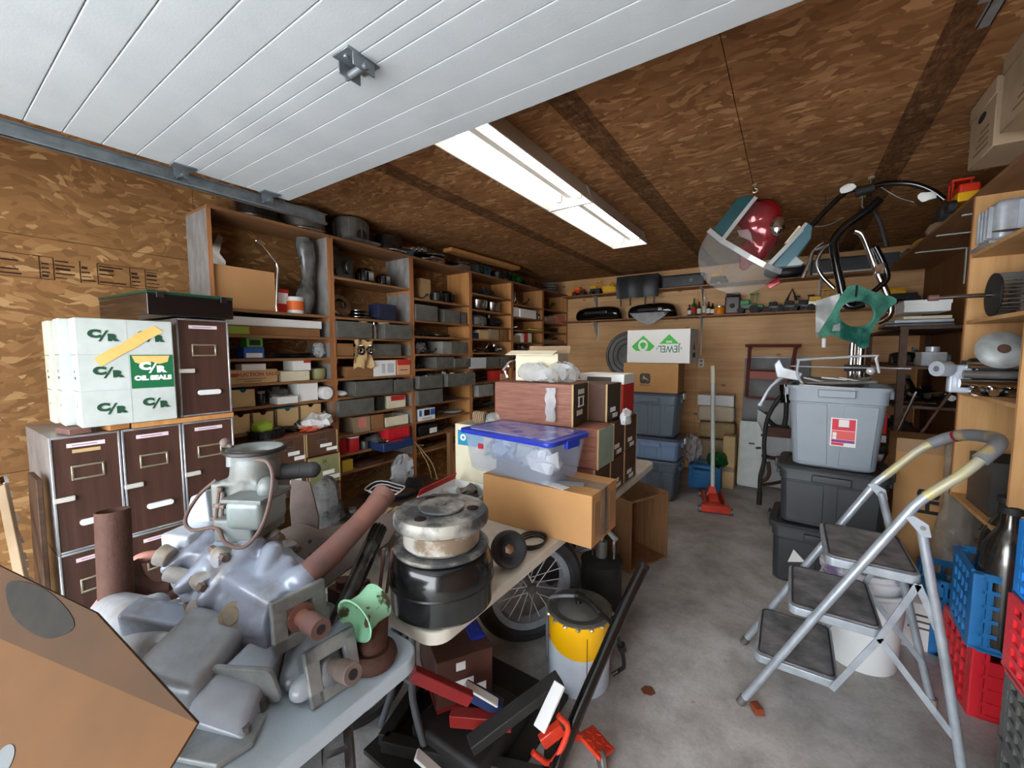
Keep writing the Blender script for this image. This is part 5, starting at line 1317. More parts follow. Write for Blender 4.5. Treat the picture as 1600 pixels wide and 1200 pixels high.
# --- perforated bracket with upright blade, behind
pc = at(485, 890, 1.62)
t = thing('perforated_bracket', 'rusty grey sheet bracket with holes and an upright blade behind the castings', 'bracket', (pc.x, pc.y, TZ)); T0 = tr(-t.location)
A = ax(at(490, 860, 1.55), (-_f * .75 + V((0, 0, .65))), _r)
mb = MB(T0); mb.prism([(x * 1.4, y * 1.3) for x, y in ((-.18, -.06), (-.12, .05), (-.06, .08), (.0, .06), (.12, .09), (.24, .13), (.2, .02), (.1, -.06), (.02, -.14), (-.12, -.12))], .008, A); mb.build('plate', rust_grey, t, bevel=.002, seg=1)
mb = MB(T0)
for x, y in ((-.02, .03), (.03, .0), (.07, .04), (.0, -.02), (-.07, -.05), (.06, -.03), (.1, .0)): mb.cyl(A @ V((x, y, .0082)), A @ V((x, y, .0088)), .008, n=12)
mb.build('hole', black_matte, t)
B = ax(at(478, 800, 1.62), -_f, _r)
mb = MB(T0); mb.prism([(-.045, -.14), (.05, -.14), (.055, -.02), (.02, .12), (-.055, .13), (-.06, .02)], .009, B); mb.build('blade', rust_grey, t, bevel=.003)
p = at(480, 900, 1.6); MB(T0).cyl((p.x, p.y, TZ + .001), p + V((0, 0, -.01)), .03, n=12).build('foot', rust, t)
# --- torn brown sack and clear film by the black shaft
c = onz(618, 872, TZ)
tag(blob_bag('paper_sack', 'crumpled brown paper wrapped in clear film behind the black shaft', (c.x - .04, c.y + .02, TZ), (.09, .11, .10), cardboard_grey, 6, 'sack', cr=.5), 'crumpled brown paper sack behind the black shaft', 'sack')
blob_bag('clear_film', 'crumpled clear film draped in front of the brown paper sack', (c.x + .045, c.y - .06, TZ), (.045, .07, .075), film, 9, 'film', cr=.5)
for k in range(2):
    a, b_ = onz(592 + 12 * k, 935 - 10 * k, TZ + .003), at(600 + 14 * k, 858, 1.36)
    tag(MB().cyl((0, 0, 0), b_ - a, .006, n=8).build('iron_rod', rust_light, T=tr(a)), ['thin rusty rod leaning left of the brake drums', 'thin rusty rod leaning closest to the brake drums'][k], 'rod')
# --- oily dark parts filling the heap's shaded middle
for k, (x, y, d_, kind, s, lab) in enumerate(((440, 870, 1.45, 'housing', .06, 'black oily housing behind the upper gearbox'), (395, 1005, 1.17, 'pile', .09, 'dark oily fittings beneath the upper gearbox'), (545, 900, 1.42, 'block', .07, 'rust-brown block behind the greasy shaft'))):
    p = onz(x, y, TZ) if k != 1 else at(x, y, d_); p = at(x, y, d_)
    tag(part_shape(kind, s, random.Random(k), [black_matte, black_matte, rust][k], PART_NAMES[kind], tr(p.x, p.y, TZ + .001)), lab, 'machine part')

# --- cardboard box with open flaps in the near left corner
zb_ = 1.05
A_, D_ = onz(308, 1130, zb_), onz(0, 998, zb_)
hd = (D_ - A_).normalized(); aw = V((-hd.y, hd.x, 0)); aw = aw if aw.dot(V((A_.x, A_.y, 0))) > 0 else -aw
t = thing('open_carton', 'large brown cardboard box with raised dark-stained flap in the near corner', 'box', (A_.x, A_.y, TZ)); T0 = tr(-t.location)
P0 = A_ + hd * .5; P1 = P0 + hd * .3
mb = MB(T0); dz = V((0, 0, zb_ - TZ - .001)); wd = .11; th = .005
def wall(a, b_): 
    n_ = (b_ - a).cross(V((0, 0, 1))).normalized() * th
    mb.hexa([a - dz, b_ - dz, b_ - dz + n_, a - dz + n_, a, b_, b_ + n_, a + n_])
wall(P0, P1); wall(P0 + aw * wd, P0); wall(P1, P1 + aw * wd); wall(P1 + aw * wd, P0 + aw * wd)
mb.build('body', cardboard, t)
def plane_hit(x, y, o, n_):
    d = ray(x, y); return _C + d * ((o - _C).dot(n_) / d.dot(n_))
# raised flap (dark inside) and the flap hanging outwards
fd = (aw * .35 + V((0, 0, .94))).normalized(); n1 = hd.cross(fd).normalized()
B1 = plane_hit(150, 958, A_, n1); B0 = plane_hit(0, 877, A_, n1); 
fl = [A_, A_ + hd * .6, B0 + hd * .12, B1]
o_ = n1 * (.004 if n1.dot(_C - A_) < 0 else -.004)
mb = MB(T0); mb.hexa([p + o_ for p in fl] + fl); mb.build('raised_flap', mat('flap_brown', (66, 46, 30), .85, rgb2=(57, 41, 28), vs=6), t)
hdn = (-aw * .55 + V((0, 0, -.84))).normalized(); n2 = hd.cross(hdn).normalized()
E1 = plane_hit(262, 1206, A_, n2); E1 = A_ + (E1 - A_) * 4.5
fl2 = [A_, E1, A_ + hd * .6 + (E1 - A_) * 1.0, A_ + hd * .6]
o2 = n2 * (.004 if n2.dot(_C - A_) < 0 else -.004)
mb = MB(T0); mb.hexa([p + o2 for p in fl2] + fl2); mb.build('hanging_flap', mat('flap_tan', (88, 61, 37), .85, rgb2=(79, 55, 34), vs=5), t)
pc = plane_hit(58, 952, A_, n1); sgn = 1 if n1.dot(_C - A_) > 0 else -1
mb = MB(T0); mb.prism([(.12 * math.cos(a) * (1 + .1 * math.sin(3 * a)), .036 * math.sin(a)) for a in [2 * PI * i / 24 for i in range(24)]], .0006, ax(pc + n1 * sgn * .0006, n1 * sgn, -hd + V((0, 0, -.12)))); mb.build('oil_stain', mat('oil_stain', (34, 33, 31), .9, rgb2=(44, 40, 35), vs=20), t)
pc = plane_hit(5, 1190, A_, n2); sgn = 1 if n2.dot(_C - A_) > 0 else -1
mb = MB(T0); mb.prism([(.022 * math.cos(a), .022 * math.sin(a)) for a in [2 * PI * i / 20 for i in range(20)]], .0006, ax(pc + n2 * sgn * .0006, n2 * sgn, hd)); mb.build('grey_spot', mat('spot_grey', (70, 74, 76), .6), t)
# ================================================================== things on the far table
# brake drums at the near end: base z = table
dc = onz(688, 952, .90)
DXc, DYc = -.965, 1.0
def drum(label, z, prof, m, x=DXc, y=DYc, extra=None, name='brake_drum'):
    t = thing(name, label, 'brake drum', T=tr(x, y, z) @ M.Diagonal((1.25, 1.25, 1.3, 1))); MB().lathe(prof, n=56).build('shell', m, t); 
    if extra: extra(t)
    return t
def lower(t):
    MB().lathe([(.139, .071), (.1425, .074), (.139, .079)], n=56, cap=False).build('seam_bead', steel_dark, t)
    MB().lathe([(0, .1505), (.1, .1505), (.1265, .152), (.129, .157), (.125, .161), (0, .158)], n=48).build('rim_plate', drum_worn, t)
DK = 1.25
drum('large glossy black brake drum, bottom of the stack on the far table', TZ + .001, [(0, 0), (.125, 0), (.137, .012), (.139, .07), (.141, .085), (.139, .115), (.128, .14), (.115, .15), (0, .15)], drum_dark, extra=lower)
def upper(t):
    MB().lathe([(0, .089), (.055, .089), (.062, .094), (.062, .099), (.05, .101), (.016, .101), (.013, .096), (0, .096)], n=40).build('centre_boss', drum_worn, t)
    MB().lathe([(0, 0), (.011, 0), (.012, .004), (0, .006)], tr(.0, 0, .099), n=16).build('centre_bolt', steel_grey, t)
    for k in range(3):
        a = .6 + 2.1 * k; MB().lathe([(0, 0), (.016, 0), (.016, .002), (0, .002)], tr(.085 * math.cos(a), .085 * math.sin(a), .0895), n=16).build('lug_mark', drum_dark, t)
drum('worn grey brake drum with a wide top rim, upside down on the black drum', TZ + .163 * 1.3, [(0, 0), (.098, 0), (.1, .006), (.1, .05), (.112, .056), (.126, .058), (.128, .064), (.128, .08), (.122, .088), (0, .09)], drum_worn, extra=upper)
tag(MB().lathe([(.1005, 0), (.103, .002), (.103, .04), (.1005, .042)], n=48, cap=False).build('bare_metal_band', drum_bare, T=tr(DXc, DYc, TZ + .168 * 1.3) @ M.Diagonal((1.25, 1.25, 1.3, 1))), 'bare scuffed metal band around the upper brake drum', 'metal band')
# rubber roller standing on edge
p = onz(795, 885, TZ)
t = thing('rubber_roller', 'black rubber wheel with a steel hub bolt on the far table', 'wheel', (p.x, p.y, TZ))
A = ax((0, 0, .072), (.72, -.55, .42)); 
MB(A).lathe([(0, -.04), (.05, -.04), (.068, -.03), (.072, -.01), (.072, .012), (.068, .026), (.058, .03), (.052, .022), (.03, .004), (.0, .004)], n=36).build('tyre', rubber, t)
MB(A).lathe([(0, .004), (.02, .004), (.02, .01), (.011, .012), (.011, .02), (0, .021)], n=6).build('hub_bolt', chrome_worn, t)
p = onz(832, 850, TZ)
t = thing('cable_loop', 'small loop of black cable lying beside the rubber wheel', 'cable', (p.x, p.y, TZ)); mb = MB()
for k in range(3): mb.tube([((.05 + .006 * k) * math.cos(a), (.07 + .004 * k) * math.sin(a), .006 + .009 * k) for a in [2 * PI * i / 22 for i in range(22)]], .0045, 6, closed=True)
mb.build('loops', black_plastic, t)
# brown carton overhanging the edge
q = [onz(745, 832, TZ), onz(924, 859, TZ), onz(962, 822, TZ)]
e1 = (q[2] - q[1]); e1.z = 0; ang = math.atan2(-e1.x, e1.y)
e0 = V((math.cos(ang), math.sin(ang), 0)); 
Lx = .60; Ly = e1.length; Hh = .235
t = thing('long_carton', 'long brown cardboard carton overhanging the far table, under the clear tote', 'box', (q[1].x, q[1].y, TZ), ang)
MB().mm((-Lx, 0, .001), (0, Ly, Hh)).build('body', cardboard, t, bevel=.004, seg=2)
for a, b_ in ((0, Ly / 2 - .001), (Ly / 2 + .001, Ly)): MB().mm((-Lx + .001, a, Hh - .0005), (-.001, b_, Hh + .003)).build('top_flap', cardboard, t)
MB().mm((-Lx * .45, Ly * .5 - .05, Hh + .003), (.0007, Ly * .5 + .05, Hh + .0036)).build('top_tape', tape_clear, t)
MB().mm((0, Ly * .5 - .05, .02), (.0008, Ly * .5 + .05, Hh)).build('end_tape', tape_clear, t)
MB().mm((.0008, Ly * .55 - .02, .01), (.0012, Ly * .55 + .005, Hh)).build('dark_tape', mat('tape_dark', (112, 92, 84), .3), t)
for yy in (.2, .8): MB().mm((0, Ly * yy - .03, .04), (.0008, Ly * yy + .03, Hh - .04)).build('tape_patch', mat('tape_brown', (160, 122, 82), .35), t)
for k, (x, y, r0) in enumerate(((-.16, .1, .3), (-.2, .03, -.2))): MB().box((x, y, Hh + .0055 + .002 * k), (.14, .05, .0015), rz(r0).to_3x3()).build('paper_scrap', white_paper if k else mat('grey_paper', (150, 156, 164), .6), t)
# clear tote with blue lid
ztb = TZ + Hh + .004
t4 = [onz(728, 733, ztb), onz(868, 771, ztb), onz(897, 737, ztb)]
cx = (q[1] - e0 * .33); angt = ang - .10
t = thing('clear_tote', 'clear plastic storage tote with a blue lid on the long carton', 'tote', (t4[1].x - .055, t4[1].y + .02, ztb), angt)
w_, l_, h = .57, .34, .205
def tap(w0, l0, w1, l1, z0, z1, th=0): return [(-w0 / 2, -l0 / 2, z0), (w0 / 2, -l0 / 2, z0), (w0 / 2, l0 / 2, z0), (-w0 / 2, l0 / 2, z0), (-w1 / 2, -l1 / 2, z1), (w1 / 2, -l1 / 2, z1), (w1 / 2, l1 / 2, z1), (-w1 / 2, l1 / 2, z1)]
Tt = tr(-w_ / 2 + .02, l_ / 2 - .01, 0)
def shell(mb, T_, w0, l0, w1, l1, h, th, rc=.04, n=5):
    """tapered open tub with rounded corners and wall thickness"""
    def ring(w_, l_, z, r_): return [T_ @ V((x, y, z)) for x, y in rounded_rect(w_, l_, r_, n)]
    rings = [ring(w0 - .02, l0 - .02, 0.001, rc), ring(w0, l0, .012, rc), ring(w1, l1, h, rc), ring(w1 - 2 * th, l1 - 2 * th, h, rc - th * .5), ring(w0 - 2 * th, l0 - 2 * th, .012 + th, rc - th * .5)]
    mb.loft(rings); return mb
shell(MB(), Tt, w_ * .9, l_ * .86, w_, l_, h, .003).build('tub', clear_plastic, t)
lid = MB(); lid.T = Tt; lid.prism(rounded_rect(w_ + .03, l_ + .03, .045), .022, tr(0, 0, h - .008)); lo = lid.build('lid', blue_lid_m, t, bevel=.006, seg=2)
mb = MB(); mb.T = Tt; mb.prism(rounded_rect(w_ - .05, l_ - .05, .035), .004, tr(0, 0, h + .014)); mb.build('lid_panel', mat('lid_blue_panel', (138, 140, 184), .25, rgb2=(58, 74, 172), vs=9, lo=.46, hi=.6), t)
for s in (-1, 1):
    mb = MB(); mb.T = Tt; mb.box((s * (w_ / 2 + .012), 0, h - .015), (.02, .11, .04)); mb.build('latch', blue_lid_m, t, bevel=.005)
MB(Tt).mm((-.16, -l_ / 2 + .0, h * .62), (-.13, -l_ / 2 + .004, h * .75)).build('red_sticker', red_plastic, t)
for k in range(5):
    rs = random.Random(k); mb = MB(Tt); mb.ball((0, 0, .045), (.07, .06, .045), 14); 
    for v_ in mb.bm.verts: v_.co += mnoise.noise_vector(v_.co * 34 + V((k, 0, 0))) * .045; v_.co.z = max(v_.co.z, .018)
    o = mb.build('bagged_part', [film, mat('bag_blue', (150, 170, 200), .3, alpha=.8), steel_grey, film, white_plastic][k], t, ang=25); o.location = V((-.18 + .09 * k, rs.uniform(-.04, .04), .002 + .03 * (k % 2))); o.scale = (1.1, 1.1, 1.5)
# red and white tray of parts on the left edge
p = onz(692, 782, TZ)
t = thing('parts_carton', 'red and white open carton of bagged fittings beside the clear tote', 'box', (-1.47, 1.66, TZ), .12)
wd, ld, hd_ = .3, .34, .10
mb = MB(); mb.open_box((0, 0, .001), (wd, ld, hd_), .005); mb.build('body', white_paper, t)
for yy in (-ld / 2 - .0006,): MB().mm((-wd / 2, yy, .005), (wd / 2, yy + .0006, .04)).build('red_stripe', mat('pinkish_red', (214, 60, 74), .6), t)
MB().box((-wd / 2 - .001, 0, hd_ * .72), (.006, ld, hd_ * .62)).build('red_side', red_card, t); MB().box((-wd / 2 + .01, 0, hd_ + .02), (.004, ld * .96, .05), ry(.5).to_3x3()).build('red_flap', red_card, t)
for k in range(5):
    rs = random.Random(k + 40); mb = MB(); mb.ball((0, 0, .04), (.06, .06, .035), 12)
    for v_ in mb.bm.verts: v_.co += mnoise.noise_vector(v_.co * 25 + V((k, 3, 0))) * .04; v_.co.z = max(v_.co.z, .012)
    o = mb.build('bagged_fitting', [cardboard_grey, film, steel_dark, film, rust_grey][k], t, ang=25); o.location = (-.07 + .07 * (k % 3), -.08 + .08 * (k // 2), .03)
# woodgrain file cartons in three columns, ends towards the aisle
def wg_carton(label, x1, y0, y1, z0, z1, front, length=.52, rot=0, labs=2, hole=False, grain_m=None, tilt=0):
    t = thing('woodgrain_carton', label, 'box', (x1, y0, z0), rot, 'woodgrain file cartons stacked on the far table')
    w_, h = y1 - y0 - .003, z1 - z0 - .002
    MB().mm((-length, 0, .001), (-.004, w_, h)).build('sleeve', grain_m or wood_red, t, bevel=.003, seg=1)
    MB().mm((-.004, .003, .004), (.002, w_ - .003, h - .003)).build('end_panel', front, t)
    mb = MB(); mb.mm((-.006, -.0005, .001), (.004, .005, h)); mb.mm((-.006, w_ - .005, .001), (.004, w_ + .0005, h)); mb.build('worn_edge', cardboard_tan, t)
    for k in range(labs): MB().box((.003, w_ * (.42 + .16 * k), h * (.3 - .17 * k)), (.0012, w_ * .36, h * .12)).build('paper_label', white_paper, t)
    if hole:
        mb = MB()
        for s in (-1, 1): mb.box((.004, w_ * .5 + s * w_ * .14, h * .56), (.004, .008, h * .22)); mb.box((.004, w_ * .5, h * .56 + s * h * .11), (.004, w_ * .36, .008))
        mb.build('card_frame', white_plastic, t); MB().box((.0033, w_ * .5, h * .8), (.0012, w_ * .4, h * .12)).build('paper_label', white_paper, t)
    return t
Ys = 2.09; XE_ = -.865
z0, z1, z2, z3 = TZ + .001, TZ + .215, TZ + .44, TZ + .67
cols = [(2.09, 2.33), (2.335, 2.58), (2.585, 2.83)]
fr = [[brown_card, sage_card, None], [brown_card, brown_card, olive_dark], [brown_card, brown_card, None]]
names = [['lowest woodgrain carton of the nearest column, brown end', 'woodgrain carton with a pale sage green end panel', ''],
         ['lowest brown carton of the middle column on the far table', 'middle brown carton of the middle column on the far table', 'olive-topped worn carton at the top of the middle column'],
         ['lowest brown carton of the farthest column on the table', 'middle brown carton of the farthest column on the table', '']]
for c_ in range(3):
    for r_ in range(3 if c_ == 1 else 2):
        zz = [z0, z1, z2, z3]
        wg_carton(names[c_][r_], XE_ + (.02 if (c_, r_) == (0, 1) else 0) - (.03 if r_ == 2 else 0), *cols[c_], zz[r_], zz[r_ + 1], fr[c_][r_], labs=0 if fr[c_][r_] is sage_card else 2, grain_m=wood_red if c_ == 0 else brown_card)
wg_carton('top woodgrain carton with taped corner and label frame, skewed on the stack', -.985, 2.06, 2.33, z2 + .001, z3 + .012, olive_dark, .5, .1, 1, True)
# torn clear tape on its face
tg = thing('torn_tape', 'torn strip of clear tape on the face of the top woodgrain carton', 'tape', (-1.10, 2.026, z2 + .03), .1)
mb = MB(); mb.sheet([[(-.035 + .012 * i + .006 * math.sin(j * 2 + i), -.003 + .003 * math.sin(3 * i + j), .19 * j / 8) for i in range(6)] for j in range(9)]); mb.build('tape', film, tg, solid=.001)
# things on top of the stack
zs_ = z3 + .014
p = ony(885, 570, 2.2)
t = thing('cream_carton', 'cream open-topped carton standing on the woodgrain stack', 'box', (-1.27, 2.22, zs_), .15)
mb = MB(); mb.open_box((0, 0, 0.001), (.27, .2, .165), .004); mb.build('body', cream, t); MB().box((-.02, -.13, .172), (.3, .09, .004), rx(.25).to_3x3()).build('front_flap', cream, t); MB().box((0, .12, .19), (.28, .004, .05), rx(-.4).to_3x3()).build('back_flap', cardboard_grey, t)
blob_bag('clear_bag', 'crumpled clear plastic bag leaning on the cream carton', (-1.09, 2.13, zs_), (.11, .09, .06), film, 2.5, n=18, cr=.5)
blob_bag('clear_bag', 'flat clear plastic bag draped in front of the cream carton', (-1.25, 2.085, zs_), (.12, .035, .06), film, 5.5, n=16, cr=.4)
t = thing('grab_bar', 'curved chrome handle lying left of the cream carton', 'handle', (-1.46, 2.2, zs_))
mb = MB(); mb.tube([(-.06, 0, .01), (-.08, 0, .07), (-.03, 0, .12), (.03, .02, .11), (.06, .03, .02)], .008, 8, sm=5); mb.cyl((-.09, 0, .06), (-.06, 0, .09), .016, n=10); mb.build('bar', chrome, t)
t = thing('red_carton', 'red carton with a white printed lid behind the top woodgrain carton', 'box', (-.885, 2.71, z2 + .0), 0)
MB().mm((-.3, -.11, .001), (0, .11, .21)).build('body', red_card, t, bevel=.002, seg=1); MB().mm((-.305, -.115, .21), (.005, .115, .275)).build('lid', white_paper, t, bevel=.002, seg=1); MB().mm((-.25, -.1156, .225), (-.08, -.115, .255)).build('printed_word', ink_grey, t)
blob_bag('torn_plastic', 'torn white plastic hanging from the carton ends by the aisle', (-.83, 2.50, z2 - .03), (.025, .07, .05), film_white, 3.3, 'plastic', cr=.6)
# cream box with blue label behind the tote
pa = ony(730, 640, 2.0)
t = thing('blue_label_carton', 'cream carton with a blue label holding jars, behind the clear tote', 'box', (-1.53, 2.0, TZ), .05)
MB().open_box((0, 0, .001), (.3, .26, .425), .005).build('body', cream, t); MB().mm((-.13, -.1308, .3), (.06, -.13, .39)).build('blue_label', ink_teal, t)
text('O', .05, tr(-.09, -.1312, .345) @ FACE_NY, white_paper, t, bold=.003); 
mb = MB(); mb.lathe([(0, 0), (.045, 0), (.047, .05), (.03, .07), (.03, .09), (0, .09)], ax((0, .0, .43), (.8, .3, .4)), n=18); mb.build('glass_jar', glass_clear, t)
mb = MB()
for k in range(6): mb.lathe([(.03, 0), (.045, .004), (.045, .012), (.03, .016)], ax((-.08 + .014 * k, -.02, .45), (1, .2, .2)), n=18, cap=False)
mb.build('ribbed_hose', cardboard_grey, t)
t = thing('pink_brick_carton', 'small pinkish carton left of the clear tote', 'box', (-1.56, 1.80, TZ), 0); 
bpy.data.objects.remove(t)

# ================================================================== under and beside the tables
def wheel(label, c, axis, R, w_, m_t, spokes=True, tread_n=0, name='wheel'):
    t = thing(name, label, 'wheel', c); A = ax((0, 0, 0), axis)
    prof = [(R * .74, -w_ * .36), (R * .8, -w_ * .5), (R * .93, -w_ * .46), (R, -w_ * .2), (R * 1.01, 0), (R, w_ * .2), (R * .93, w_ * .46), (R * .8, w_ * .5), (R * .74, w_ * .36), (R * .72, 0)]
    MB(A).lathe(prof + [prof[0]], n=48, cap=False).build('tyre', m_t, t)
    if tread_n:
        mb = MB(A)
        for rr_, zz in ((0, -.26), (0, 0), (0, .26)):
            for k in range(tread_n):
                a = 2 * PI * (k + .5 * (zz != 0)) / tread_n; mb.box((R * 1.0 * math.cos(a), R * 1.0 * math.sin(a), zz * w_), (R * .03, R * 2 * PI / tread_n * .7, w_ * .2), rz(a).to_3x3())
        mb.build('tread_blocks', m_t, t)
    MB(A).lathe([(R * .64, -w_ * .3), (R * .74, -w_ * .38), (R * .755, -w_ * .36), (R * .7, 0), (R * .755, w_ * .36), (R * .74, w_ * .38), (R * .64, w_ * .3), (R * .66, 0), (R * .64, -w_ * .3)], n=48, cap=False).build('rim', alu, t)
    MB(A).lathe([(0, -w_ * .55), (R * .08, -w_ * .5), (R * .1, -w_ * .3), (R * .09, 0), (R * .1, w_ * .3), (R * .08, w_ * .5), (0, w_ * .55)], n=18).build('hub', steel_grey, t)
    if spokes:
        for k in range(20):
            a = 2 * PI * k / 20; b_ = a + (.5 if k % 2 else -.5); s = -1 if k % 4 < 2 else 1
            MB(A).cyl((R * .09 * math.cos(b_), R * .09 * math.sin(b_), s * w_ * .3), (R * .66 * math.cos(a), R * .66 * math.sin(a), 0), .0028, n=5).build('spoke', spoke_m, t)
    return t
wheel('spoked motorcycle wheel with black tyre standing under the far table', (-1.14, 1.86, .318), (.80, -.60, .0), .31, .11, rubber)
wheel('worn car tyre with wavy tread lying against the near table legs', (-1.10, .60, .33), (.5, .87, 0), .325, .2, mat('tyre_grey', (78, 79, 80), .75, rgb2=(98, 99, 100), vs=14, bump=.3, bs=40), False, 40, 'tyre')
wheel('black tyre in the shade under the near end of the far table', (-1.50, 1.02, .25), (.9, -.3, .2), .24, .12, rubber, False, 0, 'tyre')
# yellow and white pail with pump
p = onz(905, 1085, 0); pc = V((-.80, 1.775, 0))
t = thing('grease_pail', 'yellow and white steel pail with a hand pump lid beside the far table', 'pail', pc)
R = .148
MB().lathe([(0, .001), (R * .97, .001), (R, .01), (R, .235)], n=48, cap=False).build('body', mat('pail_white', (214, 224, 236), .35, rgb2=(200, 212, 226), vs=6), t)
MB().lathe([(R * 1.002, .0), (R * 1.002, .115)], tr(0, 0, .235), n=48, cap=False)
ring = []; n = 48
mb = MB()
ra = [[(R * 1.0015 * math.cos(a), R * 1.0015 * math.sin(a), .235 + .045 * math.sin(a - .55)) for a in [2 * PI * i / n for i in range(n)]], [(R * 1.0015 * math.cos(a), R * 1.0015 * math.sin(a), .352) for a in [2 * PI * i / n for i in range(n)]]]
mb.loft(ra, cap=False); mb.build('yellow_band', yellow_paint, t)
mb = MB(); mb.lathe([(R, .22), (R, .35)], n=48, cap=False); mb.build('upper_body', MATS['pail_white'], t)
mb = MB(); mb.lathe([(0, .352), (R * .6, .356), (R * .66, .362), (R * .7, .354), (R * .95, .35), (R * 1.05, .352), (R * 1.06, .36), (R * .98, .366), (R * .72, .358), (R * .62, .37), (R * .2, .384), (0, .384)], n=48); mb.build('lid', steel_grey, t)
for k in range(16):
    a = 2 * PI * k / 16; MB().ball((R * 1.05 * math.cos(a), R * 1.05 * math.sin(a), .346), (.012, .012, .008), 8, rz(a).to_3x3()).build('lid_lug', brass, t)
MB().mm((R * .62, -R * .79, .02), (R * .64, -R * .78, .3)).build('seam', rust, t)
mb = MB(); mb.tube([(-.0, -.01, .384), (.0, -.01, .41), (.05, -.02, .42), (.13, -.05, .40)], .013, 10, sm=4); mb.tube([(-.02, 0, .415), (.02, 0, .415)], .02, 10); mb.build('outlet_elbow', steel_dark, t)
mb = MB(); mb.tube([(-.02, 0, .41), (-.09, -.03, .40), (-.15, -.02, .36), (-.165, -.02, .27), (-.16, -.03, .12), (-.158, -.03, .06)], .009, 8, sm=6); mb.ball((-.158, -.03, .055), (.013, .013, .026), 8); mb.build('grey_hose', mat('hose_grey', (112, 116, 118), .5), t)
mb = MB(); mb.tube([(.12, -.045, .40), (.17, .0, .33), (.2, .03, .22), (.21, .05, .12), (.18, .08, .06), (.15, .06, .035)], .01, 8, sm=6); mb.cyl((.2, .03, .23), (.205, .04, .2), .02, n=8); mb.build('black_hose', black_plastic, t)
text('OIL', .03, tr(-.11, -.1046, .23) @ rz(-.85) @ FACE_NY, ink_red, t)
# bucket pump standing behind the pail
p = onz(905, 930, 0); pc = V((-.90, 2.31, 0))
t = thing('grease_pump', 'dark grease pump with a pale lever handle behind the pail', 'pump', pc)
MB().lathe([(0, .001), (.12, .001), (.125, .01), (.12, .33), (.125, .34), (.06, .36), (0, .36)], n=32).build('drum', black_matte, t)
MB().cyl((0, 0, .36), (0, 0, .46), .034, n=18).build('cylinder', steel_grey, t); MB().cyl((0, 0, .46), (0, 0, .52), .012, n=10).build('rod', chrome, t)
mb = MB(); mb.tube([(-.06, .03, .53), (.02, 0, .535), (.1, -.03, .5)], .016, 10, sm=4); mb.build('lever', mat('lever_pale', (176, 180, 182), .4, .5), t); MB().cyl((.085, -.025, .5), (.085, -.025, .38), .008, n=8).build('link', chrome, t); MB().cyl((-.05, -.02, .36), (-.05, -.02, .48), .006, n=8).build('guide', rust, t)
mb = MB(); mb.tube([(-.05, 0, .4), (-.15, -.04, .37), (-.2, -.05, .45), (-.16, -.05, .56), (-.1, -.06, .55), (-.09, -.08, .44), (-.16, -.1, .38)], .01, 8, sm=6); mb.build('hose', MATS['hose_grey'], t)
# wooden crate by the table end
pa, pb = onz(985, 905, 0), onz(1022, 862, 0)
t = thing('wooden_crate', 'open wooden crate standing on end below the far table', 'crate', (-.90, 2.86, 0), -.42)
Wd, Dp, Ht = .36, .42, .53
mb = MB()
MB().mm((-Wd, 0, .001), (0, .016, Ht)).build('near_side', crate_wood, t); MB().mm((-Wd, Dp - .016, .001), (0, Dp, Ht)).build('far_side', crate_wood, t)
MB().mm((-Wd, .016, Ht - .016), (0, Dp - .016, Ht)).build('top_board', crate_wood, t); MB().mm((-Wd, .016, .001), (0, Dp - .016, .017)).build('bottom_board', crate_wood, t)
MB().mm((-Wd, .016, .017), (-Wd + .01, Dp - .016, Ht - .016)).build('back_board', bright_wood, t)
# black strap bags and wires under table edge
for k, (x, y, z_, lab) in enumerate(((-1.36, 2.46, 0, 'black duffel bag in the shade under the far table'),)):
    blob_bag('duffel_bag', lab, (x, y, z_), (.2, .22, .2), black_matte, 3 + k, 'bag', cr=.3)
# ------------------------------------------------------------------ motorcycle lift
t = thing('motorcycle_lift', 'red and black motorcycle lift with white padded arms and a long black handle', 'lift', (-.95, 1.2, 0)); T0 = tr(-t.location)
rp = onz(930, 1165, .10)
h0, h1 = onz(880, 1195, .14), V((-.585, 1.70, .62))
h1 = at(1004, 888, 1.88)
h0 = at(868, 1205, 1.50)
mb = MB(T0); mb.tube([h0, at(905, 1110, 1.60), at(975, 950, 1.80), h1], .025, 12, sm=3); mb.build('handle', black_gloss, t); mb = MB(T0); mb.cyl(h1, h1 + (h1 - at(975, 950, 1.8)).normalized() * .02, .027, n=12); mb.build('handle_cap', black_plastic, t)
hb = V((h0.x, h0.y, .0)); 
mb = MB(T0); mb.cyl(V((h0.x, h0.y, .03)), h0 + V((0, 0, .02)), .024, n=12); mb.build('handle_socket', black_matte, t)
# red frame bars
def bar(a, b_, w_, h, name, m):
    mb = MB(T0); d = b_ - a; A = ax(a, d, (0, 0, 1)); mb.T = T0 @ A; mb.box((0, 0, d.length / 2), (h, w_, d.length)); mb.build(name, m, t, bevel=.003, seg=1)
zf = .05
F = [V((-1.28, .98, zf)), V((-.66, 1.22, zf)), V((-.80, 1.52, zf)), V((-1.38, 1.3, zf))]
for a, b_ in ((F[0], F[1]), (F[1], F[2]), (F[2], F[3]), (F[3], F[0])): bar(a, b_, .05, .05, 'frame_bar', black_matte)
bar(at(645, 1052, 1.45), at(735, 1092, 1.5), .035, .045, 'front_beam', red_paint)
bar(at(705, 1120, 1.62), at(800, 1128, 1.58), .05, .05, 'scissor_arm', mat('lift_red_dark', (140, 30, 26), .45))
bar(at(735, 1165, 1.5), at(875, 1000 + 60, 1.62), .06, .04, 'lift_arm', black_matte); bar(at(842, 1140, 1.49), at(875, 1068, 1.57), .05, .012, 'white_pad', white_plastic)
bar(at(725, 1075, 1.62), at(782, 1105, 1.62), .045, .05, 'lift_pad_arm', MATS['navy_plastic']); bar(at(727, 1069, 1.585), at(778, 1099, 1.585), .04, .01, 'white_pad', white_plastic)
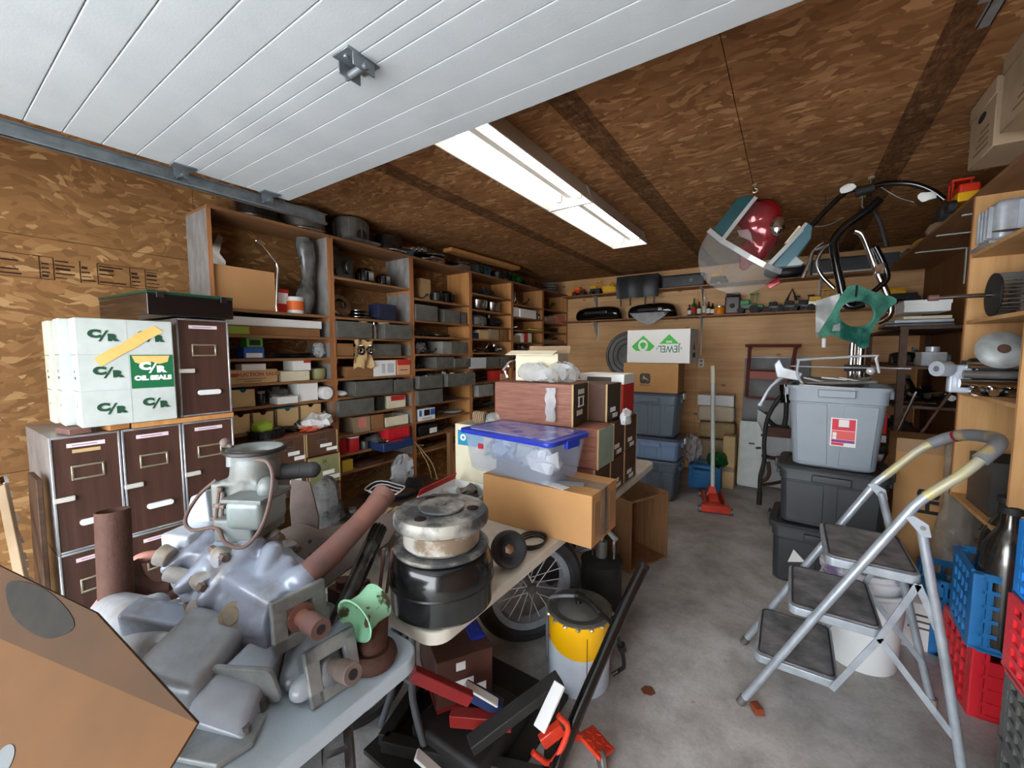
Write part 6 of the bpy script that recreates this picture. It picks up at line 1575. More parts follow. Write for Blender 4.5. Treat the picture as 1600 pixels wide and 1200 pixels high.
bar(at(650, 1178, 1.35), at(695, 1218, 1.35), .04, .012, 'white_pad', white_plastic)
mb = MB(T0); mb.tube([at(x, y, 1.52) for x, y in ((872, 1118), (888, 1140), (862, 1192), (832, 1175))], .011, 10, sm=3); mb.build('release_bar', jack_red, t)
bar(at(846, 1160, 1.53), at(878, 1135, 1.55), .03, .05, 'red_bracket', jack_red)
pc = onz(932, 1175, .11); mb = MB(T0); A = Euler((-.25, .15, -.3)).to_matrix(); mb.box(at(931, 1160, 1.62), (.115, .10, .016), A); mb.build('foot_pedal', jack_red, t, bevel=.006); 
mb = MB(T0)
for i in range(4):
    for j in range(3): mb.box(at(931, 1160, 1.62) + A @ V((-.04 + .026 * i, -.03 + .03 * j, .009)), (.018, .005, .004), A @ M.Rotation(.8 if (i + j) % 2 else -.8, 3, 'Z'))
mb.build('tread_marks', jack_red, t)
bar(at(905, 1150, 1.6), at(885, 1146, 1.56), .03, .03, 'pedal_arm', jack_red)
pw = onz(938, 1200, .035); 
for k, (x, y) in enumerate(((940, 1205), (690, 1120))):
    pp = onz(x, y, .0); pp.z = .04; mb = MB(T0); mb.lathe([(0, -.012), (.034, -.012), (.039, -.006), (.039, .006), (.034, .012), (0, .012)], ax(pp, (.7, .6, 0)), n=18); mb.build('caster', steel_grey, t)
MB(T0).mm((-1.34, .93, .004), (-.78, 1.62, .024)).build('base_plate', black_matte, t)
MB(T0).mm((-1.2, 1.05, .03), (-.85, 1.4, .12)).build('hydraulic_body', black_matte, t, bevel=.02)
# brown carton on the lift
pq = at(700, 1020, 1.52)
t = thing('dark_carton', 'dark brown carton with white labels resting on the red lift beam', 'box', (-1.2, 1.31, .155), -.55)
MB().mm((-.17, -.12, .001), (.17, .12, .2)).build('body', mat('dark_brown_card', (92, 58, 48), .5, rgb2=(70, 42, 36), vs=6), t, bevel=.004)
for k, (y, z_, w2, h2) in enumerate(((-.02, .16, .04, .035), (-.01, .08, .09, .04), (.06, .04, .06, .04))): MB().box((.1708, y, z_), (.0014, w2, h2)).build('paper_label', white_paper, t)
MB().box((.05, .08, .206), (.1, .06, .012)).build('blue_pad', blue_lid_m, t)
t = thing('lift_platform', 'dark platform plate of the lift under the brown carton', 'plate', (-1.2, 1.31, .07), -.55)
MB().mm((-.16, -.12, .06), (.16, .12, .084)).build('plate', red_paint, t); MB().mm((-.12, -.08, .05), (.12, .08, .06)).build('pad', black_matte, t)
# ================================================================== back wall shelves
ZS1, ZS2 = 2.07, 2.45
def wall_shelf(z, x0, x1, label, dp=.26):
    t = thing('plank_shelf', label, 'shelf', ((x0 + x1) / 2, RY1, z)); w_ = x1 - x0
    MB().mm((-w_ / 2, -dp, -.018), (w_ / 2, -.001, 0)).build('board', shelf_wood, t, bevel=.002, seg=1)
    for bx in (-2.46, -.985, .25):
        if not x0 < bx < x1: continue
        mb = MB(); mb.mm((bx - (x0 + x1) / 2 - .012, -.006, -.30), (bx - (x0 + x1) / 2 + .012, -.001, -.018)); mb.mm((bx - (x0 + x1) / 2 - .012, -dp + .03, -.023), (bx - (x0 + x1) / 2 + .012, -.001, -.0185))
        mb.prism([(0, 0), (-.2, 0), (0, -.26)], .003, M(((0, 0, 1, bx - (x0 + x1) / 2 - .0015), (1, 0, 0, -.006), (0, 1, 0, -.023), (0, 0, 0, 1)))); mb.build('bracket', white_paint, t)
    return t
YF = RY1 - .26
wall_shelf(ZS1, -2.955, 1.05, 'lower long plank shelf across the back wall with white brackets')
wall_shelf(ZS2, -2.955, .70, 'upper long plank shelf across the back wall near the ceiling')
def bx_(x, y): return ony(x, y, YF + .1)
def wid(x0, x1, y): return abs(bx_(x1, y).x - bx_(x0, y).x)
def toy_loader(label, xpx, z, s, m, m2, cab=True, bucket=True, name='toy_loader', rot=0):
    p = bx_(xpx, 450); t = thing(name, label, 'toy', (p.x, YF + .12, z), rot)
    MB().box((0, 0, .075 * s), (.17 * s, .08 * s, .05 * s)).build('chassis', m2, t, bevel=.006)
    MB().box((-.03 * s, 0, .12 * s), (.1 * s, .07 * s, .05 * s)).build('hood', m, t, bevel=.008)
    if cab:
        for sx in (0, 1):
            for sy in (-1, 1): MB().box((.03 * s + .05 * s * sx, sy * .03 * s, .15 * s), (.007, .007, .1 * s)).build('cab_post', m, t)
        MB().box((.055 * s, 0, .205 * s), (.075 * s, .075 * s, .012 * s)).build('roof', m, t)
    for sx in (-1, 1):
        for sy in (-1, 1): r_ = .042 * s if sx > 0 else .034 * s; MB().cyl((sx * .06 * s, sy * .04 * s, r_), (sx * .06 * s, sy * .068 * s, r_), r_, n=16).build('wheel', black_matte, t)
    if bucket:
        mb = MB(); mb.hexa([(-.16 * s, -.06 * s, .012), (-.1 * s, -.06 * s, .012), (-.1 * s, .06 * s, .012), (-.16 * s, .06 * s, .012), (-.17 * s, -.06 * s, .07 * s), (-.12 * s, -.06 * s, .08 * s), (-.12 * s, .06 * s, .08 * s), (-.17 * s, .06 * s, .07 * s)]); mb.build('bucket', m, t)
        mb = MB()
        for sy in (-1, 1): mb.tube([(-.12 * s, sy * .045 * s, .05 * s), (-.06 * s, sy * .045 * s, .14 * s), (.02 * s, sy * .04 * s, .12 * s)], .007 * s, 6)
        mb.build('lift_arms', m, t)
    return t
toy_loader('orange toy loader at the left end of the upper back shelf', 905, ZS2, .95, orange_toy, red_toy, False)
toy_loader('yellow and black toy engine beside the orange loader', 930, ZS2, .9, yellow_toy, black_matte, True, False)
p = bx_(954, 448)
t = thing('toy_dump_box', 'yellow toy dump bed between the loader and the leather bag', 'toy', (p.x, YF + .12, ZS2)); MB().hexa([(-.1, -.06, .001), (.1, -.06, .001), (.1, .06, .001), (-.1, .06, .001), (-.11, -.07, .11), (.09, -.07, .09), (.09, .07, .09), (-.11, .07, .11)]).build('bed', yellow_toy, t, bevel=.004); MB().tube([(-.04, 0, .1), (-.03, 0, .15), (.03, 0, .15), (.04, 0, .1)], .008, 8, sm=4).build('handle', yellow_toy, t)
# leather bags
p0, p1 = bx_(968, 440), bx_(1034, 440); w_ = p1.x - p0.x
t = thing('leather_bag', 'black leather bag hanging over the edge of the upper back shelf', 'bag', ((p0.x + p1.x) / 2, YF - .01, ZS2 - .05))
mb = MB(); mb.box((0, .1, .15), (w_, .2, .2)); mb.build('body', leather, t, bevel=.045, seg=4)
mb = MB(); mb.sheet([[(w_ * (-.49 + .98 * i / 8), -.012 + .012 * math.sin(2 * i) - .02 * math.sin(PI * j / 6), .25 - .3 * j / 6 - .008 * math.sin(i * 1.7) * (j / 6)) for i in range(9)] for j in range(7)]); mb.build('front_flap', leather, t, solid=.006)
for sx in (-.38, -.15, .2, .4): MB().box((w_ * sx, -.02, -.09), (.02, .006, .14), ry(.15 * sx).to_3x3()).build('strap', leather, t)
p0, p1 = bx_(1037, 436), bx_(1102, 436); w_ = p1.x - p0.x
t = thing('instrument_case', 'long dark case with a worn emblem on the upper back shelf', 'case', ((p0.x + p1.x) / 2 + .0, YF + .1, ZS2)); MB().box((0, 0, .075), (w_, .17, .145)).build('body', mat('case_dark', (44, 46, 48), .4, rgb2=(66, 68, 70), vs=7), t, bevel=.012); MB().box((0, 0, .152), (w_ * .98, .165, .012)).build('lid', black_matte, t, bevel=.003)
mb = MB(); mb.prism([(0, .03), (.03, 0), (0, -.03), (-.03, 0)], .001, tr(w_ * .2, -.0862, .075) @ FACE_NY); mb.build('emblem', steel_grey, t)
toy_loader('yellow and black toy tractor behind the clear windshield', 1122, ZS2, 1.0, yellow_toy, black_matte, True, False)
# lower shelf
def saddlebag(label, x0, x1, film_on):
    p0, p1 = bx_(x0, 490), bx_(x1, 490); w_ = p1.x - p0.x
    t = thing('saddlebag', label, 'saddlebag', ((p0.x + p1.x) / 2, YF + .06, ZS1)); prof = []
    r_ = []
    for f, h, d in ((-.5, .09, .06), (-.47, .14, .1), (-.38, .19, .13), (.3, .2, .13), (.44, .16, .12), (.5, .1, .08)):
        r_.append([(f * w_, d * math.cos(a) * (1 if abs(math.cos(a)) < .9 else .95), max(.002, h * .5 + h * .52 * math.sin(a))) for a in [2 * PI * i / 16 for i in range(16)]])
    MB().loft(r_).build('shell', black_gloss, t, sub=1, ang=60)
    MB().box((0, -.132, .1), (w_ * .5, .012, .03)).build('lid_seam', black_matte, t, bevel=.004); MB().box((w_ * .2, -.136, .1), (.05, .012, .04)).build('lock', chrome_worn, t, bevel=.003)
    if film_on:
        mb = MB(); mb.sheet([[(w_ * (-.42 + .8 * i / 9), -.145 - .01 * math.sin(2.3 * i + j), .06 - .16 * j / 5 * math.sin(PI * i / 9)) for i in range(10)] for j in range(6)]); mb.build('plastic_film', film, t, solid=.001)
    return t
saddlebag('left glossy black saddlebag on the lower back shelf', 904, 974, False)
saddlebag('right glossy black saddlebag wrapped in plastic film on the lower back shelf', 984, 1060, True)
def bottle(label, xpx, r_, h, m, capm, name='bottle'):
    p = bx_(xpx, 490); t = thing(name, label, 'bottle', (p.x, YF + .1, ZS1), group='small bottles on the lower back shelf')
    MB().lathe([(0, .001), (r_, .001), (r_, h * .6), (r_ * .4, h * .76), (r_ * .36, h * .9), (0, h * .9)], n=16).build('glass', m, t); MB().cyl((0, 0, h * .88), (0, 0, h), r_ * .44, n=12).build('cap', capm, t); MB().lathe([(r_ * 1.02, h * .15), (r_ * 1.02, h * .5)], n=16, cap=False).build('label', [white_paper, red_card, cream][int(xpx) % 3], t)
for k, (x, r_, h, m_, c_, lab) in enumerate(((1077, .024, .15, amber, black_plastic, 'short brown bottle leftmost on the lower back shelf'), (1084, .028, .23, mat('green_bottle', (30, 92, 34), .15), green_toy, 'tall green bottle on the lower back shelf'), (1092, .026, .18, amber, red_plastic, 'brown bottle left of the bracket on the lower back shelf'), (1100, .022, .24, glass_clear, white_plastic, 'tall clear bottle before the white bracket'), (1107, .026, .17, amber, black_plastic, 'brown bottle with pale label right of the bracket'), (1113, .024, .15, black_gloss, black_plastic, 'short black bottle beside the orange jar'))): bottle(lab, x, r_, h, m_, c_)
p = bx_(1124, 487); t = thing('orange_jar', 'round orange jar with a gold lid on the lower back shelf', 'jar', (p.x, YF + .1, ZS1)); MB().lathe([(0, .001), (.058, .001), (.062, .02), (.062, .08), (.056, .09), (0, .09)], n=24).build('body', orange_toy, t); MB().lathe([(.06, 0), (.062, .015), (0, .018)], tr(0, 0, .09), n=24).build('lid', brass, t)
p = bx_(1145, 475); t = thing('brown_canister', 'dark brown canister behind the windshield on the lower back shelf', 'canister', (p.x, YF + .12, ZS1)); MB().mm((-.085, -.07, .001), (.085, .07, .22)).build('body', mat('brown_glaze', (74, 50, 42), .35), t, bevel=.02, seg=3); MB().mm((-.075, -.06, .22), (.075, .06, .26)).build('lid', black_matte, t, bevel=.012); MB().cyl((0, -.075, .1), (0, -.06, .1), .03, n=14).build('boss', black_matte, t)
toy_loader('bright green toy tractor with a cab on the lower back shelf', 1169, ZS1, 1.15, green_toy, dark_green, True, False, 'toy_tractor')
toy_loader('small green toy wagon right of the green tractor', 1192, ZS1, .7, green_toy, black_matte, False, False, 'toy_wagon')
for k, (x, lab) in enumerate(((1213, 'black toy implement left of the black toy crane'), (1238, 'black toy crane with raised arm on the lower back shelf'), (1260, 'black toy truck left of the yellow toy'))):
    t = toy_loader(lab, x, ZS1, .85, black_matte, black_plastic, k != 0, False, 'toy_truck')
    if k == 1: MB().tube([(-.05, 0, .13), (.0, 0, .26), (.05, 0, .13)], .012, 8).build('crane_arm', black_matte, t)
toy_loader('yellow toy digger behind the green headlamp panel', 1280, ZS1, 1.1, yellow_toy, brass, True, False, 'toy_digger')
toy_loader('yellow and black toy bulldozer at the right end of the lower back shelf', 1410, ZS1, 1.35, yellow_toy, black_matte, False, True, 'toy_bulldozer')
# outlets by the middle bracket
for k, (y, lab) in enumerate(((447, 'white electrical box above the middle bracket of the back wall'), (567, 'white electrical outlet below the middle bracket of the back wall'))):
    p = ony(1096, y, RY1 - .005); t = thing('power_outlet', lab, 'outlet', (p.x, RY1 - .002, p.z)); MB().box((0, -.012, 0), (.07, .024, .115 if k else .08)).build('plate', white_plastic, t, bevel=.004); 
    for s in ((-1, 1) if k else (0,)): MB().box((0, -.025, s * .026), (.03, .003, .03)).build('socket', cardboard_grey, t)
t = thing('conduit', 'white conduit running down the back wall to the outlet', 'conduit', (-.99, RY1 - .012, ony(1096, 562, RY1).z)); MB().cyl((0, 0, .06), (0, 0, .40), .01, n=10).build('pipe', white_plastic, t)
# round lid leaning at the back wall
p = ony(983, 555, 5.88)
t = thing('round_lid', 'large round dark ridged metal lid leaning behind the stacked boxes', 'lid', (p.x, 5.86, p.z - .33), T=tr(p.x, 5.86, p.z - .33) @ rx(-.06))
A = tr(0, 0, .33) @ ry(0) @ M.Rotation(PI / 2, 4, 'X')
MB(A).lathe([(0, .03), (.05, .03), (.06, .012), (.16, .01), (.17, .018), (.18, .01), (.23, .01), (.24, .02), (.25, .01), (.3, .012), (.315, .03), (.33, .032), (.335, .02), (.33, 0), (0, 0)], n=52).build('disc', mat('lid_grey', (118, 116, 114), .4, .5, rgb2=(84, 82, 80), vs=5), t)
MB(A).lathe([(.325, .034), (.338, .03), (.342, .014), (.338, -.002)], n=52, cap=False).build('rim', black_matte, t)
zl = p.z - .33
t2 = thing('support_shelf', 'plain plank ledge on the back wall behind the stacked totes', 'ledge', (p.x, RY1, zl)); MB().mm((-.3, -.2, -.02), (.3, -.001, -.001)).build('board', shelf_wood, t2); MB().mm((-.02, -.15, -.12), (.02, -.001, -.021)).build('bracket', white_paint, t2)

# ------------------------------------------------------------------ stacked totes and boxes before the back wall
def tote(label, c, rot, w_, l_, h, m, lidm=None, ribs=4, handle=True, taper=.86, lid_h=.03, name='storage_tote', group=None, stick=None):
    t = thing(name, label, 'tote', c, rot, group)
    def ring(a, b_, z, r_=.05): return [(x, y, z) for x, y in rounded_rect(a, b_, r_, 5)]
    mb = MB(); w0, l0 = w_ * taper, l_ * taper
    zr = h * .8
    def lp(z): f = z / h; return w0 + (w_ * .965 - w0) * f, l0 + (l_ * .965 - l0) * f
    rings = [ring(w0 - .03, l0 - .03, .001), ring(w0, l0, .015), ring(*lp(zr), zr), ring(lp(zr)[0] + .014, lp(zr)[1] + .014, zr + .004), ring(w_ * .98, l_ * .98, h - .02), ring(w_ + .012, l_ + .012, h - .02), ring(w_ + .012, l_ + .012, h), ring(w_ - .03, l_ - .03, h), ring(lp(zr)[0] - .01, lp(zr)[1] - .01, zr), ring(w0 - .012, l0 - .012, .02)]
    mb.loft(rings); mb.build('tub', m, t, ang=30)
    for s in (-1, 1):
        for k in range(ribs):
            f = (k + .5) / ribs - .5
            mb = MB(); wa, la = w0 * f, w_ * .965 * f; y0_, y1_ = s * (l0 / 2), s * (lp(zr)[1] / 2)
            ww = w0 / ribs * .74 / 2
            mb.hexa([(wa - ww, y0_ - s * .004, .03), (wa + ww, y0_ - s * .004, .03), (wa + ww, y0_ + s * .005, .03), (wa - ww, y0_ + s * .005, .03), (la - ww * 1.05, y1_ - s * .012, zr - .01), (la + ww * 1.05, y1_ - s * .012, zr - .01), (la + ww * 1.05, y1_ + s * .003, zr - .01), (la - ww * 1.05, y1_ + s * .003, zr - .01)])
            mb.build('side_rib', m, t, bevel=.003, seg=1)
    if handle:
        for s in (-1, 1): 
            mb = MB(); mb.box((0, s * (l_ / 2 + .012), h - .045), (w_ * .36, .03, .05)); mb.build('grip', m, t, bevel=.008)
        for s in (-1, 1):
            mb = MB(); mb.box((s * (w_ / 2 + .01), 0, h - .05), (.026, l_ * .34, .055)); mb.build('end_grip', m, t, bevel=.007)
    if lidm:
        mb = MB(); mb.loft([ring(w_ + .03, l_ + .03, h + .001), ring(w_ + .034, l_ + .034, h + lid_h - .008), ring(w_ + .02, l_ + .02, h + lid_h), ring(w_ - .06, l_ - .06, h + lid_h), ring(w_ - .07, l_ - .07, h + lid_h - .008)]); lo_ = mb.build('lid', lidm, t, ang=30)
        for s in (-1, 1): MB().box((s * (w_ / 2 + .028), 0, h - .01), (.016, .09, .06)).build('lid_clip', white_plastic if lidm is tote_lid else lidm, lo_, bevel=.004)
    return t
SB = (-1.235, 4.67)
zq = [.0, .405, .63]
tote('bottom blue-grey tote of the stack near the back wall', (SB[0], SB[1], 0), .02, .58, .40, .40, tote_blue, tote_blue, group='totes stacked near the back wall', taper=.9)
tote('low sky blue tote with dark lid in the middle of the stack', (SB[0] + .02, SB[1], .434), .02, .58, .40, .22, tote_sky, tote_lid, 3, group='totes stacked near the back wall', taper=.92)
tote('upper blue-grey tote with navy lid under the brown logo carton', (SB[0], SB[1], .69), .02, .57, .40, .445, tote_blue, tote_lid, 4, group='totes stacked near the back wall', taper=.88)
# brown carton with deer emblem
zc = .69 + .445 + .032
p0 = ony(974, 570, 4.5); p1 = ony(1058, 615, 4.5)
t = thing('deer_carton', 'brown carton with a black leaping deer emblem on the upper tote', 'box', (-1.235, 4.62, zc), .03)
W2, D2, H2 = .57, .34, .315
MB().mm((-W2 / 2, -D2 / 2, .001), (W2 / 2, D2 / 2, H2)).build('body', cardboard, t, bevel=.004)
fy = -D2 / 2 - .0008
mb = MB(); s = .055; poly = [(-s * .72, -s), (s * .72, -s), (s, -s * .72), (s * 1.0, s * .75), (s * .7, s), (-s * .7, s), (-s * 1.0, s * .75), (-s, -s * .72)]
mb.prism(poly, .0012, tr(-.05, fy + .001, .15) @ FACE_NY); mb.build('emblem_badge', mat('badge_black', (58, 52, 44), .6), t)
deer = [(-.82, -.05), (-.5, .12), (-.42, .4), (-.6, .62), (-.35, .56), (-.3, .72), (-.18, .5), (-.05, .42), (-.12, .22), (.18, .14), (.4, .05), (.62, -.2), (.86, -.58), (.74, -.6), (.5, -.3), (.3, -.18), (.34, -.34), (.2, -.2), (-.12, -.06), (-.3, -.12), (-.66, -.3), (-.34, -.02), (-.5, .02)]
mb = MB(); mb.prism([(x * s * .82, y * s * .82) for x, y in deer], .0012, tr(-.05, fy, .15) @ FACE_NY); mb.build('leaping_deer', cardboard_tan, t)
MB().mm((-.105, fy, .075), (.005, fy + .001, .082)).build('printed_line', ink_grey, t)
# white JEWEL carton, upside down
zj = zc + H2 + .002
t = thing('jewel_carton', 'white carton with green diamonds and upside-down JEWEL lettering, top of the stack', 'box', (-1.15, 4.6, zj), -.05)
W3, D3, H3 = .65, .33, .35
MB().mm((-W3 / 2, -D3 / 2, .001), (W3 / 2, D3 / 2, H3)).build('body', white_paper, t, bevel=.004); fy = -D3 / 2 - .0008
a = .125
def pr(poly, cx, cz, m_, nme, lift=0):
    mb = MB(); mb.prism(poly, .001, tr(cx, fy + .0006 - lift, cz) @ FACE_NY); mb.build(nme, m_, t)
pr([(-a, -.015), (-a * .62, -.062), (a * .62, -.062), (a, -.015), (.0, .1)], -.15, .19, jewel_green, 'green_diamond')
pr([(.052 * math.cos(q_), .062 * math.sin(q_)) for q_ in [2 * PI * k / 24 for k in range(24)]], -.15, .185, white_paper, 'white_oval', .0006)
pr([(.03 * math.cos(q_) * (1 + .25 * math.sin(3 * q_)), .036 * math.sin(q_)) for q_ in [2 * PI * k / 24 for k in range(24)]], -.15, .185, jewel_green, 'green_head', .0012)
pr([(-.1, -.0), (.1, -.0), (0, .1)], .12, .2, jewel_green, 'green_triangle')
for k in range(5): pr([(-.004, 0), (.004, 0), (.004, .022), (-.004, .022)], .095 + .0125 * k, .21, white_paper, 'white_print', .0006)
text('JEWEL', .1, tr(.12, fy - .0004, .15) @ FACE_NY @ rz(PI), mat('jewel_ink', (52, 128, 110), .6), t, bold=.001, sx=.78)
mb = MB()
for sx in (-1, 1): mb.tube([(.12 + sx * .11, fy, .165), (.12 + sx * .128, fy, .155), (.12 + sx * .118, fy, .14)], .003, 5)
mb.build('swash', MATS['jewel_ink'], t)
mb = MB(); mb.prism([(-.045, -.02), (.045, -.02), (0, .06)], .001, tr(W3 / 2, 0, .16) @ FACE_PX); mb.build('side_print', dark_green, t); MB().mm((W3 / 2, -.05, .06), (W3 / 2 + .001, .05, .11)).build('side_print_block', ink_green, t)
# floor jack
p = onz(1108, 795, 0)
t = thing('floor_jack', 'red floor jack with a tall white handle near the back wall', 'jack', (-.60, 4.62, 0), .25); 
for s in (-1, 1):
    mb = MB(); mb.loft([[(s * .09 - .006, y, z) for y, z in ((-.2, .03), (.3, .03), (.3, .07), (.1, .14), (-.12, .11), (-.2, .08))], [(s * .09 + .006, y, z) for y, z in ((-.2, .03), (.3, .03), (.3, .07), (.1, .14), (-.12, .11), (-.2, .08))]]); mb.build('side_plate', jack_red, t, bevel=.002, seg=1)
MB().mm((-.13, -.24, .02), (.13, -.17, .09)).build('front_crossmember', jack_red, t, bevel=.006)
MB().hexa([(-.06, -.1, .06), (.06, -.1, .06), (.06, .15, .06), (-.06, .15, .06), (-.045, -.1, .1), (.045, -.1, .1), (.035, .2, .17), (-.035, .2, .17)]).build('lift_arm', jack_red, t, bevel=.004)
MB().hexa([(-.07, .02, .1), (.05, .02, .1), (.04, .1, .1), (-.06, .1, .1), (-.03, .03, .2), (.02, .03, .2), (.02, .07, .2), (-.03, .07, .2)]).build('handle_yoke', jack_red, t, bevel=.005)
for sx, sy in ((-.14, -.2), (.14, -.2), (-.1, .28), (.1, .28)): MB().cyl((sx - .015, sy, .035), (sx + .015, sy, .035), .034, n=16).build('wheel', steel_grey, t)
hb = V((-.6, 4.66, .2)); ht = ony(1114, 572, 4.85)
mb = MB(tr(0, 0, 0)); d_ = M.Rotation(-.25, 4, 'Z') @ (ht - V((-.60, 4.62, 0))); mb.cyl((0, .05, .17), d_, .021, .021, n=16); mb.build('handle', white_paint, t); mb = MB(); mb.cyl(d_ * .86 + V((0, .05, .17)) * .14, d_ * 1.001, .0235, n=16); mb.build('handle_grip', cream, t)
# blue crate with green bottle bag, sacks
def milk_crate(label, c, rot, m, sx=.33, sy=.33, h=.28, name='milk_crate', rows=5, group=None, tiltT=None):
    t = thing(name, label, 'crate', c, rot, group)
    th = .012
    fl = MB(); fl.mm((-sx / 2, -sy / 2, .001), (sx / 2, sy / 2, .012)); fl.build('floor', m, t)
    for a in (-1, 1):
        for b_ in (-1, 1): MB().box((a * (sx / 2 - .022), b_ * (sy / 2 - .022), h / 2), (.044, .044, h)).build('corner_post', m, t, bevel=.006)
    for side in range(4):
        A = rz(side * PI / 2); L_ = sx if side % 2 == 0 else sy; D_ = sy if side % 2 == 0 else sx
        mb = MB(A); yy = -D_ / 2 + th / 2
        for k in range(rows + 1): 
            z_ = .008 + (h - .016) * k / rows; mb.box((0, yy, z_), (L_ - .06, th, .016 if k not in (0, rows) else .03))
        for k in range(5): mb.box((-L_ / 2 + .05 + (L_ - .1) * k / 4, yy, h / 2), (.012, th * .9, h - .01))
        mb.box((0, yy + .004, h * .42), (L_ - .06, .003, h * .72)) if side % 2 == 0 or True else None
        mb.build('lattice_wall', m, t)
    return t
milk_crate('blue slatted crate by the back wall behind the floor jack', (-.78, 5.32, 0), .03, blue_crate_m, .34, .34, .27)
blob_bag('green_bag', 'dark green plastic bag lying in the blue crate at the back', (-.66, 5.32, .24), (.12, .12, .1), dark_green, 4, cr=.4)
blob_bag('white_bag', 'clear whitish plastic bag left of the jack handle', (-.92, 5.22, .29), (.1, .1, .17), film, 7, cr=.4)
for k, (x, y, z_, w_, h, m_, lab) in enumerate(((-.74, 5.70, .0, .42, .52, cardboard_grey, 'brown sack standing at the back wall, lowest of the pile'), (-.72, 5.70, .53, .4, .2, cloth_tan, 'yellow-brown sack in the middle of the pile'), (-.74, 5.70, .74, .42, .2, mat('sack_pale', (206, 190, 164), .85), 'pale folded sack in the upper pile by the handle'))):
    tag(MB().box((0, 0, h / 2), (w_, .3, h)).jit(.02, 5, k).build('paper_sack', m_, T=tr(x, y, z_ + .001) @ rz(.03 * k), bevel=.05, seg=4), lab, 'sack')
t = thing('white_carton', 'white carton on top of the sack pile at the back wall', 'box', (-.74, 5.66, .945), .05); MB().mm((-.2, -.14, .001), (.2, .14, .13)).build('body', white_paper, t, bevel=.005); MB().mm((-.2, -.001, .13), (.2, .001, .1315)).build('seam', cardboard_grey, t)
t = thing('tan_carton', 'tan carton standing behind the green bag at the back', 'box', (-.545, 5.42, 0), .0); MB().mm((-.062, -.09, .001), (.062, .09, .62)).build('body', cardboard_tan, t, bevel=.004); MB().mm((-.062, -.0915, .2), (.062, -.09, .26)).build('tape', tape_clear, t)
# leaning panels
def leaning(label, x0, x1, y0, z0, z1, lean, m, name, cat, th=.018, cut=None, parts=None):
    t = thing(name, label, cat, ((x0 + x1) / 2, y0, 0), T=tr((x0 + x1) / 2, y0, z0) @ rx(-lean)); w_ = x1 - x0
    poly = cut(w_, z1 - z0) if cut else [(-w_ / 2, 0), (w_ / 2, 0), (w_ / 2, z1 - z0), (-w_ / 2, z1 - z0)]
    mb = MB(); mb.prism(poly, th, FACE_NY); mb.build('panel', m, t, bevel=.003, seg=1)
    if parts: parts(t, w_, z1 - z0)
    return t
leaning('dark grey sheet metal panel leaning against the back wall', -.47, .20, 5.82, .001, 1.55, .08, sheet_grey, 'sheet_panel', 'panel', .004, parts=lambda t, w_, h: (MB().mm((-w_ / 2, -.006, h - .02), (w_ / 2, .0, h)).build('folded_edge', steel_grey, t), None))
leaning('tall pale grey door panel leaning beside the sheet metal', -.30, .25, 5.70, .001, 1.02, .1, mat('panel_pale', (178, 180, 180), .4, rgb2=(160, 162, 162), vs=3), 'pale_sheet', 'sheet', .02, cut=lambda w_, h: [(-w_ / 2, 0), (w_ / 2, 0), (w_ / 2, h), (-w_ * .1, h * .98), (-w_ * .3, h * .82), (-w_ / 2, h * .9)], parts=lambda t, w_, h: (MB().box((.05, -.022, h * .6), (.012, .006, h * .5)).build('crease', white_paint, t), None))
leaning('white enamel panel with rounded corners leaning in front of the sheet metal', -.47, -.20, 5.55, .001, .78, .14, white_paint, 'enamel_sheet', 'sheet', .02, cut=lambda w_, h: [(-w_ / 2 + .02, 0), (w_ / 2 - .02, 0), (w_ / 2, .02), (w_ / 2, h * .75), (w_ * .2, h), (-w_ / 2, h), (-w_ / 2, .02)], parts=lambda t, w_, h: (MB().box((-w_ / 2 + .008, -.022, h * .5), (.016, .006, h * .95)).build('edge_trim', cream, t), MB().box((0, -.0215, h * .66), (.06, .004, .02)).build('slot', ink_grey, t)))
# mahogany chair frame
t = thing('chair_frame', 'mahogany wooden chair back frame leaning against the sheet metal', 'frame', (0, 5.6, 0))
c1, c2, c3, c4 = ony(1172, 540, 5.62), ony(1244, 540, 5.62), ony(1233, 622, 5.52), ony(1166, 620, 5.52)
cc = ony(1228, 625, 5.5)
bpy.context.view_layer.update()
base = (c4 + cc) / 2; base.z = 0; t.location = base; T0 = tr(-base)
def cb(a, b_, r_=.014): MB(T0).cyl(a, b_, r_, n=8).build('rail', stack_brown, t)
d1, d2 = (c4 - c1).normalized(), (cc - c2).normalized()
f1, f2 = c4 + d1 * ((c4.z - .003) / -d1.z), cc + d2 * ((cc.z - .003) / -d2.z)
cb(c1, c4, .019); cb(c2, cc, .019); cb(c1 + V((-.05, 0, 0)), c2 + V((.05, 0, 0)), .018); cb(c1 * .52 + c4 * .48, c2 * .52 + cc * .48, .012); cb(c4, cc, .015); MB(T0).hexa([c1 * .36 + c4 * .64, c2 * .36 + cc * .64, c2 * .36 + cc * .64 + V((0, .01, 0)), c1 * .36 + c4 * .64 + V((0, .01, 0)), c1 * .5 + c4 * .5, c2 * .5 + cc * .5, c2 * .5 + cc * .5 + V((0, .01, 0)), c1 * .5 + c4 * .5 + V((0, .01, 0))]).build('seat_slat', mat('seat_red', (150, 74, 56), .5), t)
for q_ in (c1, c2): MB(T0).cyl(q_ + V((0, .0, -.03)), V((q_.x, RY1, q_.z - .03)), .006, n=6).build('wall_peg', steel_grey, t)
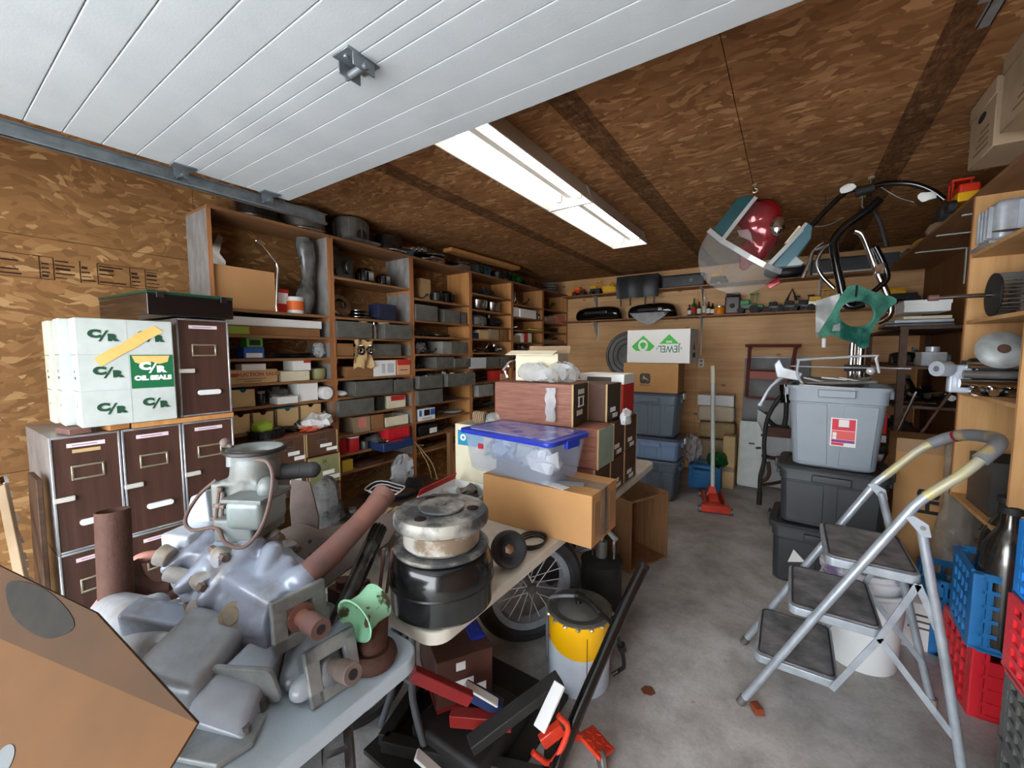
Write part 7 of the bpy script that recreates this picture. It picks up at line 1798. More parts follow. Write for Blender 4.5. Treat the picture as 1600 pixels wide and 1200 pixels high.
# black motorcycle frame
t = thing('motorcycle_chassis', 'black and rusty motorcycle frame standing upright left of the grey totes', 'frame', (-.08, 5.0, 0)); T0 = tr(-t.location)
YM = 4.95
def mp(x, y, dy=0): return ony(x, y, YM + dy)
mb = MB(T0)
mb.tube([mp(1228, 612), mp(1215, 625), mp(1199, 655), mp(1194, 690), mp(1194, 720), mp(1188, 745), mp(1187, 768)], .019, 10, sm=5); mb.tube([mp(1229, 615, .1), mp(1228, 650, .1), mp(1224, 670, .1)], .022, 10, sm=4); mb.tube([mp(1199, 655), mp(1212, 666, .05), mp(1232, 668, .1)], .024, 8, sm=4); mb.build('main_tubes', black_matte, t)
mb = MB(T0); mb.cyl(mp(1226, 600), mp(1229, 628), .05, n=16); mb.build('steering_head', black_gloss, t); mb = MB(T0); mb.cyl(mp(1227, 606) + V((0, -.05, 0)), mp(1228, 616) + V((0, -.06, 0)), .02, n=12); mb.build('head_boss', chrome, t)
mb = MB(T0); mb.box(mp(1216, 675, .05), (.22, .08, .1)); mb.build('engine_mount', rust, t, bevel=.01)
mb = MB(T0); mb.tube([mp(1192, 712), mp(1210, 716, .1), mp(1228, 714, .1)], .02, 8, sm=3); mb.tube([mp(1200, 722), mp(1202, 738), mp(1198, 748), mp(1190, 752)], .018, 8, sm=3); mb.tube([mp(1188, 758), mp(1205, 756, .1), mp(1225, 752, .2)], .018, 8); mb.build('lower_tubes', rust, t)
mb = MB(T0); mb.cyl(mp(1187, 768), V((mp(1187, 768).x, YM, .001)), .024, n=10); mb.build('foot', black_matte, t)
mb = MB(T0)
for x, y in ((1197, 680), (1189, 700), (1203, 645)): mb.cyl(mp(x, y), mp(x - 8, y), .012, n=8)
mb.build('lugs', black_matte, t)
# ================================================================== right side: totes, ladder, crates, shelf
TX = .27
tote('black tote at the bottom of the stack behind the step ladder', (TX - .02, 3.56, 0), -.06, .60, .46, .40, tote_black, tote_black, 2, group='totes stacked behind the step ladder', taper=.93, lid_h=.022)
_bt = [o for o in COL.objects if o.get('label', '').startswith('black tote at')][0]
mb = MB(); mb.prism([(-.05, -.05), (.05, -.02), (-.02, .05)], .001, tr(-.14, -.226, .2) @ rx(.04) @ FACE_NY); mb.build('torn_sticker', white_paper, _bt)
tote('dark charcoal tote in the middle of the stack behind the ladder', (TX - .0, 3.56, .424), -.06, .58, .45, .385, tote_black, tote_black, 2, group='totes stacked behind the step ladder', taper=.93, lid_h=.022)
tt = tote('large light grey tote with a red and white sticker, full of chrome racks', (TX, 3.55, .833), -.06, .53, .44, .545, tote_grey, None, 2, group='totes stacked behind the step ladder', taper=.82)
yb = -.44 * .9 / 2 - .012
def stk(x0, x1, z0, z1, m_, l=0, nme='sticker_print'):
    mb = MB(); f0, f1 = z0 / .545, z1 / .545
    ya = lambda z: -(.44 * .82 + (.44 * .965 - .44 * .82) * (z / .545)) / 2 - .0075 - l
    mb.hexa([(x0, ya(z0), z0), (x1, ya(z0), z0), (x1, ya(z0) + .001, z0), (x0, ya(z0) + .001, z0), (x0, ya(z1), z1), (x1, ya(z1), z1), (x1, ya(z1) + .001, z1), (x0, ya(z1) + .001, z1)]); mb.build(nme, m_, tt)
stk(-.02, .11, .16, .345, white_paper, .0, 'sticker'); stk(-.013, .104, .265, .338, mat('sticker_red', (214, 34, 60), .5), .001); stk(-.013, .104, .205, .262, mat('sticker_coral', (226, 88, 84), .5), .001); stk(-.013, .104, .185, .203, mat('sticker_purple', (132, 40, 132), .5), .001); stk(-.013, .05, .166, .183, MATS['sticker_red'], .001)
stk(.02, .072, .288, .335, white_paper, .002, 'shield'); stk(-.008, .012, .225, .25, white_paper, .002, 'icon'); stk(-.008, .012, .207, .222, white_paper, .002, 'icon')
# chrome luggage racks heaped in the grey tote
ZR_ = .833 + .545
def wt(x, y, Y=3.42): return ony(x, y, Y)
t = thing('luggage_rack', 'chrome wire luggage rack standing on the light grey tote', 'rack', (TX, 3.5, ZR_)); T0 = tr(-t.location)
mb = MB(T0)
A0, A1, A2, A3 = wt(1248, 562), wt(1369, 556), wt(1374, 583), wt(1254, 600)
mb.tube([A3, wt(1246, 585), A0 + V((.0, 0, -.01)), A0 + V((.02, 0, .0)), A1 + V((-.02, 0, 0)), A1 + V((0, 0, -.02)), A2], .008, 8, sm=3)
mb.tube([A3, wt(1256, 602, 3.34), wt(1320, 607, 3.32), wt(1345, 610, 3.32)], .007, 8, sm=3)
mb.tube([wt(1235, 572, 3.6), wt(1300, 574, 3.6), wt(1425, 576, 3.6)], .005, 6)
mb.build('wire_frame', spoke_m, t); MB(T0).ball(wt(1360, 580, 3.4), .024, 12).build('end_ball', spoke_m, t)
for k in range(6): MB(T0).tube([wt(1256 + 14 * k, 590 + (k % 2) * 5, 3.45), wt(1300 + 12 * k, 600 - 3 * (k % 3), 3.38)], .006 + .002 * (k % 2), 6).build('cross_bar', [spoke_m, steel_grey][k % 2], t)
t = thing('grey_bar_heap', 'heap of grey bars and brackets lying in the light grey tote', 'metal bars', (TX, 3.55, ZR_ - .06)); rs = random.Random(3); mb = MB()
for k in range(12): 
    a = rs.uniform(-.18, .18); mb.cyl((-.2 + rs.uniform(-.02, .05), a, .03 + rs.uniform(0, .07)), (.2 - rs.uniform(-.0, .08), a + rs.uniform(-.1, .1), .03 + rs.uniform(0, .08)), rs.uniform(.006, .016), n=8)
mb.build('bars', steel_grey, t); mb = MB(); mb.mm((-.2, -.16, 0), (.2, .16, .03)); mb.build('lower_heap', steel_dark, t, bevel=.01)
t = thing('bent_lever', 'long curved pale lever hanging from a grey casting left of the grey tote', 'lever', wt(1228, 585, 3.5)); T0 = tr(-t.location)
MB(T0).tube([wt(1240, 586, 3.5), wt(1222, 590, 3.48), wt(1203, 606, 3.46), wt(1192, 625, 3.45), wt(1187, 634, 3.45)], [.012] * 8 + [.01] * 10 + [.015] * 3, 8, sm=5).build('lever', cast_pale, t)
mb = MB(T0); mb.prism([(-.06, -.03), (.07, -.05), (.09, .0), (.05, .02), (-.02, .04), (-.05, .1), (-.08, .06)], .03, tr(wt(1230, 583, 3.5)) @ FACE_NY); mb.build('casting', cast_grey, t, bevel=.006)
t = thing('fork_tubes', 'pair of upright chrome fork tubes behind the grey tote', 'fork tubes', wt(1338, 600, 3.9)); T0 = tr(-t.location.x, -t.location.y, 0); t.location.z = 0
for k, x in enumerate((1330, 1344)):
    p0, p1 = wt(x, 590, 3.9), wt(x + 2, 536, 3.9); MB(T0).cyl((p0.x, 3.9, .002), p1, .021, n=16).build('tube', chrome, t)
MB(T0).box((wt(1337, 575, 3.9)), (.13, .06, .05)).build('clamp', black_matte, t, bevel=.006); MB(T0).box((wt(1337, 575, 3.9).x, 3.9, .012), (.2, .12, .022)).build('foot', black_matte, t)
# ------------------------------------------------------------------ step ladder
t = thing('step_ladder', 'aluminium three-step ladder with a hoop handrail and black treads', 'step ladder', (.2, 2.27, 0)); T0 = tr(-t.location)
yn, yf = 2.045, 2.50
mb = MB(T0); mb.tube([(-.115, yn, .012), (.15, yn, .545), (.40, yn, 1.035), (.43, yn + .005, 1.075)], .0165, 12); mb.tube([(-.14, yf, .012), (.11, yf, .52), (.36, yf, 1.0), (.385, yf, 1.03)], .0165, 12); mb.build('side_rails', alu, t)
hoop = [(.43, yn + .005, 1.075), (.47, yn + .005, 1.12), (.52, yn + .01, 1.175), (.57, yn + .03, 1.235), (.615, yn + .08, 1.275), (.635, yn + .17, 1.285), (.63, yn + .28, 1.275), (.61, yn + .38, 1.26), (.57, yf - .01, 1.23), (.50, yf, 1.175), (.44, yf, 1.1), (.385, yf, 1.03)]
hp_ = smooth_path(hoop, 6); n_ = len(hp_)
MB(T0).tube(hp_[:int(n_ * .27)], .0172, 12).build('near_handrail', alu_yellow, t); MB(T0).tube(hp_[int(n_ * .27) - 1:int(n_ * .80)], .0235, 14).build('hoop_grip', grip, t); MB(T0).tube(hp_[int(n_ * .80) - 1:], .0172, 12).build('far_handrail', alu_yellow, t)
MB(T0).tube(hp_[int(n_ * .66):int(n_ * .69)], .0242, 14).build('red_tape', mat('dark_red_tape', (122, 22, 28), .5), t)
for Y_, xa, za, xb in ((yn, .425, .965, .595), (yf, .375, .955, .60)):
    MB(T0).tube([(xa, Y_ + (.012 if Y_ == yn else -.012), za), ((xa + xb) / 2 + .005, Y_ + .012, za * .5), (xb, Y_ + .012, .012)], .0155, 12).build('rear_leg', alu, t)
    mb = MB(T0); mb.prism([(-.05, .03), (-.025, .04), (.015, .015), (.025, -.03), (.0, -.035)], .006, tr(xa, Y_ - .012, za) @ FACE_NY); mb.build('hinge_plate', alu, t, bevel=.002); MB(T0).cyl((xa, Y_ - .022, za), (xa, Y_ + .02, za), .008, n=8).build('rivet', steel_grey, t)
    mb = MB(T0)
    MB(T0).cyl((xb, Y_ + .012, .001), (xb, Y_ + .012, .04), .019, n=12).build('rear_foot', grip, t)
for Y_, x_ in ((yn, -.115), (yf, -.14)):
    MB(T0).cyl((x_ - .006, Y_, .001), (x_ + .01, Y_, .035), .0195, n=12).build('front_foot', steel_grey, t)
for k, (x0, x1, z_) in enumerate(((-.075, .225, .245), (.04, .35, .515), (.155, .445, .765))):
    y0_, y1_ = yn + .022, yf - .022
    mb = MB(T0); cx_, cy_ = (x0 + x1) / 2, (y0_ + y1_) / 2; mb.prism(rounded_rect(x1 - x0, y1_ - y0_, .03, 5), .035, tr(cx_, cy_, z_ - .035)); st_ = mb.build('step', alu, t, bevel=.004)
    mb = MB(T0); mb.prism(rounded_rect(x1 - x0 - .02, y1_ - y0_ - .02, .025, 5), .006, tr(cx_, cy_, z_)); mb.build('tread', tread, st_, bevel=.002)
    mb = MB(T0); mb.tube([(x, y, z_ + .006) for x, y in [(cx_ + a, cy_ + b_) for a, b_ in rounded_rect(x1 - x0 - .03, y1_ - y0_ - .03, .025, 5)]], .0035, 6, closed=True); mb.build('tread_edge', rubber, st_)
for Y_ in (yn + .01, yf - .01):
    for (xa, za), (xb, zb2) in (((.2, .215), (.335, .49)), ((.335, .49), (.43, .74)), ((.335, .49), (.555, .2)), ((.43, .74), (.50, .56))):
        mb = MB(T0); d = V((xb - xa, 0, zb2 - za)); A = ax((xa, Y_, za), d, (0, 1, 0)); mb.T = T0 @ A; mb.box((0, 0, d.length / 2), (.004, .022, d.length)); mb.build('link_bar', alu, t)
# ------------------------------------------------------------------ nested white buckets
t = thing('white_bucket', 'white plastic bucket standing behind the ladder steps', 'bucket', T=tr(.365, 2.73, 0) @ M.Diagonal((1.1, 1.1, 1.12, 1)))
MB().lathe([(0, .001), (.135, .001), (.138, .006), (.155, .33), (.165, .335), (.166, .355), (.157, .36), (.156, .372), (.16, .375), (.152, .376), (.135, .02), (0, .018)], n=44).build('shell', white_plastic, t)
t = thing('stained_bucket', 'purple-stained bucket nested inside the white bucket', 'bucket', T=tr(.36, 2.735, .115) @ M.Diagonal((1.1, 1.1, 1.12, 1)))
MB().lathe([(0, .001), (.12, .001), (.147, .30), (.162, .305), (.163, .325), (.152, .33), (.152, .35), (.157, .352), (.149, .353), (.118, .02), (0, .02)], n=44).build('shell', mat('bucket_stain', (226, 226, 228), .4, rgb2=(128, 112, 152), vs=6, lo=.5, hi=.62), t)
MB().tube([(.16 * math.cos(a), .16 * math.sin(a), .33 - .05 * math.sin(a)) for a in [PI * k / 14 for k in range(15)]], .003, 6).build('bail', steel_grey, t)
# small brick chip and red splinter on floor
p = onz(1182, 1112, 0); tag(MB().box((0, 0, .015), (.04, .05, .028)).jit(.008, 40).build('brick_chip', mat('brick_chip', (130, 66, 44), .8), T=tr(p.x, p.y, .001) @ rz(.6), bevel=.004), 'reddish brick chip on the floor at the ladder foot', 'brick chip')
p = onz(1012, 1080, 0); tag(MB().prism([(-.03, -.01), (-.01, -.03), (.02, -.02), (.035, .005), (.01, .03), (-.02, .02)], .004).build('dry_leaf', mat('leaf_brown', (116, 70, 50), .8), T=tr(p.x, p.y, .001)), 'dry brown leaf on the floor right of the pail', 'leaf')
# ------------------------------------------------------------------ milk crates
def crate2(label, c, rot, m, h=.26): return milk_crate(label, c, rot, m, .33, .33, h, group='plastic milk crates on the right')
crate2('dark grey crate on the floor in the near right corner, lowest', (.825, 1.90, 0), .0, mat('crate_grey', (84, 84, 82), .5), .26)
crate2('dark grey crate second from the floor in the near right stack', (.825, 1.90, .262), .0, MATS['crate_grey'], .26)
crate2('red crate in the near right stack below a bright blue crate', (.82, 1.905, .524), .02, red_plastic, .26)
crate2('bright blue crate on top of the near right stack', (.825, 1.90, .786), .0, blue_bright, .26)
t = thing('small_carton', 'small pale green carton resting on the bright blue crate', 'box', (.86, 2.0, 1.047), .1); MB().mm((-.12, -.06, .001), (.12, .06, .05)).build('body', sage_card, t, bevel=.003); MB().mm((-.06, -.0608, .012), (.06, -.06, .035)).build('printed_panel', print_green, t)
crate2('red crate on the floor behind the ladder, below the blue crate of jugs', (.87, 2.71, 0), .06, red_plastic, .33)
crate2('blue crate holding steel jugs beside the bubble wrap', (.86, 2.65, .332), -.05, blue_crate_m, .33)
crate2('small blue crate behind the red one, next to the bubble wrap', (.84, 3.12, .0), .0, blue_crate_m, .40)
for k, (x, y, s, lab) in enumerate(((.80, 2.565, 1.0, 'nearer dark steel jug standing in the blue crate'), (.84, 2.735, 1.0, 'farther dark steel jug standing in the blue crate'))):
    t = thing('steel_jug', lab, 'jug', (x, y, .346), group='dark steel jugs in the blue crate'); r_ = .082 * s
    MB().lathe([(0, .001), (r_ * .95, .001), (r_, .02), (r_, .36), (r_ * .9, .43), (r_ * .6, .49), (r_ * .38, .52), (r_ * .36, .58), (0, .58)], n=32).build('body', mat('jug_steel', (112, 110, 106), .18, .9, rgb2=(76, 74, 70), vs=4), t); MB().lathe([(r_ * .36, 0), (r_ * .44, .004), (r_ * .44, .03), (r_ * .3, .036), (0, .036)], tr(0, 0, .575), n=20).build('cap', black_matte, t)
# bubble wrap roll and cartons behind
mb = MB(); rings = []
for k in range(13):
    f = k / 12; r0 = .12 - .045 * f + .012 * math.sin(7 * f)
    rings.append([(r0 * math.cos(a) * (1 + .08 * math.sin(5 * a + k)), r0 * .8 * math.sin(a) * (1 + .08 * math.cos(4 * a + k)), .001 + 1.05 * f) for a in [2 * PI * i / 22 for i in range(22)]])
mb.loft(rings); mb.jit(.022, 20)
tag(mb.build('bubble_wrap', bubble, T=tr(.85, 3.36, .012) @ rx(.03), ang=24), 'tall crumpled roll of bubble wrap beside the carton lettered SH', 'bubble wrap')
t = thing('tall_carton', 'tall brown carton lettered SH standing behind the step ladder', 'box', (.735, 3.62, 0), -.03)
MB().mm((-.13, 0, .001), (.13, .3, 1.04)).build('body', cardboard, t, bevel=.004); MB().mm((-.13, -.0008, .95), (.13, .0, 1.04)).build('top_tape', MATS['tape_brown'], t); MB().mm((-.0, -.0008, .62), (.115, .0, .70)).build('tape_patch', MATS['tape_brown'], t)
text('SH', .14, tr(.03, -.0012, .64) @ FACE_NY @ rz(-PI / 2), ink_black, t, bold=.004)
t = thing('tail_lamp_box', 'red and white tail lamp assembly behind the ladder rail', 'lamp', (.545, 3.96, .62))
for k, (z_, m_) in enumerate(((0, red_plastic), (.18, white_plastic), (.24, black_matte), (.32, white_plastic), (.38, mat('red_lens', (226, 24, 18), .25)))): MB().mm((-.05, 0, z_ + .001), (.06, .08, z_ + (.17 if k in (0, 4) else .055))).build('lens', m_, t, bevel=.005)
MB().mm((-.05, .0, -.62), (.06, .08, 0)).build('stand', black_matte, t)
t = thing('flat_carton', 'low white carton with print under the ladder brace', 'box', (.66, 3.02, 0), .0); MB().mm((-.1, -.06, .001), (.1, .06, .26)).build('body', white_paper, t, bevel=.004)
for k in range(3): MB().mm((-.07, -.0608, .12 + .035 * k), (.05, -.06, .13 + .035 * k)).build('printed_line', ink_grey, t)
# ------------------------------------------------------------------ right wall shelf unit
XR, YN, YFAR = .78, 2.56, 3.24
t = thing('plywood_shelf_unit', 'open plywood shelf unit on the right wall holding engine parts', 'shelf unit', (XR, YN, 0)); T0 = tr(-XR, -YN, 0)
ztop = 2.42
MB(T0).mm((XR, YFAR, .80), (RX1 - .002, YFAR + .018, ztop)).build('far_side', ply_gold, t); MB(T0).mm((XR, YN - .018, .72), (RX1 - .002, YN, 2.05)).build('near_side', ply_gold, t)
rsz = [onx(1522, 396, XR).z, onx(1517, 500, XR).z, onx(1503, 612, XR).z, .82]
for z_ in rsz: MB(T0).mm((XR, YN, z_ - .018), (RX1 - .002, YFAR, z_)).build('shelf', ply_gold, t)
MB(T0).mm((XR - .004, YFAR - .002, .80), (XR, YFAR + .02, ztop)).build('edge_strip', edge_wood, t)
t = thing('high_shelf', 'long plank shelf high on the right wall carrying cartons and toys', 'shelf', (XR, 4.0, ztop)); T0 = tr(-XR, -4.0, -ztop)
MB(T0).mm((XR, 1.75, ztop + .001), (RX1 - .002, 5.72, ztop + .019)).build('board', shelf_wood, t)
for yy in (3.62, 4.15, 4.75):
    mb = MB(T0); mb.mm((XR + .04, yy - .012, ztop - .006), (RX1 - .002, yy + .012, ztop)); mb.mm((RX1 - .008, yy - .012, ztop - .28), (RX1 - .002, yy + .012, ztop)); mb.build('bracket', white_paint, t)
# two lidded file boxes overhanging the shelf
def file_box(label, x0, x1, y0, y1, z0, h, rot=0):
    t = thing('file_box', label, 'box', (x0, y0, z0), rot, 'lidded cardboard file boxes on the high right shelf'); w_, l_ = x1 - x0, y1 - y0
    MB().mm((.004, .004, .001), (w_ - .004, l_ - .004, h - .004)).build('body', cardboard_grey, t, bevel=.003, seg=1); MB().mm((0, 0, h * .76), (w_, l_, h)).build('lid', cardboard_tan if False else cardboard_grey, t, bevel=.003, seg=1)
    mb = MB(); mb.prism([(.045 * math.cos(a), .018 * math.sin(a)) for a in [2 * PI * k / 16 for k in range(16)]], .001, tr(.0035, l_ * .5, h * .64) @ FACE_NX); mb.build('hand_hole', ink_black, t)
    mb = MB()
    for k in range(4): mb.mm((.0028, l_ * .2, h * (.12 + .09 * k)), (.0036, l_ * (.75 - .08 * k), h * (.15 + .09 * k)))
    mb.build('printed_lines', mat('print_brown', (124, 98, 70), .85), t)
file_box('farther lidded cardboard file box on the high right shelf', .645, .95, 2.55, 2.85, ztop + .02, .275)
file_box('nearer lidded cardboard file box cut by the picture edge', .63, .95, 1.98, 2.44, ztop + .02, .285)
# toys and scraps along the high shelf
t = toy_loader('red and yellow toy truck on the high right shelf beside the file box', 900, 0, 1.0, red_toy, yellow_toy, True, False, 'toy_truck'); t.location = (XR + .06, 3.72, ztop + .02); t.scale = (1.5, 1.3, 1.1); t.rotation_euler = (0, 0, PI / 2)
for k, (yy, m_, lab, r_) in enumerate(((3.62, chrome_worn, 'round chrome fitting on the high right shelf behind the toy', (.05, .05, .04)), (3.95, film, 'crumpled clear bag on the high right shelf', (.06, .12, .05)), (4.35, cardboard_grey, 'crumpled brown paper on the high right shelf', (.07, .14, .06)), (4.8, mat('yellow_rag', (196, 160, 70), .8), 'yellow rag at the far part of the high right shelf', (.07, .12, .05)), (5.25, film, 'crumpled clear sheet at the far end of the high right shelf', (.07, .2, .05)))):
    blob_bag('shelf_scrap', lab, (XR + .09, yy, ztop + .02), r_, m_, k * 2.1, 'scrap', cr=.45)
# engine parts in the cupboard
t = thing('engine_cover', 'finned grey cast engine cover on the upper cupboard shelf', 'engine cover', (.885, 3.08, rsz[0])); 
mb = MB(); mb.box((0, 0, .11), (.2, .22, .2)); mb.build('cover', cast_grey, t, bevel=.04, seg=4)
for k in range(4): MB().box((-.105, -.07 + .045 * k, .11), (.02, .012, .15)).build('fin', cast_grey, t, bevel=.003)
MB().box((0, 0, .008), (.24, .26, .016)).build('flange', cast_grey, t, bevel=.004); MB().box((-.02, -.114, .12), (.02, .012, .14)).build('rib', cast_pale, t)
t = thing('mower_knife', 'long dark pointed steel blade lying across the cupboard shelf edge', 'blade', (.86, 2.72, rsz[0])); mb = MB(); mb.prism([(-.16, .0), (-.1, -.018), (.2, -.03), (.2, .03), (-.06, .02)], .006, tr(0, -.0, .001) @ rz(.2)); mb.build('blade', steel_dark, t, bevel=.001, seg=1); MB().cyl((.1, .02, .012), (.22, .045, .012), .012, n=10).build('tang', steel_grey, t)
t = thing('blower_wheel', 'black and steel squirrel cage blower with shaft on the middle cupboard shelf', 'blower', (.86, 3.05, rsz[1]))
A = tr(-.03, 0, .115) @ ry(-PI / 2)
MB(A).lathe([(.0, .0), (.1, .0), (.105, .006), (.105, .012), (0, .014)], n=36).build('back_disc', black_matte, t)
for k in range(30):
    a = 2 * PI * k / 30; MB(A).box((.098 * math.cos(a), .098 * math.sin(a), -.04), (.012, .004, .085), rz(a + .4).to_3x3()).build('vane', steel_grey, t)
MB(A).lathe([(.092, -.085), (.106, -.085), (.106, -.076), (.092, -.076)], n=36, cap=False).build('front_ring', steel_grey, t)
MB(A).cyl((0, 0, -.02), (0, 0, .2), .011, n=10).build('shaft', steel_bright, t); MB(A).cyl((0, 0, .2), (0, 0, .24), .016, n=10).build('shaft_end', rust_light, t)
MB().box((.1, 0, .08), (.14, .16, .16)).build('motor', rust_grey, t, bevel=.02); MB().cyl((.1, 0, .15), (.1, 0, .27), .05, .03, n=18).build('inlet', cast_grey, t)
t = thing('alternator_arm', 'grey cast arm standing behind the blower in the cupboard', 'casting', (1.0, 3.14, rsz[1])); mb = MB(); cast_chain(mb, [((0, 0, .05), .05), ((-.02, 0, .2), .045), ((.02, 0, .28), .03)]); mb.build('arm', steel_dark, t, remesh=.006); MB().cyl((-.02, -.06, .2), (-.02, .05, .2), .03, n=16).build('boss', cast_grey, t)
t = thing('motorcycle_engine', 'chrome and dark motorcycle engine filling the lower cupboard shelf', 'engine', (.87, 3.02, rsz[2]))
z_ = 0
mb = MB(); mb.box((0, .03, .09), (.24, .22, .16)); mb.cyl((-.12, 0, .1), (.12, 0, .1), .085, n=22); mb.build('crankcase', steel_dark, t, bevel=.015)
mb = MB(); mb.lathe([(0, 0), (.085, 0), (.09, .015), (.078, .03), (.04, .04), (0, .04)], ax((-.04, -.085, .22), (0, -1, .25)), n=32); mb.build('round_cover', flange_grey, t); MB().lathe([(0, 0), (.022, 0), (.02, .006), (0, .008)], ax((-.04, -.125, .23), (0, -1, .25)), n=16).build('cover_badge', rust, t)
for k in range(5): MB().cyl((-.12 + .06 * k, -.1, .02 + .01 * (k % 2)), (-.12 + .06 * k, -.13, .02), .018, n=12).build('case_bolt', chrome, t)
for k, zz in enumerate((.06, .105, .15)): MB().cyl((-.17 + .01 * k, -.1, zz), (.13, -.1, zz), .022 - .003 * k, n=14).build('chrome_tube', chrome if k != 1 else steel_grey, t)
mb = MB(); mb.lathe([(.014, 0), (.034, 0), (.04, .01), (.038, .07), (.014, .07)], ax((-.2, -.06, .13), (-.8, -.6, 0)), n=22, cap=False); mb.build('intake_ring', cast_pale, t); MB().box((-.16, -.04, .08), (.08, .05, .14)).build('side_bracket', cast_pale, t, bevel=.01); MB().cyl((.02, -.14, .15), (.02, -.14, .24), .014, n=10).build('dipstick', chrome, t)
t = thing('clear_front_bin', 'dark clear-fronted bin at the bottom of the cupboard', 'bin', (.94, 2.98, .82)); MB().open_box((0, 0, .001), (.26, .3, .26), .004).build('body', mat('bin_smoke', (72, 70, 68), .2, alpha=.75), t); MB().mm((-.06, -.1508, .2), (.02, -.15, .23)).build('label', brass, t)
t = thing('paper_roll', 'white printed packet standing at the right end of the cupboard', 'packet', (.99, 2.70, .82)); MB().mm((-.04, -.03, .001), (.06, .04, .24)).build('body', white_paper, t, bevel=.004); MB().mm((-.03, -.0308, .06), (.04, -.03, .12)).build('blue_print', mat('faint_blue', (150, 160, 206), .7), t)
blob_bag('dark_plastic', 'crumpled dark plastic sheet hanging below the cupboard', (.93, 2.93, .62), (.1, .12, .09), film_dark, 3.7, 'plastic sheet', cr=.5)
t = thing('jug_shelf_prop', 'dark wooden ledge under the cupboard', 'ledge', (.95, 2.92, 0)); MB().mm((.06, .0, 0), (.15, .2, .60)).build('post', dark_wood, t); MB().mm((-.1, -.1, .60), (.15, .2, .618)).build('top', dark_wood, t)
# ------------------------------------------------------------------ cluttered rack behind, right wall
t = thing('parts_rack', 'dark wooden rack of salvaged parts along the right wall behind the totes', 'rack', (.82, 4.5, 0)); T0 = tr(-.82, -4.5, 0)
RKX, RK0, RK1 = .64, 3.98, 5.55
zsr = [1.78, 1.50, 1.22, .85]
for z_ in zsr: MB(T0).mm((RKX, RK0, z_ - .02), (RX1 - .002, RK1, z_)).build('shelf', dark_wood, t)
for yy in (RK0 + .002, RK1 - .042):
    for xx in (RKX + .004, RX1 - .046): MB(T0).mm((xx, yy, 0), (xx + .04, yy + .04, zsr[0] - .021)).build('post', dark_wood, t)
def onrk(y, z, dx=.14): return (RKX + dx, y, z)
t = thing('white_carton', 'white lidded carton on top of the parts rack', 'box', onrk(4.25, 1.80 + .085)); MB().mm((-.11, -.16, .001), (.13, .16, .08)).build('body', white_paper, t, bevel=.003); MB().mm((-.115, -.165, .055), (.135, .165, .085)).build('lid', white_paper, t, bevel=.003)
t = thing('metal_trays', 'stack of grey metal lids on top of the parts rack', 'lids', onrk(4.3, 1.781))
for k in range(3): MB().box((-.02 + .02 * k, .03 * k, .013 + .028 * k), (.36 - .05 * k, .5 - .06 * k, .024), rz(.06 * (k - 1)).to_3x3()).build('lid', [sheet_grey, cast_pale, cream][k], t, bevel=.006)
for k, (y, z_, kind, s, m_, lab) in enumerate(((4.15, 1.501, 'block', .11, cast_grey, 'pale grey machine block on the second rack shelf'), (4.55, 1.501, 'lever', .16, steel_grey, 'grey lever bracket on the second rack shelf'), (5.0, 1.501, 'housing', .1, steel_dark, 'dark gear housing on the second rack shelf'), (4.2, 1.221, 'pile', .2, chrome_worn, 'heap of chrome fittings on the third rack shelf'), (4.75, 1.221, 'lever', .2, steel_dark, 'dark lever bracket on the third rack shelf'), (5.2, 1.221, 'hub', .12, rust_grey, 'rusty wheel hub on the third rack shelf'), (4.2, .851, 'pile', .2, steel_dark, 'heap of dark fittings on the lowest rack shelf'), (4.7, .851, 'housing', .12, rust, 'rusty gear housing on the lowest rack shelf'), (5.15, .851, 'block', .13, black_matte, 'black machine block on the lowest rack shelf'), (4.75, 1.781, 'dish', .14, steel_grey, 'grey metal dish on top of the rack'), (5.15, 1.781, 'housing', .09, cast_grey, 'grey gear housing on top of the rack'))):
    tag(part_shape(kind, s, random.Random(k), m_, PART_NAMES[kind], tr(RKX + .2, y, z_)), lab, 'machine part')
for k, (x0, y0, x1, y1, m_, lab) in enumerate(((1432, 612, 1392, 695, chrome_worn, 'thin chrome rod leaning at the rack, nearer the grey tote'), (1495, 600, 1430, 690, rust, 'thin rusty rod leaning at the rack, farther right'))):
    a, c = ony(x1, y1, 3.92), ony(x0, y0, 3.92); d = (c - a).normalized(); base = a - d * ((a.z - .003) / d.z)
    tag(MB().cyl((0, 0, 0), c - base, .009, n=8).build('leaning_rod', m_, T=tr(base)), lab, 'rod')
t = thing('chrome_bar', 'short chrome bar on the third shelf of the parts rack', 'bar', onrk(4.02, 1.221, .02)); MB().cyl((-.0, 0, .02), (.14, .0, .02), .018, n=12).build('bar', chrome, t); MB().cyl((.14, 0, .02), (.2, .0, .02), .012, n=12).build('end', chrome_worn, t)
# ================================================================== things hanging from the ceiling
def hook(label, px_, py_, zl, name='ceiling_hook'):
    p = onz(px_, py_, RZ); t = thing(name, label, 'hook', (p.x, p.y, RZ)); d = RZ - zl
    MB().cyl((0, 0, 0), (0, 0, -.012), .018, n=14).build('base', brass, t); mb = MB(); mb.tube([(0, 0, 0), (0, 0, -d * .45), (.012, 0, -d * .6), (.014, 0, -d * .8), (0, 0, -d * .98), (-.012, 0, -d * .85)], .0042, 8, sm=4); mb.build('hook', brass, t)
    return p
HY = 3.36
def cw(x, y, Y=HY): return ony(1060 + x / 6.317, 290 + y / 6.317, Y)
hook('brass ceiling hook holding the windshield', 1180, 288, cw(760, 110).z)
hook('brass ceiling hook over the black handlebar', 1362, 276, ony(1360, 300, 3.55).z)
hook('brass ceiling hook over the roll bar', 1348, 306, ony(1346, 326, 3.7).z + .0)
bs = cw(600, 600)
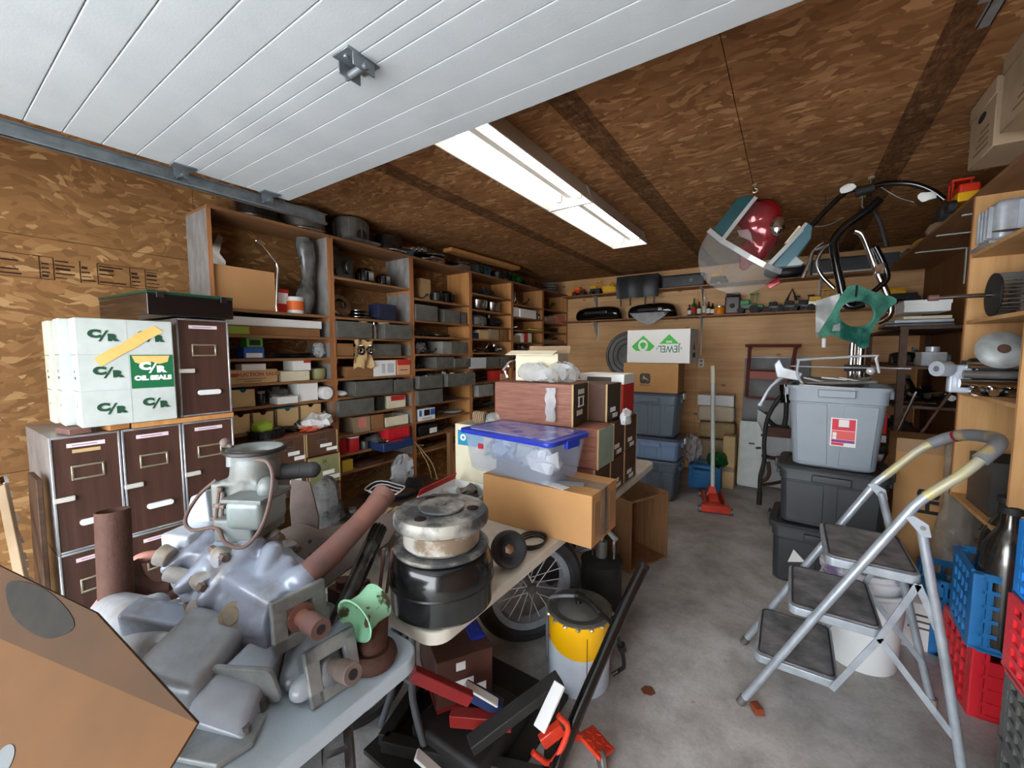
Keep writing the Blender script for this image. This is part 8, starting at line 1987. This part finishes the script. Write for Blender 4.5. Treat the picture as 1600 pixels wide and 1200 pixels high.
t = thing('windshield', 'clear motorcycle windshield with metal strips and teal side panels hanging from a hook', 'windshield', bs); T0 = tr(-bs)
topE = [(300, 440), (430, 545), (560, 620), (700, 705), (850, 785), (930, 820), (1010, 850)]
botE = [(215, 600), (180, 760), (230, 930), (400, 1055), (620, 1090), (820, 1030), (985, 880)]
rows = []
for j in range(9):
    f = j / 8; row = []
    for i in range(7):
        x = topE[i][0] * (1 - f) + botE[i][0] * f; y = topE[i][1] * (1 - f) + botE[i][1] * f
        row.append(cw(x, y, HY - .16 * math.sin(PI * i / 6) * (.6 + .4 * f) + .05 * f))
    rows.append(row)
MB(T0).sheet(rows).build('lower_screen', windshield_m, t, solid=.004, sub=1)
up0 = [(430, 540), (520, 400), (620, 280), (700, 180), (780, 160)]; up1 = [(860, 800), (940, 640), (1000, 500), (1020, 340), (960, 220)]
rows = []
for j in range(5):
    rows.append([cw(up0[j][0] * (1 - i / 6) + up1[j][0] * i / 6, up0[j][1] * (1 - i / 6) + up1[j][1] * i / 6, HY - .12 * math.sin(PI * i / 6)) for i in range(7)])
MB(T0).sheet(rows).build('upper_screen', mat('upper_acrylic', (206, 206, 204), .1, alpha=.02), t, solid=.003)
def strip(pts, w_, nme, m_=white_paint):
    P = [cw(x, y, Y_) for x, y, Y_ in pts]; mb = MB(T0)
    for a, b_ in zip(P, P[1:]):
        d = b_ - a; A = ax(a, d, (0, 1, 0)); k_ = MB(T0 @ A); mb.T = T0 @ A; mb.box((0, 0, d.length / 2), (.006, w_, d.length + .004))
    mb.T = T0; mb.build(nme, m_, t)
strip([(x, y, HY - .02 - .16 * math.sin(PI * i / 6) * .6) for i, (x, y) in enumerate(topE)], .034, 'metal_strip', mat('strip_alu', (206, 210, 210), .35, .5))
strip([(430, 545, HY - .07), (570, 360, HY - .03), (765, 115, HY - .01)], .026, 'metal_strip', MATS['strip_alu']); strip([(865, 810, HY - .07), (1060, 610, HY - .05), (1270, 375, HY - .02)], .026, 'metal_strip', MATS['strip_alu'])
def panel(pts, Y0, th, nme, m_):
    P = [cw(x, y, Y0) for x, y in pts]; mb = MB(T0); mb.loft([[p for p in P], [p + V((0, th, 0)) for p in P]]); mb.build(nme, m_, t, bevel=.006)
panel([(335, 440), (440, 520), (745, 125), (700, 90), (620, 105), (560, 150)], HY + .0, .05, 'left_side_panel', teal_trim)
panel([(900, 815), (1060, 800), (1180, 690), (1310, 520), (1325, 400), (1280, 370)], HY - .03, .07, 'right_side_panel', teal_grey)
panel([(1055, 800), (1210, 785), (1245, 760), (1160, 690)], HY - .05, .06, 'fairing_tip', mat('pale_teal', (150, 166, 168), .35))
panel([(1040, 575), (1080, 560), (1215, 400), (1190, 390)], HY - .05, .02, 'cream_trim', cream)
# red tank
bs = cw(820, 420, 3.62); t = thing('fuel_tank', 'glossy red motorcycle fuel tank hanging behind the clear windshield', 'fuel tank', bs); T0 = tr(-bs)
mb = MB(T0)
for x, y, Y_, r_ in ((740, 300, 3.6, .115), (830, 310, 3.62, .13), (760, 400, 3.6, .10), (850, 430, 3.62, .115), (840, 540, 3.64, .095), (800, 640, 3.64, .075), (760, 700, 3.64, .06), (670, 620, 3.6, .05), (680, 700, 3.6, .055), (650, 790, 3.62, .04)): mb.ball(cw(x, y, Y_), (r_, r_ * .7, r_), 16)
mb.build('tank', red_tank, t, remesh=.012)
mb = MB(T0); mb.loft([[cw(x, y, 3.48 + .01 * math.sin(x)) for x, y in ((580, 440), (690, 430), (720, 480), (740, 580), (700, 540), (600, 500))], [cw(x, y, 3.51) for x, y in ((580, 440), (690, 430), (720, 480), (740, 580), (700, 540), (600, 500))]]); mb.build('trim_panel', mat('tank_trim', (150, 122, 120), .3), t, bevel=.004)
mb = MB(T0); mb.ball(cw(975, 400, 3.56), (.05, .03, .07), 14); mb.build('filler_cap', chrome, t)
mb = MB(T0); mb.cyl(cw(800, 180, 3.62), V((cw(800, 180, 3.62).x, 3.62, RZ)), .003, n=6); mb.build('hanging_wire', steel_dark, t)
mb = MB(T0); mb.loft([[cw(x, y, 3.6) for x, y in ((860, 980), (900, 950), (1000, 900), (1010, 960), (900, 1020))], [cw(x, y, 3.68) for x, y in ((860, 980), (900, 950), (1000, 900), (1010, 960), (900, 1020))]]); mb.build('lower_tail', red_tank, t, bevel=.006)
# black headlamp bracket seen below
def ch(x, y, Y=3.6): return ony(1240 + x / 4.138, 270 + y / 4.138, Y)
def tubes(label, name, cat, items, hang=None):
    b0 = ch(*items[0][1][0][:2]); t = thing(name, label, cat, b0); T0 = tr(-b0)
    for nme, pts, r_, m_, Y_ in items: MB(T0).tube([ch(x, y, Y_ + (q_[0] if q_ else 0)) for x, y, *q_ in pts], r_, 10, sm=5).build(nme, m_, t)
    if hang:
        p = ch(*hang); MB(T0).cyl(p, (p.x, p.y, RZ), .0025, n=6).build('hanging_wire', steel_dark, t)
    return t
t = tubes('black motorcycle handlebar with torn tape hanging highest under the ceiling', 'handlebar', 'handlebar', [('bar', [(60, 400), (130, 330), (200, 250), (330, 130), (420, 105), (500, 95), (580, 72), (700, 66), (800, 80), (900, 120), (975, 175)], .017, black_gloss, 3.55), ('cable', [(120, 350), (220, 340), (320, 290)], .003, steel_grey, 3.55), ('cable', [(560, 90), (680, 160), (780, 190)], .003, steel_grey, 3.55)], (500, 95, 3.55))
for k, (x, y) in enumerate(((350, 100), (865, 150))):
    p = ch(x, y, 3.53); mb = MB(tr(-t.location)); mb.ball(p, (.045, .008, .03), 10); mb.jit(.012, 30, k); mb.build('torn_tape', white_paper, t)
mb = MB(tr(-t.location)); mb.cyl(ch(400, 130, 3.55), ch(520, 95, 3.55), .032, .028, n=12); mb.build('clamp', black_matte, t)
t = tubes('black roll bar bent to a hook with chrome stays, hanging before the back shelf', 'roll_bar', 'roll bar', [('hoop', [(560, 170), (480, 240), (340, 340), (265, 430), (262, 510), (300, 700), (335, 840), (390, 862), (455, 845)], .026, black_gloss, 3.62), ('stay', [(500, 215), (560, 330), (600, 480)], .014, black_matte, 3.8)], (500, 225, 3.62))
t = tubes('chrome crash bar with black lower loop hanging right of the roll bar', 'crash_bar', 'crash bar', [('bar', [(400, 375), (438, 392), (470, 450), (540, 640), (600, 780), (630, 880), (605, 935), (540, 968)], .021, chrome, 3.72), ('loop', [(530, 480), (575, 570), (605, 660), (585, 710), (510, 775)], .018, black_gloss, 3.70)], (438, 392, 3.72))
MB(tr(-t.location)).box(ch(555, 620, 3.69), (.05, .03, .07)).build('clamp', chrome, t, bevel=.005)
t = tubes('pair of bent chrome brackets hanging between the windshield and roll bar', 'chrome_bracket', 'bracket', [('bar', [(190, 450), (130, 500), (100, 580), (62, 680)], .014, chrome_worn, 3.75), ('bar', [(250, 440), (180, 510), (150, 590), (185, 670), (262, 748)], .014, chrome_worn, 3.75), ('cross', [(130, 500), (190, 480), (230, 465)], .012, steel_grey, 3.75)], (190, 450, 3.75))
# green headlamp panel with round opening
outer = [(350, 735), (410, 722), (520, 770), (640, 800), (685, 830), (600, 885), (545, 960), (490, 1060), (490, 1125), (440, 1142), (385, 1095), (330, 1082), (245, 1042), (215, 1050), (200, 1075), (163, 1065), (170, 1020), (235, 920), (300, 800)]
cx0, cy0 = 407, 912
def hit(a):
    d = (math.cos(a), math.sin(a)); best = None
    for (x0, y0), (x1, y1) in zip(outer, outer[1:] + outer[:1]):
        ex, ey = x1 - x0, y1 - y0; den = d[0] * ey - d[1] * ex
        if abs(den) < 1e-9: continue
        s_ = ((x0 - cx0) * ey - (y0 - cy0) * ex) / den; u_ = ((x0 - cx0) * d[1] - (y0 - cy0) * d[0]) / den
        if s_ > 0 and -1e-6 <= u_ <= 1 + 1e-6 and (best is None or s_ > best): best = s_
    return cx0 + d[0] * best, cy0 + d[1] * best
n = 72; YG = 3.5
ang_ = [2 * PI * k / n for k in range(n)]
O = [hit(a) for a in ang_]; I = [(cx0 + 110 * math.cos(a), cy0 + 84 * math.sin(a)) for a in ang_]
bs = ch(407, 912, YG); t = thing('headlamp_panel', 'weathered sea green metal headlamp panel with a round opening, hanging', 'panel', bs); T0 = tr(-bs)
def Yv(x, y): return YG + .0009 * (x - 300) * .6
mb = MB(T0)
ro = [ch(x, y, Yv(x, y)) for x, y in O]; ri = [ch(x, y, Yv(x, y) + .0) for x, y in I]; rm = [ch(cx0 + (i_[0] - cx0) * 1.12, cy0 + (i_[1] - cy0) * 1.12, Yv(*i_) - .006) for i_ in I]
bk = V((0, .012, 0))
mb.loft([ro, rm, ri, [p + bk * 2.5 for p in ri], [p + bk for p in ro], ro], cap=False); mb.build('plate', patina, t, ang=30)
mb = MB(T0); p = ch(195, 1100, YG); mb.cyl(ch(197, 1070, YG), ch(195, 1130, YG), .012, n=8); mb.build('stud', white_plastic, t)
mb = MB(T0); rows = [[ch(300 - 165 * f, 780 + 50 * f + 240 * g - 40 * f * g, YG + .03 * math.sin(3 * f + 4 * g)) for f in (0, .25, .5, .75, .95)] for g in (0, .25, .5, .75, 1)]; mb.sheet(rows); mb.build('plastic_film', film, t, solid=.001)
p = ch(410, 728, YG); mb = MB(T0); mb.cyl(p, ch(440, 845, 3.62) * .0 + ch(395, 862, 3.60), .006, n=6); mb.build('hanging_wire', steel_dark, t)
# dark boards and boxes on the upper back shelf behind the hanging parts
t = thing('dark_windscreen', 'long dark smoked screen with pale lower edge lying on the upper back shelf', 'screen', (.05, 5.80, ZS2 + .001))
p0, p1 = ony(1268, 400, 5.75), ony(1408, 395, 5.75)
t.location.x = (p0.x + p1.x) / 2; w_ = p1.x - p0.x
MB().mm((-w_ / 2, -.06, .001), (w_ / 2, .06, .17)).build('screen', mat('smoke_grey', (58, 62, 64), .3, rgb2=(76, 80, 82), vs=4), t, bevel=.02, seg=3); MB().mm((-w_ / 2 + .02, -.066, .002), (w_ / 2 - .05, -.06, .02)).build('edge_strip', cream, t)
p = ony(1225, 440, 5.75); t = thing('black_helmet_bag', 'black bag hanging on the upper back shelf behind the teal panel', 'bag', (p.x, 5.86, ZS2 + .001)); mb = MB(); mb.ball((0, 0, .09), (.22, .11, .09), 18); 
for v_ in mb.bm.verts: v_.co += mnoise.noise_vector(v_.co * 8) * .02; v_.co.z = max(v_.co.z, .001)
mb.build('bag', leather, t, ang=60)
